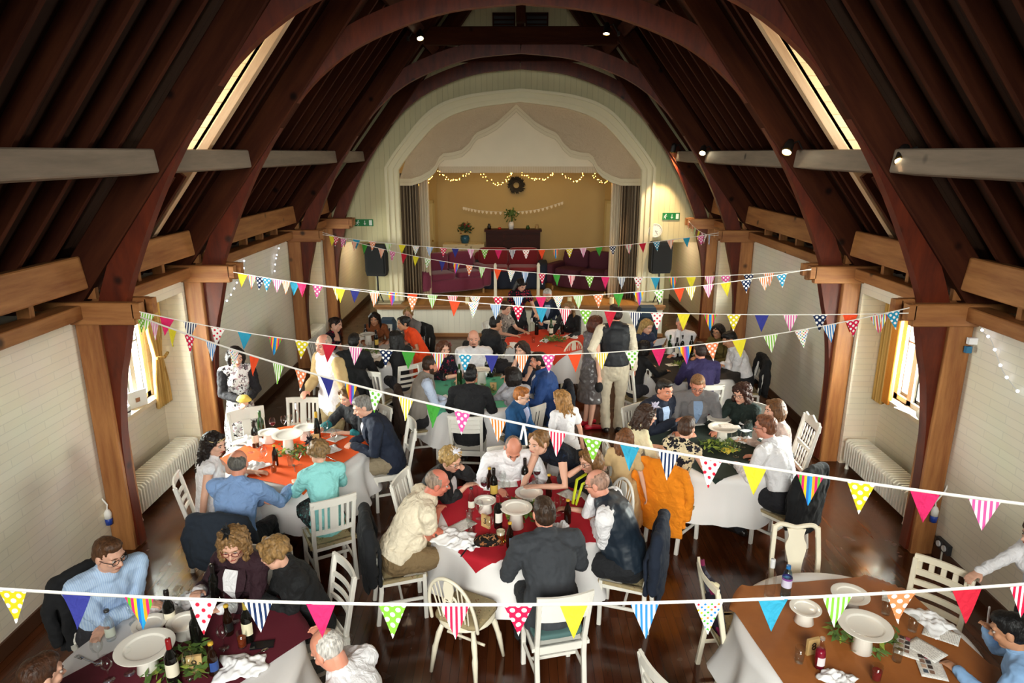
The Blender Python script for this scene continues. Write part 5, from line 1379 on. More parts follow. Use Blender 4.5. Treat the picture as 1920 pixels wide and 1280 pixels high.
# ================================================================== WHO SITS AND STANDS WHERE
NEAR, MID, FAR = .0066, .0085, .0105
SKF, SKR, SKT, SKD = 'd8a58c', 'd08a70', 'c08a68', '8a5a40'
def seat(label, px, py, table, cs=None, dface=0, clabel=None, face=None, cm=None, cdx=0, z0=1.2, back=0, **k):
    tx, ty = TB[table][:2]
    if face is None:
        w = P(px, py, z=z0); face = math.degrees(math.atan2(ty - w.y, tx - w.x)) + dface
    k.setdefault('name', 'person')
    o = person(label, ('px', px, py), face, **k)
    o.table = table
    if cs: o.chair = chair(cs, (o.base + o.RZ @ V((cdx, .03 - back, 0))).to_2d(), face, clabel or ('white wooden chair under the ' + label[:60]), cm)
    return o
WHT = mat('e4e2e4', .85, var=.03, scale=5, bump=.1, bscale=250, name='white_shirt')
CRM = mat('e6d9bf', .85, var=.04, scale=5, bump=.1, bscale=250, name='cream_shirt')
STRB = m_stripes('blue_stripe_shirt', ['b9cfe8', 'a3bde0'], .006)
BLUS = mat('7f9fce', .85, var=.05, scale=5, bump=.12, bscale=250, name='blue_shirt')
BLK = mat('101013', .85, var=.1, scale=6); NVY = mat('121c30', .85, var=.1, scale=6); CHAR = mat('33363b', .85, var=.1, scale=60); GRYS = mat('6d6b6c', .85, var=.12, scale=50)
# ---- plum table
a1 = seat('man in a pale blue striped shirt and dark glasses with folded arms', 205, 1040, 'plum', 'ladder', 0, 'white chair with a dark jacket under the striped shirt man', h=1.8, lean=20, yaw=18, pitch=14, R='fold', L='fold', hair=('short', '5a3a22'), skinc=SKF, top=('long', STRB), glasses='101010', vox=NEAR, build=1.1)
a2 = seat('woman in a plum cardigan and red glasses with frizzy blonde hair', 437, 1022, 'plum', 'slat', 0, 'white chair under the woman in the plum cardigan', h=1.66, lean=14, yaw=20, pitch=16, R=(.2, .33, .9), L=(-.02, .4, .84), hair=('curly', '8f6c42'), skinc=SKF, female=True, top=('long', WHT, 'collar'), jacket=('2a0c18', WHT, .85), glasses='7a2020', vox=NEAR, bottom=('trousers', '17151a'))
fascinator(a2, '0e0e10', (0.02, 0, .13))
a3 = seat('woman with wavy blonde hair and black feather clip turning to her neighbour', 515, 1037, 'plum', 'ladder', -15, 'white ladder-back chair under the woman with the black feather clip', h=1.66, lean=22, yaw=-38, pitch=20, R='tablein', L='fold', hair=('wavy', '9c7848'), skinc=SKF, female=True, top=('long', BLK), jacket=('0d0e10', None), vox=NEAR, bottom=('trousers', '101013'))
fascinator(a3, '0c1414', (.085, -.03, .04))
a4 = seat('balding white haired man in a white shirt holding his brow', 615, 1218, 'plum', 'slat', 0, 'white chair under the balding white haired man', h=1.76, lean=22, yaw=-5, pitch=42, R='brow', L='tablein', hair=('fringe', 'd8d2ca'), skinc=SKR, top=('long', WHT), vox=NEAR, build=1.12, belly=.5)
a5 = seat('brown haired person at the picture corner of the plum table', 78, 1268, 'plum', None, h=1.7, lean=14, hair=('short', '4a2c1a'), skinc=SKF, top=('long', 'd8d6d8'), vox=NEAR)
a5.T['label'] = 'brown haired person cut off beside the stemmed glass at the plum table'
# ---- red table
b1 = seat('bald man in a cream short sleeved shirt leaning on folded arms', 820, 905, 'red', 'slat', -6, 'white chair under the bald man in the cream shirt', h=1.8, lean=34, yaw=-6, pitch=18, tilt=8, R='fold', L='fold', hair=('stubble', 'a08a78'), skinc='c9745e', top=('short', CRM), tuck=False, bottom=('trousers', '7a6444'), vox=NEAR, build=1.14, belly=.6)
b2 = seat('blonde woman in black with white collar resting cheek on hand', 845, 862, 'red', 'slat', 0, 'white chair under the blonde woman resting her cheek', h=1.64, lean=26, yaw=-16, pitch=20, tilt=8, L='cheek', R='fold', hair=('wavy', 'b8965c'), skinc=SKF, female=True, top=('threequarter', WHT, 'collar'), jacket=('121214', WHT, .8), glasses='5a4030', vox=NEAR, bottom=('trousers', '151518'))
fascinator(b2, 'e8e8f0', (.0, .03, .125))
b3 = seat('bald man in a white shirt bowing over papers on the red table', 962, 840, 'red', 'ladder', 0, 'white chair behind the bald man bowing over papers', h=1.8, lean=32, pitch=48, R='table', L='table', hair=('stubble', '8a7262'), skinc=SKR, top=('long', WHT), vox=NEAR, build=1.16, belly=.5)
b4 = person('woman in a dark lace dress stooping over the red table', ('px', 1010, 830), 222, h=1.68, pose='stand', lean=58, yaw=0, pitch=5, R=(.12, .62, .8), L=(-.12, .6, .95), hair=('updo', '8a6238'), skinc=SKF, female=True, top=('none', m_spots('dark_lace', '10131c', ['1c2a44', '0a0a10'], 40, .3)), bottom=('skirt', m_spots('dark_lace2', '0d0f16', ['18243a', '0a0a10'], 40, .3)), vox=MID, hcurl=.2)
b5 = seat('woman in black with a lime scarf lifting a phone', 1106, 862, 'red', 'windsor', 10, 'white hoop-back chair under the woman with the lime scarf', h=1.66, lean=14, yaw=5, pitch=16, R='cheek', L='tablein', hair=('bob', '8a6238'), skinc=SKF, female=True, top=('elbow', BLK), glasses='1a1a1a', vox=MID, bottom=('trousers', '121214'))
b6 = seat('bald man in glasses and navy waistcoat leaning on his hand', 1120, 907, 'red', 'slat', 6, 'white chair holding a navy jacket under the waistcoat man', h=1.8, lean=26, yaw=-8, pitch=18, R='cheek', L='fold', hair=('stubble', 'b08a76'), skinc='cf8e76', top=('long', WHT), vest=(mat('16222e', .5, var=.1),), glasses='1a1a1a', bottom=('trousers', '0f1116'), vox=NEAR, build=1.14, belly=.4)
b7 = seat('man in a charcoal suit sitting with his back turned', 1020, 962, 'red', 'plank', 0, 'white plank-back chair with teal cushion behind the charcoal suit man', h=1.8, lean=20, pitch=10, hair=('short', '3d2a1c'), skinc=SKR, top=('long', WHT), jacket=(CHAR, WHT), bottom=('trousers', '222428'), vox=NEAR, build=1.12, back=.07)
# ---- orange table
c1 = seat('bride in a white sleeveless dress with long dark curls', 402, 832, 'orange', 'ladder', -36, 'white ladder-back chair under the bride', h=1.68, lean=8, yaw=-34, pitch=14, L='table', R=(.25, -.06, .5), hair=('longcurly', '1d120e', .34), skinc=SKF, female=True, top=('none', WHT, 'dress'), bottom=('longskirt', WHT), vox=NEAR)
b = MB(); v2 = MB(); v2.tube([(.088 * math.cos(math.radians(a)), -.0 + .09 * math.sin(math.radians(a)), .085 - .02 * abs(math.cos(math.radians(a)))) for a in range(-10, 191, 10)], .0055, 6); b.add(v2.v, v2.f, 0, c1.HM); b.build('hair_band', mat('cdb684', .4, .5), c1.hair, True)
c2 = seat('old man in a blue shirt reaching across to his beer', 447, 868, 'orange', 'slat', 0, 'white chair with a dark jacket under the old man in blue', h=1.74, lean=16, yaw=8, pitch=8, R=(.3, .52, .83), L='fold', hair=('fringe', '6a665f'), skinc=SKR, top=('long', BLUS), bottom=('trousers', '14161c'), vox=NEAR, build=1.12)
c3 = seat('woman in a turquoise jacket with her back turned', 597, 848, 'orange', 'slat', 0, 'white slat-back chair under the woman in turquoise', h=1.62, lean=8, pitch=8, hair=('wavy', '94744a'), skinc=SKF, female=True, top=('elbow', '8fd6d4'), jacket=('8fd6d4', None, .5), bottom=('skirt', m_spots('dark_leaf_skirt', '16181a', ['4f8a86', '2a4a4a'], 30, .3)), vox=NEAR, back=.05)
fascinator(c3, '17161a', (-.06, .03, .12))
c4 = seat('grey haired man in a navy suit studying a menu', 680, 762, 'orange', 'solid', 0, 'white curved-back chair under the grey haired navy suit man', h=1.78, lean=24, pitch=24, R='tablein', L='tablein', hair=('short', '8a8680'), skinc=SKF, top=('long', WHT), jacket=(NVY, WHT), bottom=('trousers', '8a7c64'), vox=NEAR, build=1.1)
c5 = seat('brown haired woman in teal and black beside the navy suit man', 652, 742, 'orange', 'slat', 0, 'white chair under the woman in teal and black', h=1.64, lean=20, pitch=22, R='tablefar', L='tablein', hair=('bob', '6a4a2c'), skinc=SKF, female=True, top=('threequarter', '1d6f74'), jacket=('15161a', None, .5), vox=MID, bottom=('trousers', '17171a'))
d1 = person('woman in a black lace jacket and white floral dress', ('px', 442, 668), -62, h=1.66, pose='stand', lean=4, yaw=8, pitch=18, R=(.04, .27, 1.06), L=(-.06, .27, 1.03), hair=('bob', '1c110d'), skinc=SKF, female=True, top=('none', m_spots('mono_floral', 'ecebea', ['2a2528', '4a4246', 'b99aa0', '8a7a80'], 22, .42)), bottom=('skirt', m_spots('mono_floral', '', []), .8), sleeves='17141a', vox=MID)
d2 = person('bald man in a beige jacket and untucked white shirt', ('px', 607, 646), 228, h=1.8, pose='stand', lean=3, yaw=10, pitch=10, R=(.12, .28, 1.12), L='down', hair=('stubble', 'b59a86'), skinc='d2917a', top=('long', WHT), tuck=False, sleeves=mat('b89c6c', .85, var=.06), bottom=('trousers', 'a8946c'), vox=MID, build=1.1, legs=(.06, -.04))
b = MB(); b.box(d2.wr[1] + d2.RZ @ V((0, .06, .03)), (.07, .012, .14)); o = b.build('mobile_phone', mat('141416', .2)); tag(o, 'dark phone held by the bald man in the beige jacket', 'phone')
b = MB(); [b.ball(d1.wr[1] + d1.RZ @ V((-.06, .06 + .01 * k, .02 * k)), (.1 - .015 * k, .06, .03), 12, 8) for k in range(3)]; o = melt('folded_napkin', b, mat('e0c45a', .8), None, .009, 3, .02); tag(o, 'yellow folded napkin in the hands of the lace jacket woman', 'napkin')
# ---- green table
d3 = seat('man in a grey waistcoat and pale blue shirt in profile', 808, 684, 'green', 'slat', 0, 'white chair under the grey waistcoat man', h=1.78, lean=14, pitch=10, R='table', L='fold', hair=('short', '3c2718'), beard=('full', '4a3020'), skinc=SKR, top=('long', 'c4d2ea'), vest=(mat('8d857c', .85, var=.06), ), bottom=('trousers', '221f22'), vox=MID, build=1.05)
d4 = seat('woman with a red flower in her hair in a dark floral dress', 832, 654, 'green', 'ladder', 0, 'white chair under the woman with the red hair flower', h=1.64, lean=12, yaw=-6, pitch=8, R='fold', L='tablein', hair=('bob', '5a3420'), skinc=SKF, female=True, top=('elbow', m_spots('night_floral', '14121a', ['a02038', '3a2a4a', '7a3a50'], 22, .33)), vox=MID)
fascinator(d4, '8c1024', (-.085, -.02, .05))
d5 = seat('bald man with a goatee and open white shirt facing the gallery', 888, 635, 'green', 'ladder', 0, 'white chair behind the bald man with the goatee', h=1.82, lean=4, yaw=0, pitch=4, R='tablein', L='tablein', hair=('stubble', '9a8272'), beard=('goatee', '2a1a14'), skinc='cf957e', top=('long', WHT), vox=MID, build=1.1)
d6 = seat('woman with dark curls touching her mouth', 978, 655, 'green', 'slat', 0, 'white chair under the dark curled woman touching her mouth', h=1.64, lean=16, yaw=12, pitch=10, R='chin', L='fold', hair=('longcurly', '2a1812', .26), skinc=SKF, female=True, top=('none', '1c2438'), vox=MID)
d7 = seat('bearded man in a bright blue suit', 1010, 677, 'green', 'slat', 0, 'white chair under the bearded man in the blue suit', h=1.82, lean=12, yaw=-4, pitch=8, hair=('short', '241711'), beard=('full', '3a241a'), skinc=SKR, top=('long', WHT), jacket=(mat('1d3f78', .8, var=.08), WHT), bottom=('trousers', '1a2436'), vox=MID, build=1.16)
d8 = seat('woman in a pale grey cardigan with a white feather clip', 960, 705, 'green', None, 0, h=1.66, lean=12, yaw=20, pitch=6, L='chin', R='table', hair=('bob', '1f1512'), skinc=SKF, female=True, top=('long', 'a7a6ad'), vox=MID)
chair('slat', (d8.base + d8.RZ @ V((0, .03, 0))).to_2d(), d8.face, 'white chair under the woman in the grey cardigan')
fascinator(d8, 'f2f2f4', (.07, -.05, .06))
d9 = seat('man in a black suit with his back to the gallery', 882, 702, 'green', 'plank', 0, 'white plank-back chair behind the man in the black suit', h=1.8, lean=12, pitch=6, hair=('short', '0f0d0d'), skinc=SKD, top=('long', BLK), jacket=('0e0e12', None), vox=MID, back=.1)
boy = person('boy with ginger hair and glasses in a blue cardigan', ('px', 978, 742), -28, h=1.36, pose='stand', lean=4, yaw=14, pitch=16, R=(.05, .24, .82), L=(-.04, .25, .8), hair=('short', 'b06a30'), skinc='e2b49a', top=('long', m_stripes('check_shirt', ['c8d0e8', '8a96c0'], .008)), jacket=(mat('164a78', .85, var=.06, scale=60), m_stripes('check_shirt', [], 1)), glasses='1a1a1a', vox=MID, bottom=('trousers', '1c2230'))
girl = person('girl with long blonde hair in a white dress walking', ('px', 1052, 748), 120, h=1.36, pose='stand', lean=8, yaw=25, pitch=8, hair=('longcurly', 'a87a44', .26), skinc=SKF, female=True, top=('short', WHT), bottom=('skirt', WHT, .4), vox=MID, legs=(.16, -.14), shoe='d8d0c8')
w1 = person('woman in a grey satin dress and red shoes', ('px', 1117, 607), 20, h=1.68, pose='stand', lean=2, yaw=6, pitch=4, R='down', L='down', hair=('bob', '5c2c1a'), skinc=SKF, female=True, top=('none', m_spots('satin_sequin', '5e5a58', ['8a7c8c', '4a4446', '6a5a70'], 40, .35, .35)), bottom=('skirt', mat('57504f', .3, var=.2, scale=10), .48), shoe='b01228', vox=MID)
w2 = person('man in a black waistcoat standing with his back to the gallery', ('px', 1153, 588), 92, h=1.86, pose='stand', lean=1, yaw=25, pitch=2, R='down', L='hips', hair=('short', '2a1a12'), skinc=SKR, top=('long', CRM), vest=(mat('15161c', .6),), bottom=('trousers', mat('c8bca4', .85, var=.04)), vox=MID, build=1.08)
b = MB(); b.ball(w1.wr[1] + V((0, 0, -.15)), (.06, .09, .08), 12, 8); o = melt('handbag', b, BLK, None, .01, 2); tag(o, 'small black bag carried by the woman in grey satin', 'bag')
# ---- dark table
e1 = seat('man in a navy suit gesturing with one hand', 1246, 731, 'dark', 'slat', 0, 'white chair under the gesturing navy suit man', h=1.8, lean=18, yaw=-4, pitch=10, R=(.1, .46, .95), L='tablein', hair=('short', '1f1612'), skinc='c98468', top=('long', 'a8bede'), jacket=(NVY, 'a8bede'), vox=MID, build=1.05)
e2 = seat('man in a grey suit and glasses looking down at the table', 1308, 722, 'dark', 'ladder', 0, 'white chair behind the grey suit man in glasses', h=1.82, lean=14, yaw=-16, pitch=24, R='table', L='table', hair=('short', '8a623e'), skinc=SKR, top=('long', '7f98b8'), jacket=(GRYS, '7f98b8'), glasses='3a3a3a', vox=MID, build=1.08)
e3 = seat('woman with brown curls and glasses in bottle green', 1390, 738, 'dark', 'solid', 0, 'white chair under the curly haired woman in bottle green', h=1.64, lean=14, yaw=-10, pitch=12, hair=('curly', '3c2016'), skinc=SKF, female=True, top=('long', '14241f'), glasses='1a1a1a', vox=MID)
e4 = seat('woman with a glossy brown bob in a pale pink top', 1452, 768, 'dark', 'spindle', 0, 'tall white spindle-back chair with a red seat pad', h=1.66, lean=10, yaw=4, pitch=8, R='chin', L='fold', hair=('bob', '6a4626'), skinc=SKF, female=True, top=('long', 'e6cfc4'), bottom=('trousers', '8c7c62'), vox=MID)
e5 = seat('man with cropped hair and glasses in a white shirt', 1435, 800, 'dark', 'slat', 4, 'white chair with a black jacket under the cropped hair man', h=1.8, lean=24, yaw=20, pitch=8, hair=('short', '7a4a30'), skinc='d0907a', top=('long', WHT), glasses='1a1a1a', bottom=('trousers', '14141a'), vox=NEAR, build=1.1)
e6 = seat('short haired woman in a black and cream patterned top', 1288, 802, 'dark', 'slat', 0, 'white chair hidden under the orange cardigan', h=1.66, lean=16, pitch=12, hair=('short', '4a3020'), skinc=SKF, female=True, top=('none', m_spots('black_cream_floral', 'd9c9a4', ['17151c', '1c1a22', '2a2830'], 17, .5)), vox=NEAR)
e7 = seat('curly haired woman in a cream lace top and purple floral skirt', 1213, 778, 'dark', 'windsor', 0, 'white chair under the woman in the cream lace top', h=1.66, lean=18, yaw=-4, pitch=12, hair=('longcurly', '3e271a', .22), skinc=SKF, female=True, top=('elbow', mat('e0d2ac', .85, var=.12, scale=40, bump=.4, bscale=90)), bottom=('skirt', m_spots('purple_floral', 'c8bcae', ['5a1d4a', '2a2430', '8a3a6a', '4a3a5a'], 20, .48), .6), vox=NEAR, R='table', L='tablein')
fascinator(e7, 'c9c4d6', (.02, .05, .115))
e8 = person('girl with brown hair in a beige dress walking between tables', ('px', 1172, 822), 70, h=1.27, pose='stand', lean=6, yaw=0, pitch=6, hair=('long', '7a4a26', .3), skinc=SKF, female=True, top=('short', mat('c8a878', .85, var=.05)), bottom=('skirt', mat('c8a878', .85, var=.05), .5), vox=MID, legs=(.14, -.14), shoe='8a6a4a')
# ---- cream table by the stage
f1 = seat('woman in a dark red floral top propping her head', 630, 608, 'cream', 'slat', 0, 'white chair under the woman propping her head', h=1.64, lean=16, yaw=4, pitch=14, tilt=-10, R='cheek', L='fold', hair=('updo', '2c1a14'), skinc=SKF, female=True, top=('short', m_spots('night_floral', '', [])), vox=FAR)
f2 = seat('woman with long dark hair in a rust cardigan', 702, 598, 'cream', 'slat', 0, 'white chair under the woman in the rust cardigan', h=1.58, lean=24, pitch=12, hair=('long', '1f1512', .34), skinc=SKT, female=True, top=('long', '7c421c'), vox=FAR)
f3 = seat('blonde woman in a grey top turned to the girl in orange', 766, 588, 'cream', 'slat', 0, 'white chair draped with a dark jacket behind the girl in orange', h=1.66, lean=8, yaw=20, pitch=8, hair=('updo', 'b08c54'), skinc=SKF, female=True, top=('long', '8a8684'), vox=FAR)
f4 = person('girl in an orange dress leaning towards a friend', ('px', 756, 606), 205, h=1.5, pose='stand', lean=30, yaw=6, pitch=10, R=(.1, .3, .95), L=(-.1, .3, .9), hair=('updo', '120d0d'), skinc=SKT, female=True, top=('short', 'ee4a14'), bottom=('skirt', 'ee4a14', .45), vox=FAR)
f5 = seat('woman with long black hair in black seen from behind', 742, 634, 'cream', 'ladder', 0, 'white ladder-back chair behind the woman with long black hair', h=1.66, lean=8, pitch=6, hair=('long', '14100f', .4), skinc=SKT, female=True, top=('long', BLK), vox=FAR, back=.06)
f6 = seat('man with black hair in a black suit at the cream table', 664, 640, 'cream', 'slat', 0, 'white chair under the black suited man at the cream table', h=1.78, lean=14, pitch=12, hair=('short', '14100f'), skinc=SKT, top=('long', BLK), jacket=('101014', None), vox=FAR)
# ---- coral table
g1 = person('dark haired woman in a polka dot top serving at the table', ('px', 978, 534), -70, h=1.66, pose='stand', lean=14, yaw=10, pitch=34, L=(-.2, .45, 1.0), R='down', hair=('long', '1d1310', .3), skinc=SKF, female=True, top=('short', m_spots('red_polka', '16121a', ['b01a3c'], 24, .3, smooth=True)), bottom=('skirt', BLK, .6), vox=FAR)
g2 = seat('white haired man in a dark suit and glasses', 1026, 553, 'coral', 'slat', 0, 'white chair under the white haired man', h=1.78, lean=12, yaw=-10, pitch=18, hair=('short', 'd9d4cc'), skinc=SKR, top=('long', '9fb6d6'), jacket=(NVY, '9fb6d6'), glasses='3a3a3a', vox=FAR)
g3 = seat('woman in a black and white patterned dress', 948, 578, 'coral', 'slat', 0, 'white chair under the woman in the patterned dress', h=1.64, lean=10, yaw=-6, pitch=12, hair=('wavy', '4a2e1e'), skinc=SKF, female=True, top=('short', m_spots('mono_lace', '8a8078', ['2a2624', 'd8d0c4'], 22, .35)), vox=FAR)
g4 = seat('man in a black suit leaning in beside the patterned dress', 930, 606, 'coral', 'slat', 0, 'white chair draped in black beside the coral table', h=1.78, lean=16, pitch=10, hair=('short', '17120f'), skinc=SKT, top=('long', BLK), jacket=('111116', None), vox=FAR, R='fold')
g5 = seat('woman with long blonde hair in a black dress from behind', 1066, 578, 'coral', 'slat', 0, 'white chair under the blonde in the black dress', h=1.66, lean=10, pitch=8, hair=('long', '94744a', .34), skinc=SKF, female=True, top=('long', BLK), vox=FAR)
# ---- black table
h1 = seat('woman with long blonde hair reading a white sheet', 1213, 612, 'black', 'slat', 0, 'white chair under the blonde woman reading', h=1.66, lean=8, pitch=14, R=(.06, .33, .98), L=(-.08, .33, .98), hair=('long', 'b8955a', .34), skinc=SKF, female=True, top=('long', '2a3550'), vox=FAR)
h2 = seat('grey haired man in a white shirt with a red drink', 1278, 606, 'black', 'vase', 0, 'white rounded-back chair behind the grey haired man', h=1.76, lean=6, pitch=8, R='chin', L='fold', hair=('short', 'a8a29a'), skinc=SKR, top=('long', WHT), vox=FAR)
h3 = seat('woman with a dark bob and glasses in an olive top', 1346, 621, 'black', 'slat', 0, 'white chair under the woman in the olive top', h=1.64, lean=12, yaw=10, pitch=12, hair=('bob', '1d120e'), skinc=SKT, female=True, top=('long', '5c4d1c'), glasses='1a1a1a', vox=FAR)
h4 = seat('dark haired man in a white shirt bending over the black cloth', 1368, 636, 'black', 'slat', 0, 'white chair with black jacket behind the bending man', h=1.78, lean=24, pitch=30, R='fold', L='fold', hair=('short', '120e0d'), skinc=SKT, top=('long', WHT), vox=FAR, bottom=('trousers', '131318'))
h5 = seat('man in a purple shirt with his back turned', 1313, 657, 'black', 'ladder', 0, 'white ladder-back chair behind the purple shirt man', h=1.78, lean=12, pitch=8, hair=('short', '33211a'), skinc=SKR, top=('long', '2c2350'), bottom=('trousers', '8a7a5c'), vox=FAR, build=1.1, back=.05)
h6 = seat('dark haired woman in black at the black table edge', 1207, 652, 'black', 'slat', 0, 'white chair at the black table beside the standing waistcoat man', h=1.52, lean=12, pitch=8, hair=('bob', '17110f'), skinc=SKT, female=True, top=('long', BLK), vox=FAR)
# ---- brown table
i1 = seat('boy with black hair in a light blue shirt holding a white pen', 1893, 1182, 'brown', None, 0, h=1.56, lean=18, yaw=0, pitch=24, R=(.17, .3, 1.0), L='tablein', hair=('short', '0f0d0e'), skinc=SKT, top=('long', mat('8db4e0', .85, var=.05)), vox=NEAR)
i2 = person('girl with long brown hair and white sleeves reaching for a chair', ('px', 1944, 1003), 180, h=1.4, pose='stand', lean=10, yaw=0, pitch=8, R=(*P(1822, 1080, z=.95), 1), L='down', hair=('long', '4a2c1c', .42), skinc=SKF, female=True, top=('long', WHT), vox=NEAR)
chair('slat', (i1.base + i1.RZ @ V((0, .03, 0))).to_2d(), i1.face, 'white chair under the boy with the pen')
# pens, sheets and phones in hands
p = i1.wr[1]; o = MB().tube([p + V((-.02, 0, .05)), p + V((-.03, 0, .17))], .006, 8).build('pen', WHT); tag(o, 'white pen held up by the boy in light blue', 'pen')
p = h1.wr[0].lerp(h1.wr[1], .5); o = MB().box((0, 0, 0), (.21, .003, .15)).build('paper_sheet', WHT, loc=p + h1.RZ @ V((0, .1, .05))); o.rotation_euler = (-.5, 0, math.radians(h1.face - 90)); tag(o, 'white sheet held by the blonde woman reading', 'paper')
p = b5.wr[1]; o = MB().box((0, 0, 0), (.012, .07, .13)).build('mobile_phone', BLK, loc=p + b5.RZ @ V((.04, .03, .08)), rotz=math.radians(b5.face - 90)); tag(o, 'dark phone at the ear of the woman with the lime scarf', 'phone')
# the lime scarf, wrist watch
b = MB(); c = b5.RZ.transposed() @ (b5.head - b5.base)
b.tube([c + V((-.06, -.02, -.16)), c + V((-.05, .1, -.2)), c + V((-.03, .15, -.4))], [(.02, .008)] * 3, 8); b.tube([c + V((.06, -.02, -.16)), c + V((.05, .1, -.2)), c + V((.03, .15, -.42))], [(.02, .008)] * 3, 8)
b.build('scarf', mat('c8d21e', .7), b5.T, True)
# ---- empty chairs and hung garments
chair('solid', CT(460, 772, -55, .93), -55, 'white chair with a broad curved top standing empty near the bride')
chair('slat', CT(567, 746, -90), -90, 'empty white chair at the orange table below the beige jacket man')
WB = CT(836, 1092, 62, .9)
chair('windsor', WB, 62, 'empty white wheelback chair with a tapestry cushion at the red table', M_CREAMP)
chair('vase', CT(1495, 986, -95, .97), -95, 'empty cream chair with a vase-shaped splat at the brown table', M_CREAMP)
chair('floral', CT(1331, 1072, 5, .95), 5, 'cream chair with dark floral upholstered back at the brown table', M_CREAMP)
chair('holes', CT(1770, 1062, 222), 222, 'empty cream chair with square holes in its top rail', M_CREAMP)
chair('ladder', CT(1238, 1255, 25), 25, 'white chair cut off at the lower edge near the brown table')
chair('windsor', CT(1078, 642, 118, .9), 118, 'empty white wheelback chair facing the coral table', M_CREAMP)
chair('slat', CT(1197, 682, 60), 60, 'white chair standing behind the legs of the waistcoat man')
chair('slat', CT(690, 695, 70), 70, 'white chair just behind the beige jacket man at the cream table')
def cj(o, dy=0): return (o.base + o.RZ @ V((0, .03 + dy, 0))).to_2d()
jacket_on_chair('dark jacket hung on the chair of the old man in blue', cj(c2), c2.face, '1b2430', .5, .5)
jacket_on_chair('navy jacket hung on the chair of the waistcoat man', cj(b6), b6.face, '111c2e', .48, .62)
jacket_on_chair('black jacket hung on the chair of the bald man in cream', cj(b1), b1.face, '101216', .46, .62)
jacket_on_chair('orange cardigan draped over the chair of the patterned top woman', cj(e6), e6.face, mat('ef8a10', .9, var=.06, scale=30, bump=.3, bscale=200), .5, .72, 'cardigan', nm='hung_cardigan')
jacket_on_chair('black jacket hung on the chair of the cropped hair man', cj(e5), e5.face, '0c0d10', .5, .66)
jacket_on_chair('black jacket hung on the chair of the bending white shirt man', cj(h4), h4.face, '0c0c0e', .46, .6)
jacket_on_chair('black coat hung on the chair of the blue suited man', cj(d7), d7.face, '121722', .46, .6)
jacket_on_chair('brown coat hung on the chair of the grey waistcoat man', cj(d3), d3.face, '2c1a10', .46, .66, 'coat', nm='hung_coat')
jacket_on_chair('black jacket hung on the chair of the black suited man near the bride table', cj(f6), f6.face, '0e0e10', .48, .6)
jacket_on_chair('dark jacket hung on the chair of the blonde woman in grey', cj(f3), f3.face, '1c1a16', .42, .5)
jacket_on_chair('black jacket hung on the chair of the striped shirt man', cj(a1), a1.face, '0f0f12', .48, .62)
jacket_on_chair('black wrap hung on the chair behind the dark curled woman', cj(g4), g4.face, '0e0e10', .46, .55, 'wrap', nm='hung_wrap')
# red seat pad and teal cushion
def pad(label, o, c, back=0, cat='cushion'):
    q = MB(); cushion(q, (0, .01 - back, SH + .03), (.39, .37, .05)); q = q.build('seat_cushion', c, smooth=True, loc=o.base + o.RZ @ V((0, .03, 0)), rotz=math.radians(o.face - 90)); tag(q, label, cat)
pad('red cushion on the tall spindle-back chair', e4, mat('d0564a', .8))
pad('teal cushion on the plank-back chair of the charcoal suit man', b7, mat('4a6a68', .8), .07)
p = WB; q = MB(); cushion(q, (0, .0, SH + .035), (.4, .38, .05)); q = q.build('seat_cushion', M_SEATP, smooth=True, loc=(p[0], p[1], 0), rotz=math.radians(-28)); tag(q, 'tapestry cushion tied on the empty wheelback chair', 'cushion')
bake_late()
# ================================================================== TABLEWARE
WHO = {}
for o_, s_ in ((a1, 'the striped shirt man'), (a2, 'the plum cardigan woman'), (a3, 'the black feather clip woman'), (a4, 'the white haired man holding his brow'), (a5, 'the cut-off brown haired person'),
               (b1, 'the man in cream'), (b2, 'the woman resting her cheek'), (b3, 'the bowing bald man'), (b4, 'the stooping lace dress woman'), (b5, 'the lime scarf woman'), (b6, 'the waistcoat man'), (b7, 'the charcoal suit man'),
               (c1, 'the bride'), (c2, 'the old man in blue'), (c3, 'the turquoise jacket woman'), (c4, 'the grey haired navy suit man'), (c5, 'the teal top woman'), (d3, 'the grey waistcoat man'), (d4, 'the red flower woman'),
               (d5, 'the goatee man'), (d6, 'the dark curled woman'), (d7, 'the blue suit man'), (d8, 'the grey cardigan woman'), (d9, 'the black suit man'), (e1, 'the gesturing navy suit man'), (e2, 'the grey suit man'),
               (e3, 'the bottle green curly woman'), (e4, 'the pale pink woman'), (e5, 'the cropped hair man'), (e6, 'the patterned top woman'), (e7, 'the cream lace woman'), (f1, 'the head-propping woman'), (f2, 'the rust cardigan woman'),
               (f3, 'the blonde in grey'), (f5, 'the long black hair woman'), (f6, 'the black suited man'), (g2, 'the white haired man'), (g3, 'the patterned dress woman'), (g4, 'the leaning black suit man'), (g5, 'the blonde in black'),
               (h1, 'the reading blonde'), (h2, 'the grey haired man'), (h3, 'the olive top woman'), (h4, 'the bending man'), (h5, 'the purple shirt man'), (h6, 'the black bob woman'), (i1, 'the boy with the pen')): WHO[o_] = s_
WARE = []
def near_table(p): return min(TB, key=lambda n: (TB[n][0] - p.x) ** 2 + (TB[n][1] - p.y) ** 2)
SHORT_T = {'plum': 'plum table', 'red': 'red table', 'orange': 'orange table', 'green': 'sea-green table', 'dark': 'bottle-green table', 'cream': 'cream table', 'coral': 'coral table', 'black': 'black table', 'brown': 'brown-paper table'}
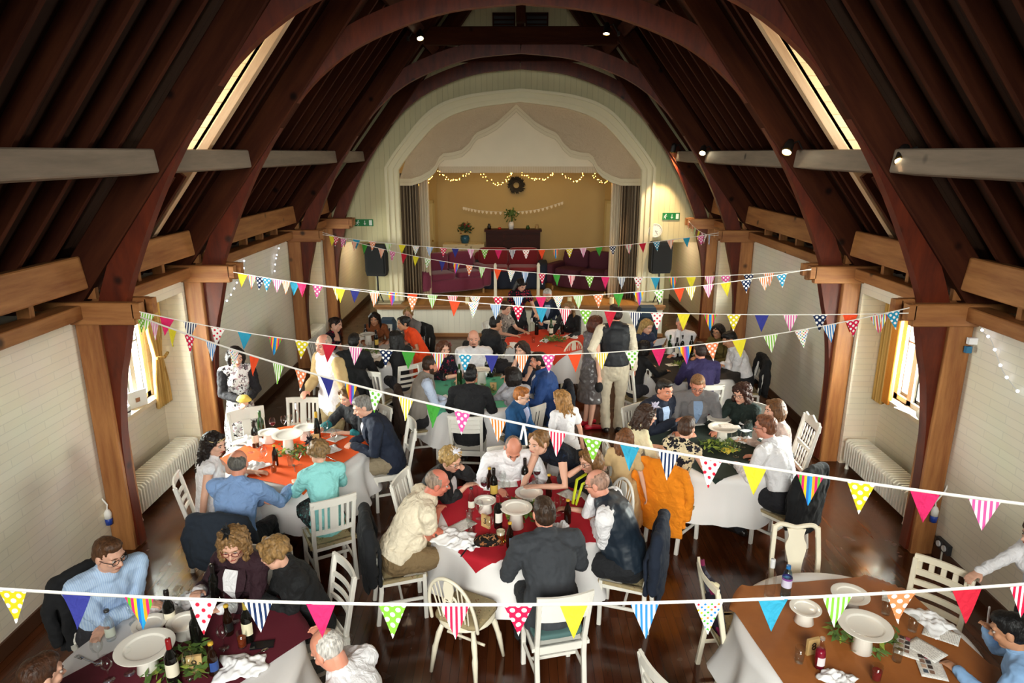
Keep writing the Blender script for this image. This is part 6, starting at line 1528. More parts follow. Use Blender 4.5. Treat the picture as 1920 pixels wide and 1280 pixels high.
def ware(T, base, p):
    """queue a thing for a label that says which table it is on and whom it stands before"""
    t = near_table(p); who, dist = None, 9
    for o, s_ in WHO.items():
        if getattr(o, 'table', None) == t:
            d = math.hypot(o.base.x - p.x, o.base.y - p.y)
            if d < dist: who, dist = s_, d
    tx, ty = TB[t][:2]; d = math.hypot(T.location.x - tx, T.location.y - ty)
    if d > .7: T.location.x = tx + (T.location.x - tx) * .7 / d; T.location.y = ty + (T.location.y - ty) * .7 / d
    WARE.append((T, base, t, who, dist))
def label_ware():
    g = {}
    for w_ in WARE: g.setdefault((w_[1], w_[2], w_[3]), []).append(w_)
    ords = ['closest', 'second', 'third', 'fourth', 'fifth', 'sixth', 'seventh', 'eighth'] or ['closest to them', 'second from them', 'third from them', 'fourth from them', 'fifth from them', 'sixth from them', 'seventh from them', 'eighth from them']
    for (base, t, who), L in g.items():
        L.sort(key=lambda q: q[4])
        for i, q in enumerate(L): q[0]['label'] = ((ords[min(i, 7)] + ' ') if len(L) > 1 else '') + base + ' on the ' + SHORT_T[t] + (' from ' if len(L) > 1 else ' before ') + who
def TP(px, py, dz=0): return P(px, py, z=TZ + .012 + dz)
M_PORC = mat('f0ebe0', .18, coat=.3, name='porcelain')
M_GLS = m_glass('fafcfb', .02, .3); M_GRN = mat('20361a', .12, spec=.6, name='green_bottle'); M_DRK = mat('0f0f0c', .1, spec=.6, name='dark_bottle'); M_BRN = mat('1e0e06', .12, spec=.6, name='brown_bottle')
M_WINE = mat('4a0814', .15, name='red_wine'); M_BEER = mat('8a3a10', .2, name='ale')
def cup_mesh(key, fn, C={}):
    if key not in C: C[key] = fn()
    return C[key]
SHARED = {}
def shared(key, maker):
    """first call builds the thing, later calls copy it with its parts"""
    if key not in SHARED:
        SHARED[key] = maker(); return SHARED[key]
    return dup(SHARED[key], (0, 0, 0), 0)
def cake_stand(px, py, r, h):
    p = TP(px, py, h)
    def mk():
        T = thing('cake_stand', 'x', 'cake stand')
        MB().lathe([(0, h), (r * .62, h), (r * .66, h + .002), (r * .95, h + .009), (r, h + .011), (r, h + .016), (r * .96, h + .0165), (r * .72, h + .0135), (r * .7, h + .0125), (r * .66, h + .0065), (r * .62, h + .0045), (0, h + .0045)], 40).build('plate', M_PORC, T, auto=28)
        MB().lathe([(0, 0), (.062, 0), (.066, .004), (.048, h - .012), (.05, h), (0, h)], 24).build('pedestal', M_PORC, T, smooth=True)
        return T
    T = shared(('cake', r, h), mk); T.location = (p.x, p.y, TZ + .012); ware(T, ('big' if r > .14 else 'small') + ' white cake stand', p); return T
def bottle(px, py, kind='dark', label_c='e8e0c8', foil=None):
    p = TP(px, py)
    def mk():
        m_ = {'dark': M_DRK, 'green': M_GRN, 'beer': M_BRN, 'clear': M_GLS, 'small': M_GLS, 'hock': M_DRK}[kind]
        T = thing('glass_bottle' if kind in ('clear', 'small') else ('beer_bottle' if kind == 'beer' else 'wine_bottle'), 'x', 'bottle')
        if kind in ('beer', 'small'): pr = [(0, 0), (.029, 0), (.031, .006), (.031, .12), (.027, .145), (.0135, .18), (.012, .215), (.014, .217), (.014, .228), (0, .228)]; lz = (.035, .1)
        elif kind == 'hock': pr = [(0, 0), (.034, 0), (.036, .006), (.036, .15), (.028, .2), (.015, .26), (.013, .325), (.015, .327), (.015, .335), (0, .335)]; lz = (.05, .13)
        else: pr = [(0, 0), (.036, 0), (.0375, .006), (.0375, .18), (.033, .205), (.016, .235), (.014, .295), (.016, .297), (.016, .31), (0, .31)]; lz = (.06, .15)
        bo = MB().lathe(pr, 18).build('bottle_body', m_, T, smooth=True)
        r0 = max(r for r, _ in pr) + .0006
        if label_c:
            b = MB(); n = 12; a0 = 2.9
            b.grid(n, 2, lambda u, v: (r0 * math.cos(-1.9 + u * a0 - .6), r0 * math.sin(-1.9 + u * a0 - .6), lz[0] + v * (lz[1] - lz[0]))); b.build('paper_label', mat(label_c, .6), bo, smooth=True)
        top = pr[-1][1]
        MB().lathe([(0, top + .001), (.0155, top + .001), (.0165, top - .012), (.0158, top - (.012 if kind in ('beer', 'small') else .07)), (.013, top - .075 if kind not in ('beer', 'small') else top - .014)][::-1] if False else [(.0168, top - (.014 if kind in ('beer', 'small') else .065)), (.0172, top - .01), (.016, top + .002), (0, top + .002)], 14).build('cap' if kind in ('beer', 'small', 'clear') else 'foil', mat(foil or {'dark': '1a1512', 'green': '2a4a20', 'beer': 'c8a030', 'clear': 'd8d8d8', 'small': '3a3a3a', 'hock': 'b8922a'}[kind], .3), T, smooth=True)
        return T
    T = shared(('bt', kind, label_c, foil), mk); T.location = (p.x, p.y, TZ + .012); T.rotation_euler = (0, 0, R.uniform(-.8, .8))
    ware(T, {'dark': 'dark wine bottle', 'green': 'green wine bottle', 'beer': 'small brown beer bottle', 'clear': 'clear glass bottle', 'small': 'small clear glass bottle', 'hock': 'tall gold-foiled bottle'}[kind] + (' with coloured foil' if foil else ''), p); return T
def glass(px, py, kind='wine', fill=None):
    p = TP(px, py)
    def mk():
        if kind == 'wine':
            T = thing('wine_glass', 'x', 'glass'); pr = [(.033, 0), (.034, .002), (.006, .006), (.0045, .02), (.0045, .075), (.012, .083), (.03, .1), (.037, .125), (.036, .15), (.031, .172)]
            MB().lathe([(0, 0)] + pr, 20).build('bowl', M_GLS, T, smooth=True)
            if fill: MB().lathe([(0, .086), (.012, .087), (.028, .101), (.0345, .12), (0, .12)], 16).build('drink', fill, T, smooth=True)
        else:
            h, r = {'tumbler': (.11, .033), 'pint': (.15, .04), 'short': (.085, .036)}[kind]
            T = thing('tumbler', 'x', 'glass'); MB().lathe([(0, 0), (r * .8, 0), (r * .84, .004), (r, h), (r * .95, h), (r * .78, .01), (0, .01)], 18).build('glass_wall', M_GLS, T, smooth=True)
            if fill:
                MB().lathe([(0, .012), (r * .76, .012), (r * .88, h * .66), (0, h * .66)], 16).build('drink', fill, T)
                if kind == 'pint': MB().lathe([(0, h * .66), (r * .88, h * .66), (r * .92, h * .85), (0, h * .87)], 16).build('froth', mat('e8d8b8', .7), T)
        return T
    T = shared(('gl', kind, fill.name if fill else 0), mk); T.location = (p.x, p.y, TZ + .012)
    ware(T, {'wine': 'stemmed wine glass', 'tumbler': 'straight clear tumbler', 'pint': 'pint glass', 'short': 'short clear tumbler'}[kind] + ({'red_wine': ' of red wine', 'ale': ' of brown ale'}.get(fill.name, ' of red juice') if fill else ''), p); return T
def napkin(px, py, c='f3f2f2', sz=.1, seed=None, h=.05, base='crumpled white napkin'):
    p = TP(px, py); rr = random.Random(int(px * 7 + py)); ph = [rr.uniform(0, 6) for _ in range(6)]
    def fn(u, v):
        x, y = (u - .5), (v - .5); e = max(abs(x), abs(y)) * 2; k = .78 + .06 * math.sin(7 * math.atan2(y, x) + ph[0]) + .12 * math.sin(3 * math.atan2(y, x) + ph[3])
        z = h * (1 - e ** 2) * (.6 + .4 * math.sin(9 * x + 4 * y + ph[1]) * math.sin(8 * y - 3 * x + ph[2])) + .014 * math.sin(26 * x + ph[4]) * math.sin(21 * y + ph[5]) * (1 - e * .6) + .008
        return (x * 2 * sz * k * 1.3, y * 2 * sz * k, max(.002, z))
    o = MB().grid(22, 22, fn).build('cloth_napkin', mat(c, .85, bump=.1), smooth=True, loc=(p.x, p.y, TZ + .012), rotz=rr.uniform(0, 6), sol=.003); o['category'] = 'napkin'; ware(o, base, p); return o
M_PRINT = None
def m_print():
    m, nt, bs = base_mat('printed_sheet')
    tc = nd(nt, 'ShaderNodeTexCoord'); sx = nd(nt, 'ShaderNodeSeparateXYZ'); nt.links.new(tc.outputs['Object'], sx.inputs[0])
    mu = nd(nt, 'ShaderNodeMath', operation='MULTIPLY'); mu.inputs[1].default_value = 110; nt.links.new(sx.outputs[1], mu.inputs[0])
    fr = nd(nt, 'ShaderNodeMath', operation='FRACT'); nt.links.new(mu.outputs[0], fr.inputs[0])
    l = nd(nt, 'ShaderNodeMath', operation='LESS_THAN'); l.inputs[1].default_value = .3; nt.links.new(fr.outputs[0], l.inputs[0])
    n = nd(nt, 'ShaderNodeTexNoise'); n.inputs['Scale'].default_value = 90; nt.links.new(tc.outputs['Object'], n.inputs['Vector'])
    g = nd(nt, 'ShaderNodeMath', operation='GREATER_THAN'); g.inputs[1].default_value = .46; nt.links.new(n.outputs['Fac'], g.inputs[0])
    a = nd(nt, 'ShaderNodeMath', operation='MULTIPLY'); nt.links.new(l.outputs[0], a.inputs[0]); nt.links.new(g.outputs[0], a.inputs[1])
    mx = nd(nt, 'ShaderNodeMix', data_type='RGBA'); mx.inputs['A'].default_value = (*srgb('f2efe8'), 1); mx.inputs['B'].default_value = (*srgb('b4b0aa'), 1)
    nt.links.new(a.outputs[0], mx.inputs['Factor']); nt.links.new(mx.outputs['Result'], bs.inputs['Base Color']); bs.inputs['Roughness'].default_value = .6
    return m
M_PRINT = m_print()
def sheet(px, py, w=.15, h=.21, rot=.3, dz=0, base='printed white sheet', pics=False):
    p = TP(px, py, dz); n = 8; rr = random.Random(int(px + py * 3)); c = rr.uniform(.4, 1.2)
    T = thing('paper_sheet', 'x', 'paper', (p.x, p.y, TZ + .0135 + dz), rot)
    MB().grid(n, n, lambda u, v: ((u - .5) * w, (v - .5) * h, .003 + .012 * c * max(0, (u - .6)) ** 1.5 * (1 if not dz else 0) + .004 * math.sin(v * 4 + c))).build('page', M_PRINT, T, smooth=True, sol=.0006)
    if pics:
        for i in range(2):
            for j in range(4):
                MB().span((-w * .36 + i * w * .24, h * .34 - j * h * .22, .009), (-w * .36 + i * w * .24 + w * .18, h * .34 - j * h * .22 + h * .15, .0096)).build('photo_print', mat(['3a2a26', '8a6a5a', 'c8a890', '4a5a6a', 'a84a5a', '2c2c34'][(i * 4 + j) % 6], .5), T)
    ware(T, base, p); return T
def number_card(px, py, ch, rot, colr='c9a878', tilt=0):
    p = TP(px, py)
    T = thing('table_number', 'x', 'table number', (p.x, p.y, TZ + .013), rot)
    MB().span((-.045, -.01, 0), (.045, .01, .115)).build('card_block', m_wood('card_wood', 'b8965f', 'd2b078', (1, 1, 1), .6, False), T)
    cu = bpy.data.curves.new('number_lettering', 'FONT'); cu.body = ch; cu.size = .075; cu.align_x = 'CENTER'; cu.align_y = 'CENTER'; cu.extrude = .0012
    o = bpy.data.objects.new('number_lettering', cu); COL.objects.link(o); o.parent = T; o.location = (0, -.0115, .06); o.rotation_euler = (PI / 2, 0, 0); cu.materials.append(mat('2a1a12', .6))
    me = bpy.data.meshes.new_from_object(o.evaluated_get(bpy.context.evaluated_depsgraph_get())); q = bpy.data.objects.new('number_lettering', me); COL.objects.link(q); q.parent = T; q.location = o.location; q.rotation_euler = o.rotation_euler; bpy.data.objects.remove(o); q.name = 'number_lettering'
    ware(T, 'wooden number %s card' % ch, p); return T
def garland(x, y, seed, table, n=130, r=.24):
    rr = random.Random(seed); b = MB(); c = MB()
    for k in range(n):
        a = rr.uniform(0, 2 * PI); d = r * rr.uniform(.2, 1) ; p = V((math.cos(a) * d, math.sin(a) * d * .8, rr.uniform(.01, .07)))
        t = V((rr.gauss(0, 1), rr.gauss(0, 1), rr.gauss(.1, .5))).normalized() * rr.uniform(.025, .045); q = t.cross(V((rr.gauss(0, .3), rr.gauss(0, .3), 1))).normalized() * t.length * .42
        (b if rr.random() < .75 else c).add([p - t, p - t * .2 + q, p + t, p - t * .2 - q], [(0, 1, 2, 3)])
    T = thing('leaf_garland', 'trailing green leaf garland around the plate stands on the ' + SHORT_T[table], 'garland', (x, y, TZ + .014))
    for k in range(5):
        a = rr.uniform(0, 6); b.tube([(math.cos(a) * .05, math.sin(a) * .05, .02), (math.cos(a + .4) * r * .6, math.sin(a + .4) * r * .5, .035), (math.cos(a + .7) * r, math.sin(a + .7) * r * .8, .012)], .004, 4, caps=False)
    b.build('foliage', M_LEAF, T, sol=.001); c.build('pale_foliage', M_LEAFY, T, sol=.001)
for i, (t, (x, y, _)) in enumerate(TB.items()):
    garland(x + .03, y - .02, i + 3, t, 130 if t not in ('cream', 'black') else 70)
def cutlery(px, py, kind, rot):
    p = TP(px, py); o = MB(); T = None
    if kind == 'spoon': o.tube([(0, -.09, .004), (0, -.02, .006), (0, .04, .004)], [.004, .0028, .003], 6); o.ball((0, .065, .005), (.018, .028, .004), 10, 6)
    else:
        o.tube([(0, -.09, .004), (0, .02, .006)], [.0045, .003], 6); o.box((0, .035, .006), (.02, .025, .002))
        for k in (-1, 0, 1): o.box((k * .008, .065, .006), (.0035, .05, .002))
    o = o.build(kind, mat('b8b8b8', .2, 1), smooth=True, loc=(p.x, p.y, TZ + .013), rotz=rot); o['category'] = 'cutlery'; ware(o, 'silver ' + kind, p)

# plates on stands
for q in ((272, 1215, .175, .16), (280, 1172, .11, .09), (345, 1168, .11, .1), (968, 953, .14, .18), (910, 940, .1, .1), (992, 925, .13, .1), (539, 816, .165, .19), (503, 812, .12, .11), (572, 803, .13, .13),
          (903, 694, .13, .2), (1355, 803, .16, .17), (1348, 786, .14, .09), (690, 627, .13, .17), (672, 621, .11, .1), (1033, 605, .14, .15), (1252, 647, .1, .1), (1290, 642, .1, .14), (1622, 1175, .165, .18), (1510, 1142, .105, .1), (1594, 1116, .13, .08)): cake_stand(*q)
for q in ((322, 1180, 'dark'), (209, 1198, 'small', 'd8e0d0'), (372, 1215, 'dark', None), (327, 1278, 'dark', 'e8e0c8', '8a1418'), (402, 1262, 'beer', '2a4a8a'), (467, 1200, 'dark', 'e0d8b8', 'a89040'), (430, 1188, 'beer', '141414'), (406, 1128, 'dark', None),
          (926, 934, 'dark', 'c8a84a'), (918, 917, 'beer', None), (884, 956, 'small', 'd8d8c8'), (891, 940, 'small', None), (934, 988, 'dark', 'e8e4d8', '7a1418'), (956, 1025, 'beer', '5a7a9a'), (984, 914, 'dark', 'd8d8d8'), (1029, 930, 'beer', None), (1064, 980, 'beer', None),
          (480, 838, 'dark'), (491, 818, 'green', None), (517, 872, 'beer', None), (596, 824, 'hock', None), (560, 797, 'clear', None),
          (862, 722, 'green', None), (874, 706, 'clear', None), (936, 690, 'dark', None), (929, 683, 'dark'), (1392, 801, 'dark', 'f0f0f0', 'b01424'), (706, 652, 'dark', 'c8a84a'), (679, 618, 'dark', None),
          (997, 628, 'clear', None), (1006, 627, 'dark', None), (1033, 630, 'green', 'e8e0c8'), (1054, 626, 'dark', None), (1247, 655, 'green', None), (1275, 650, 'dark', None), (1268, 668, 'dark'), (1297, 660, 'dark', None), (1442, 1118, 'clear', None)): bottle(*q)
for q in ((187, 1242), (205, 1275), (243, 1262), (357, 1268), (420, 1215), (440, 1165), (252, 1168), (415, 1135, 'tumbler'), (395, 1118, 'tumbler'), (455, 1212, 'tumbler', M_BEER), (340, 1140),
          (880, 978, 'tumbler'), (884, 998, 'short'), (918, 1002), (939, 1020, 'pint', M_BEER), (908, 927, 'wine', M_WINE), (950, 932), (942, 915), (1003, 917, 'tumbler'), (1056, 958), (1045, 965), (1007, 905, 'wine', M_WINE), (899, 972),
          (510, 808, 'wine', M_WINE), (530, 798), (545, 800), (470, 848), (493, 846), (497, 868), (545, 872, 'tumbler'), (561, 872), (514, 885, 'tumbler', M_BEER), (611, 818), (628, 834), (585, 795, 'tumbler'), (488, 858),
          (850, 730, 'tumbler'), (858, 738), (836, 722), (925, 712), (1310, 788), (1322, 786, 'wine', M_WINE), (1338, 782), (1357, 786), (1378, 796), (1392, 838), (1363, 850), (1380, 856), (1400, 812), (1375, 838),
          (985, 628, 'wine', M_WINE), (1000, 642, 'tumbler'), (1062, 628), (1048, 636), (975, 640), (1270, 648, 'wine', M_WINE), (1240, 660, 'tumbler'), (1305, 655), (695, 660), (715, 645, 'tumbler'), (680, 640),
          (1498, 1240, 'tumbler'), (1681, 1238, 'tumbler'), (1642, 1275, 'tumbler', mat('8a0f24', .15, name='juice')), (1660, 1150, 'tumbler'), (1710, 1182, 'tumbler')): glass(*q)
for q in ((357, 1122), (292, 1128), (452, 1252, 'f3f2f2', .14), (828, 1018, 'f3f2f2', .16), (850, 1032, 'f3f2f2', .12), (1052, 988, 'f3f2f2', .07), (470, 828, 'f3f2f2', .16), (470, 878, 'f3f2f2', .15), (620, 845, 'f3f2f2', .1), (1070, 632, 'f3f2f2', .12), (1022, 640, 'f3f2f2', .08), (965, 648, 'f3f2f2', .14),
          (700, 668, 'f3f2f2', .1), (1745, 1166, 'f3f2f2', .13), (1572, 1276, 'f3f2f2', .1), (1398, 825, 'f3f2f2', .12), (830, 748, 'f3f2f2', .1)): napkin(*q)
napkin(1366, 844, 'e0c84a', .09, None, .03, 'folded yellow napkin')
for q in ((868, 985, .21, .15, .8), (855, 1000, .15, .21, .3), (950, 908, .21, .15, .1), (925, 912, .15, .21, -.2), (1068, 928, .15, .21, .7), (618, 808, .21, .15, -.2), (632, 822, .15, .21, -.5), (600, 800, .15, .21, .2), (1268, 795, .21, .15, .5), (1272, 818, .15, .21, .9), (1290, 775, .15, .21, .2), (1262, 684, .21, .15, .2), (645, 690, .15, .21, .3), (1330, 640, .15, .21, .2)): sheet(*q)
sheet(903, 693, .15, .1, .1, .2 + .028, 'menu sheet atop the cake stand')
sheet(1368, 800, .23, .12, -.1, .17 + .028, 'menu sheet atop the cake stand')
sheet(1702, 1215, .15, .21, -.55, 0, 'upper photo quiz sheet', True); sheet(1745, 1252, .15, .21, -.3, .003, 'lower photo quiz sheet', True); sheet(1765, 1190, .15, .21, .9, .004, 'plain printed text sheet'); sheet(1735, 1218, .15, .21, .5, .006, 'printed answer sheet'); sheet(1668, 1120, .1, .15, -.5, .0, 'blank white slip')
number_card(367, 1258, '9', .25); number_card(911, 988, '3', -.7); number_card(925, 732, '2', .05); number_card(1522, 1225, '8', .3); number_card(592, 832, '4', .2)
for q in ((480, 1228, 'spoon', -.7), (160, 1238, 'fork', 1.2), (620, 860, 'fork', .9), (552, 878, 'spoon', .4), (1048, 650, 'spoon', .8), (1010, 648, 'spoon', -.5), (1075, 645, 'fork', .3), (900, 738, 'spoon', 1), (1360, 868, 'fork', .6)): cutlery(*q)
# water bottle, juice bottle, clutch bag, phone on the plum table, sunglasses pouch
p = TP(1472, 1118); T = thing('water_bottle', 'plastic water bottle with blue cap on the brown-paper table', 'bottle', p)
MB().lathe([(0, 0), (.032, 0), (.036, .01), (.034, .08), (.036, .16), (.028, .205), (.014, .235), (0, .235)], 18).build('bottle_body', m_glass('cfe6f0', .05, .6), T, smooth=True); MB().lathe([(.037, .09), (.0372, .15)], 18).build('paper_label', mat('d8d4e8', .5), T, smooth=True); MB().lathe([(.0371, .15), (.0373, .165)], 18).build('purple_band', mat('8a4a9a', .5), T); MB().lathe([(.016, .235), (.016, .26), (0, .262)], 14).build('cap', mat('1f6fb0', .4), T)
p = TP(1535, 1250); T = thing('juice_bottle', 'clear bottle of red juice with white label on the brown-paper table', 'bottle', p)
MB().lathe([(0, 0), (.03, 0), (.033, .006), (.033, .11), (.026, .14), (.014, .18), (.013, .215), (0, .215)], 18).build('bottle_body', M_GLS, T, smooth=True); MB().lathe([(0, .004), (.0315, .005), (.0315, .108), (.025, .135), (0, .135)], 16).build('drink', mat('8c0f2c', .12, name='red_juice'), T, smooth=True); MB().grid(10, 2, lambda u, v: (.0336 * math.cos(-2.4 + u * 1.6), .0336 * math.sin(-2.4 + u * 1.6), .03 + v * .06)).build('paper_label', mat('e8dce0', .5), T, smooth=True); MB().lathe([(.015, .205), (.015, .22), (0, .222)], 12).build('cap', mat('b8b0a8', .3, .6), T)
p = TP(915, 1022); T = thing('clutch_bag', 'black and tan floral drawstring bag on the red table', 'bag', p)
b = MB(); b.ball((0, 0, .045), (.12, .07, .045), 16, 10); b.ball((.06, .02, .05), (.06, .055, .035), 12, 8); b.ball((-.06, -.01, .04), (.06, .055, .035), 12, 8)
melt('pouch', b, m_spots('bag_floral', '15110e', ['8a5a34', '2a1c14', 'a87850'], 22, .42), T, .007, 2, .03, None) if False else b.build('pouch', m_spots('bag_floral', '15110e', ['8a5a34', '2a1c14', 'a87850'], 22, .42), T, True)
MB().tube(spline([(-.08, -.03, .03), (-.16, -.06, .012), (-.19, -.12, .008), (-.21, -.17, .006)], 5), .006, 6).build('strap', BLK, T, True); MB().ball((.13, .01, .03), (.02, .02, .018), 10, 6).build('gold_clasp', mat('c8a04a', .25, 1), T, True)
p = TP(492, 1210); o = MB().beam((-.075, 0, .006), (.075, 0, .006), .075, .011, (0, 0, 1), .004).build('mobile_phone', mat('111114', .15), loc=p, rotz=.2); tag(o, 'black phone lying face up on the plum table edge', 'phone')
p = TP(430, 1100); 
label_ware()
bake_late()
# ================================================================== BUNTING
def m_dots(name, base, dot, scale=27, thr=.3, multi=None):
    if name in MATS: return MATS[name]
    m, nt, bs = base_mat(name)
    vec = coords(nt, 'Object', (1, 0, 1), (0, PI / 4, 0))
    vo = nd(nt, 'ShaderNodeTexVoronoi'); vo.inputs['Scale'].default_value = scale; vo.inputs['Randomness'].default_value = 0; nt.links.new(vec, vo.inputs['Vector'])
    r = ramp(nt, [(thr, 'ffffff'), (thr + .04, '000000')]); nt.links.new(vo.outputs['Distance'], r.inputs['Fac'])
    mx = nd(nt, 'ShaderNodeMix', data_type='RGBA'); mx.inputs['A'].default_value = (*srgb(base), 1); mx.inputs['B'].default_value = (*srgb(dot or 'ffffff'), 1)
    if multi:
        sp = nd(nt, 'ShaderNodeSeparateColor'); nt.links.new(vo.outputs['Color'], sp.inputs[0]); cr = ramp(nt, [(i / len(multi), c) for i, c in enumerate(multi)], 'CONSTANT'); nt.links.new(sp.outputs[0], cr.inputs['Fac']); nt.links.new(cr.outputs['Color'], mx.inputs['B'])
    nt.links.new(r.outputs['Color'], mx.inputs['Factor']); nt.links.new(mx.outputs['Result'], bs.inputs['Base Color']); bs.inputs['Roughness'].default_value = .85; bs.inputs['Specular IOR Level'].default_value = .15
    MATS[name] = m; return m
W_ = 'f4f0ea'
def st(n, cols, w=.0115): return m_stripes('flag_' + n, cols, w)
def pl(c, n): return mat(c, .85, var=.04, bump=.1, bscale=300, name='flag_' + n)
FL = {'Y': (pl('e3d42a', 'yellow'), 'plain yellow flag'), 'N': (pl('2c3188', 'navy'), 'plain royal blue flag'), 'R': (pl('c41230', 'red'), 'plain red flag'), 'P': (pl('d81e62', 'pink'), 'plain hot pink flag'), 'T': (pl('2b9bbd', 'teal'), 'plain turquoise flag'),
      'G': (pl('3a9430', 'green'), 'plain green flag'), 'O': (pl('ec4c1c', 'orange'), 'plain orange flag'),
      'Yd': (m_dots('yellow_dot', 'dccb22', W_), 'yellow flag with white dots'), 'Gd': (m_dots('green_dot', '7dbb3c', W_), 'lime flag with white dots'), 'Pd': (m_dots('pink_dot', 'e0569e', W_), 'pink flag with white dots'), 'Rd': (m_dots('red_dot', 'd61c4a', W_), 'crimson flag with white dots'),
      'Od': (m_dots('peach_dot', 'f08a58', W_), 'peach flag with white dots'), 'Td': (m_dots('teal_dot', '2a94bb', W_), 'turquoise flag with white dots'), 'Nd': (m_dots('navy_dot', '18284c', W_), 'navy flag with white dots'),
      'Wr': (m_dots('white_red', W_, 'd0203a', 27, .24), 'white flag with red dots'), 'Wg': (m_dots('white_green', W_, '6fbf3a', 27, .3), 'white flag with green dots'), 'Wm': (m_dots('white_multi', W_, None, 48, .26, ['d0203a', '2a7ac0', '4aa83a', 'e0b020', 'e07a30']), 'white flag with tiny coloured dots'),
      'Bs': (st('bs', ['2f7fc4', W_]), 'blue and white striped flag'), 'Ns': (st('ns', ['1d3058', W_]), 'navy and white striped flag'), 'Rs': (st('rs', ['d81e48', W_]), 'red and white striped flag'), 'Ps': (st('ps', ['e060a8', W_]), 'pink and white striped flag'), 'Gs': (st('gs', ['83c341', W_]), 'green and white striped flag'),
      'Os': (st('os', ['f08030', W_]), 'orange and white striped flag'), 'Ys': (st('ys', ['e8d22a', W_]), 'yellow and white striped flag'), 'Ms': (st('ms', ['2a9bd0', 'f0a020', 'e02868', '58b030', 'e02868', 'f0c020', '2a6fc0'], .013), 'multicolour striped flag'),
      'Rb': (st('rb', ['7a4ac0', '3a8ad8', 'f0d030', 'f07a2a', 'e04a8a'], .016), 'rainbow striped flag'), 'Ml': (st('ml', ['e07a3a', W_, '3a8ac8', 'e8d22a', W_, 'c84a7a'], .008), 'pale multicolour striped flag')}
def proj(p):
    d = _Rz.transposed() @ (V(p) - CAM); f = d.y * _ct - d.z * _st; u = d.y * _st + d.z * _ct
    return (960 + F * d.x / f, 640 - F * u / f)
M_TAPE = mat('f3eee6', .8)
FLW, FLH = .128, .168
def flag_mesh(code, C={}):
    if code in C: return C[code]
    b = MB(); n = 6; rr = random.Random(sum(map(ord, code)))
    k = rr.uniform(-1, 1)
    for i in range(n):
        pass
    vs, fs = [], []
    for j in range(n + 1):
        v = j / n; w = FLW * (1 - v) / 2 + .0005
        for u in (-1, -.33, .33, 1): vs.append((u * w, .012 * math.sin(v * 2.6 + k) * k + .006 * math.sin(u * 3 + k * 5) * v, -FLH * v))
    for j in range(n):
        for i in range(3): a = j * 4 + i; fs.append((a, a + 1, a + 5, a + 4))
    b.add(vs, fs); o = b.build('flag', FL[code][0], None, True); C[code] = o.data; COL.objects.unlink(o); bpy.data.objects.remove(o); return C[code]
def bunting(label, A, B, sag, flags, scale=1.0):
    A, B = V(A), V(B); N = 200
    T = thing('bunting', label, 'bunting')
    pt = lambda t: A.lerp(B, t) - V((0, 0, sag * 4 * t * (1 - t)))
    pts = [pt(i / 60) for i in range(61)]
    MB().tube(pts, [(.0015, .0095 if A.y < 3 or B.y < 3 else .0055)] * 61, 6, up=(0, 1, 0) if False else None).build('tape', M_TAPE, T, True)
    xs = [proj(pt(i / N))[0] for i in range(N + 1)]
    rr = random.Random(len(label))
    for x, code in flags:
        i = min(range(N + 1), key=lambda q: abs(xs[q] - x)); p = pt(i / N); d = (pt(min(1, i / N + .01)) - pt(max(0, i / N - .01))).normalized()
        o = bpy.data.objects.new('flag', flag_mesh(code)); COL.objects.link(o); o.parent = T; o.location = p + V((0, 0, -.004)); o['label'] = FL[code][1]
        o.rotation_euler = (rr.uniform(-.12, .12), math.asin(-d.z) if abs(d.z) < 1 else 0, math.atan2(d.y, d.x) + rr.uniform(-.1, .1))
        if scale != 1: o.scale = (scale,) * 3
    return T
HX = 3.5
def hb_(i, s, z=2.5): return (s * HX, TY[i] - .16, z)
def codes(s): return s.split()
def spread_(x0, x1, cs): cs = codes(cs); return [(x0 + (x1 - x0) * i / (len(cs) - 1), c) for i, c in enumerate(cs)]
bunting('bunting string strung lowest across the hall over the plum and brown tables', (-HX, 2.6, 2.15), (HX, 2.6, 2.25), .225,
        list(zip((22, 142, 258, 375, 490, 606, 730, 850, 965, 1083, 1208, 1323, 1445, 1573, 1695, 1822, 1925), codes('Yd N Ms Wr Ns P Gd Rs Rd Y Bs Wm T Gs Od R Rs'))))
bunting('bunting string crossing diagonally from the bride window truss past the red table', hb_(1, -1, 2.45), (HX, 2.2, 2.5), .275,
        list(zip((265, 287, 323, 357, 393, 435, 477, 520, 562, 612, 657, 706, 763, 812, 862, 930, 1045, 1107, 1180, 1256, 1335, 1420, 1515, 1618, 1730, 1845), codes('Gd Ps Y Rd Bs Wm O Gs Od N Rb Wg Ys G Pd Os Rs Gd T Ns Wr Y Ms Yd P Ps'))))
bunting('bunting string between the two trusses at the wall radiators', hb_(1, -1), hb_(1, 1, 2.55), .43,
        list(zip((278, 310, 360, 411, 462, 513, 564, 614, 665, 720, 768, 822, 875, 925, 980, 1028, 1080, 1130, 1182, 1232, 1283, 1336, 1390, 1442, 1500, 1552, 1597, 1645, 1672), codes('Gs P Ns Wr T Ms Yd R Ps Nd G Ml Td N Os Pd O Ys Wg P Rb Od Y Gs Wm Bs Rd Ml Td'))))
bunting('bunting string hung level across the green table truss', hb_(2, -1), hb_(2, 1, 2.55), .325,
        list(zip((452, 487, 520, 553, 598, 632, 668, 703, 737, 772, 812, 847, 890, 935, 972, 1012, 1048, 1085, 1123, 1162, 1198, 1235, 1275, 1298, 1330, 1360, 1398, 1432, 1468), codes('Y Nd Ps T Pd Ys N Wg Rb O Gs Rs Wm Rd Bs P Wm Gs Od G Rb Wg O Ys Ps Y Nd Os Td'))))
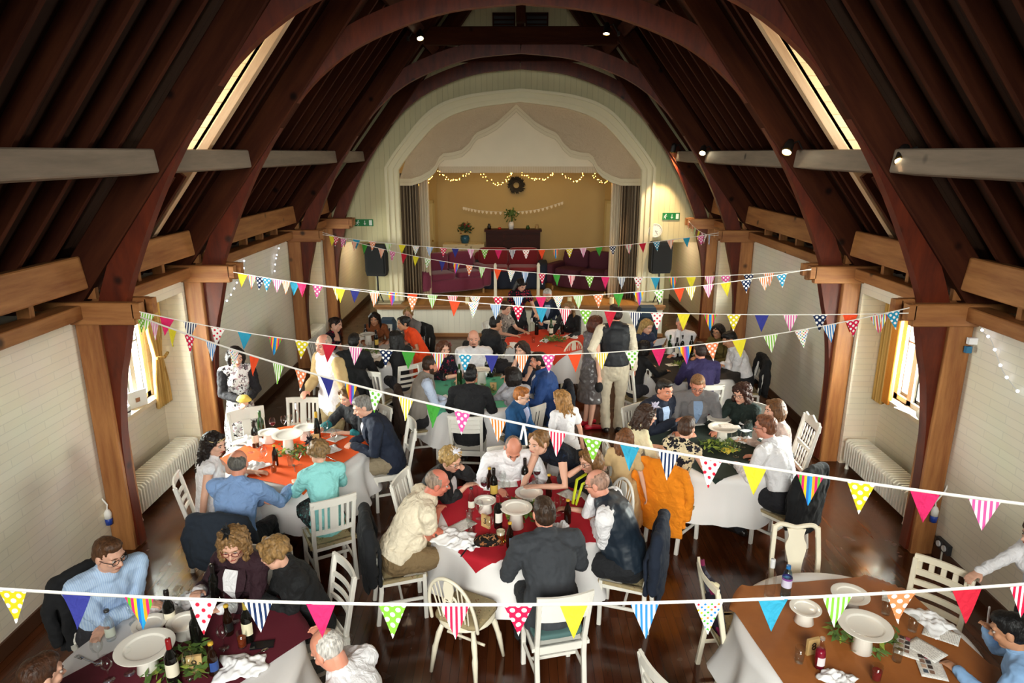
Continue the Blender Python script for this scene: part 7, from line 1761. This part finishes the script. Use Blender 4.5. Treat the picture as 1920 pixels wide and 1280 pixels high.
bunting('bunting string running diagonally to the teapot window truss', hb_(2, -1), hb_(1, 1), .18,
        list(zip((470, 502, 535, 567, 640, 700, 775, 850, 890, 930, 970, 1012, 1060, 1098, 1145, 1190, 1235, 1283, 1330, 1378, 1430, 1484, 1538, 1596, 1650), codes('Ml Td Os P Y Os Od O Wm Bs Rd T Rs Gd R Ns Wr Y Ms Yd N Ps Nd O Ml'))))
bunting('bunting string across the truss in front of the coral table', hb_(3, -1), hb_(3, 1, 2.54), .285,
        list(zip((622, 645, 668, 700, 728, 752, 780, 805, 830, 855, 882, 908, 934, 960, 987, 1014, 1041, 1067, 1094, 1122, 1148, 1177, 1204, 1232, 1259, 1286, 1312), codes('Y Ml T Od Gs Y Wm Bs Rd N Ps Gd P Ns Wr O Ms Yd Ps G Nd Ml R Td Os T Pd'))))
bunting('bunting string running diagonally in front of the sofas', hb_(3, -1, 2.54), hb_(2, 1, 2.54), .36,
        list(zip((630, 645, 663, 685, 715, 736, 757, 781, 803, 828, 854, 878, 905, 931, 958, 986, 1014, 1044, 1073, 1104, 1134, 1165, 1195, 1227, 1262, 1296, 1328, 1358, 1406, 1440), codes('Rd Pd Os G Os Pd R Y Wg N Rb Od Gs O Wm Bs Rd G Rs Gd P Ns Wr T Ms Y Ps Pd Nd Os'))))
bunting('short bunting running along the wall towards the clock', (HX, TY[4] - .16, 2.54), (HX, TY[3] - .16, 2.5), .1, spread_(1284, 1330, 'R Wm Od Gs Y Ps Wr Bs'))
# knotted tape ends
p0 = V((.05, 4.25, 2.2)); q0 = min((V((-HX, 6.06, 2.45)).lerp(V((HX, 2.2, 2.5)), i / 300) - V((0, 0, .275 * 4 * i / 300 * (1 - i / 300))) for i in range(301)), key=lambda q: abs(proj(q)[0] - 985)); p0 = q0
b = MB()
for e in (-1, 1): b.tube([p0 + V((0, 0, 0)), p0 + V((e * .012, -.01, -.06)), p0 + V((e * .02, -.012, -.12 - .02 * e))], [(.008, .002)] * 3, 6)
o = b.build('tape_knot', M_TAPE, None, True); tag(o, 'knotted loose tape ends hanging above the bowing bald man', 'tape')
# ================================================================== camera, light, view
cd = bpy.data.cameras.new('camera'); cam = bpy.data.objects.new('camera', cd); COL.objects.link(cam)
cd.sensor_width = 36; cd.lens = F / 1920 * 36; cd.clip_start = .05; cd.clip_end = 200
cam.location = CAM; cam.rotation_euler = (PI / 2 - TH, 0, YAW)
bpy.context.scene.camera = cam
w = bpy.data.worlds.new('sky'); bpy.context.scene.world = w; w.use_nodes = True
nt = w.node_tree; bg = nt.nodes['Background']
sk = nd(nt, 'ShaderNodeTexSky', sky_type='HOSEK_WILKIE'); sk.turbidity = 6; sk.sun_direction = (.3, -.4, .85)
mx = nd(nt, 'ShaderNodeMix', data_type='RGBA'); mx.inputs['Factor'].default_value = .7; mx.inputs['B'].default_value = (1, 1, 1, 1)
nt.links.new(sk.outputs[0], mx.inputs['A']); nt.links.new(mx.outputs['Result'], bg.inputs['Color'])
bg.inputs['Strength'].default_value = 2.2
def area(name, loc, target, sx, sy, power, col=(1, 1, 1), spread=PI):
    l = bpy.data.lights.new(name, 'AREA'); l.shape = 'RECTANGLE'; l.size = sx; l.size_y = sy; l.energy = power; l.color = col; l.spread = spread
    o = bpy.data.objects.new(name, l); COL.objects.link(o); o.location = loc
    o.rotation_euler = (V(target) - V(loc)).to_track_quat('-Z', 'Y').to_euler(); return o
def spot(name, loc, target, power, size, col, blend=.4, r=.04):
    l = bpy.data.lights.new(name, 'SPOT'); l.energy = power; l.spot_size = math.radians(size); l.spot_blend = blend; l.color = col; l.shadow_soft_size = r
    o = bpy.data.objects.new(name, l); COL.objects.link(o); o.location = loc
    o.rotation_euler = (V(target) - V(loc)).to_track_quat('-Z', 'Y').to_euler(); return o
DAY = (1, .95, .88)
for s in (-1, 1):
    for a, c in ALC:
        area('window_daylight', (s * (XW + .75), (a + c) / 2, 1.62), (0, (a + c) / 2, .9), 1.3, 1.05, (840 if a < 10 else 520), DAY)
    area('dormer_daylight', (s * 4.2, 7.27, 4.6), (s * 2, 7.27, 4.4), 1.1, .9, 95, (1, .97, .95))
# added soft fill light for the tables, unseen behind the gallery
area('gable_fill', (0, -4.1, 4.7), (0, 6.5, .4), 4.2, 3.2, 330, (1, .94, .87), math.radians(75))
WARM = (1, .62, .3)
for loc, tgt, pw in SPOTS:
    spot('spotlight_beam', loc, tgt, pw, 62, (1, .7, .42), .5)
for s in (-1, 1): area('passage_fill', (s * 3.7, 16.6, 1.98), (s * 3.7, 16.6, 0), .3, 1.2, 9, (1, .8, .55))  # added hidden fill to lift the dark side passages, no known lamp there
area('stage_fill', (0, 16.6, 4.5), (0, 16.6, 0), 2.5, 1.2, 21, (1, .72, .35))  # added warm fill boosting the fairy lights on stage walls and sofas
sc = bpy.context.scene
sc.view_settings.view_transform = 'Standard'; sc.view_settings.look = 'None'; sc.view_settings.gamma = 1; sc.view_settings.exposure = 0
try: sc.cycles.max_bounces = 8; sc.cycles.transparent_max_bounces = 16
except Exception: pass
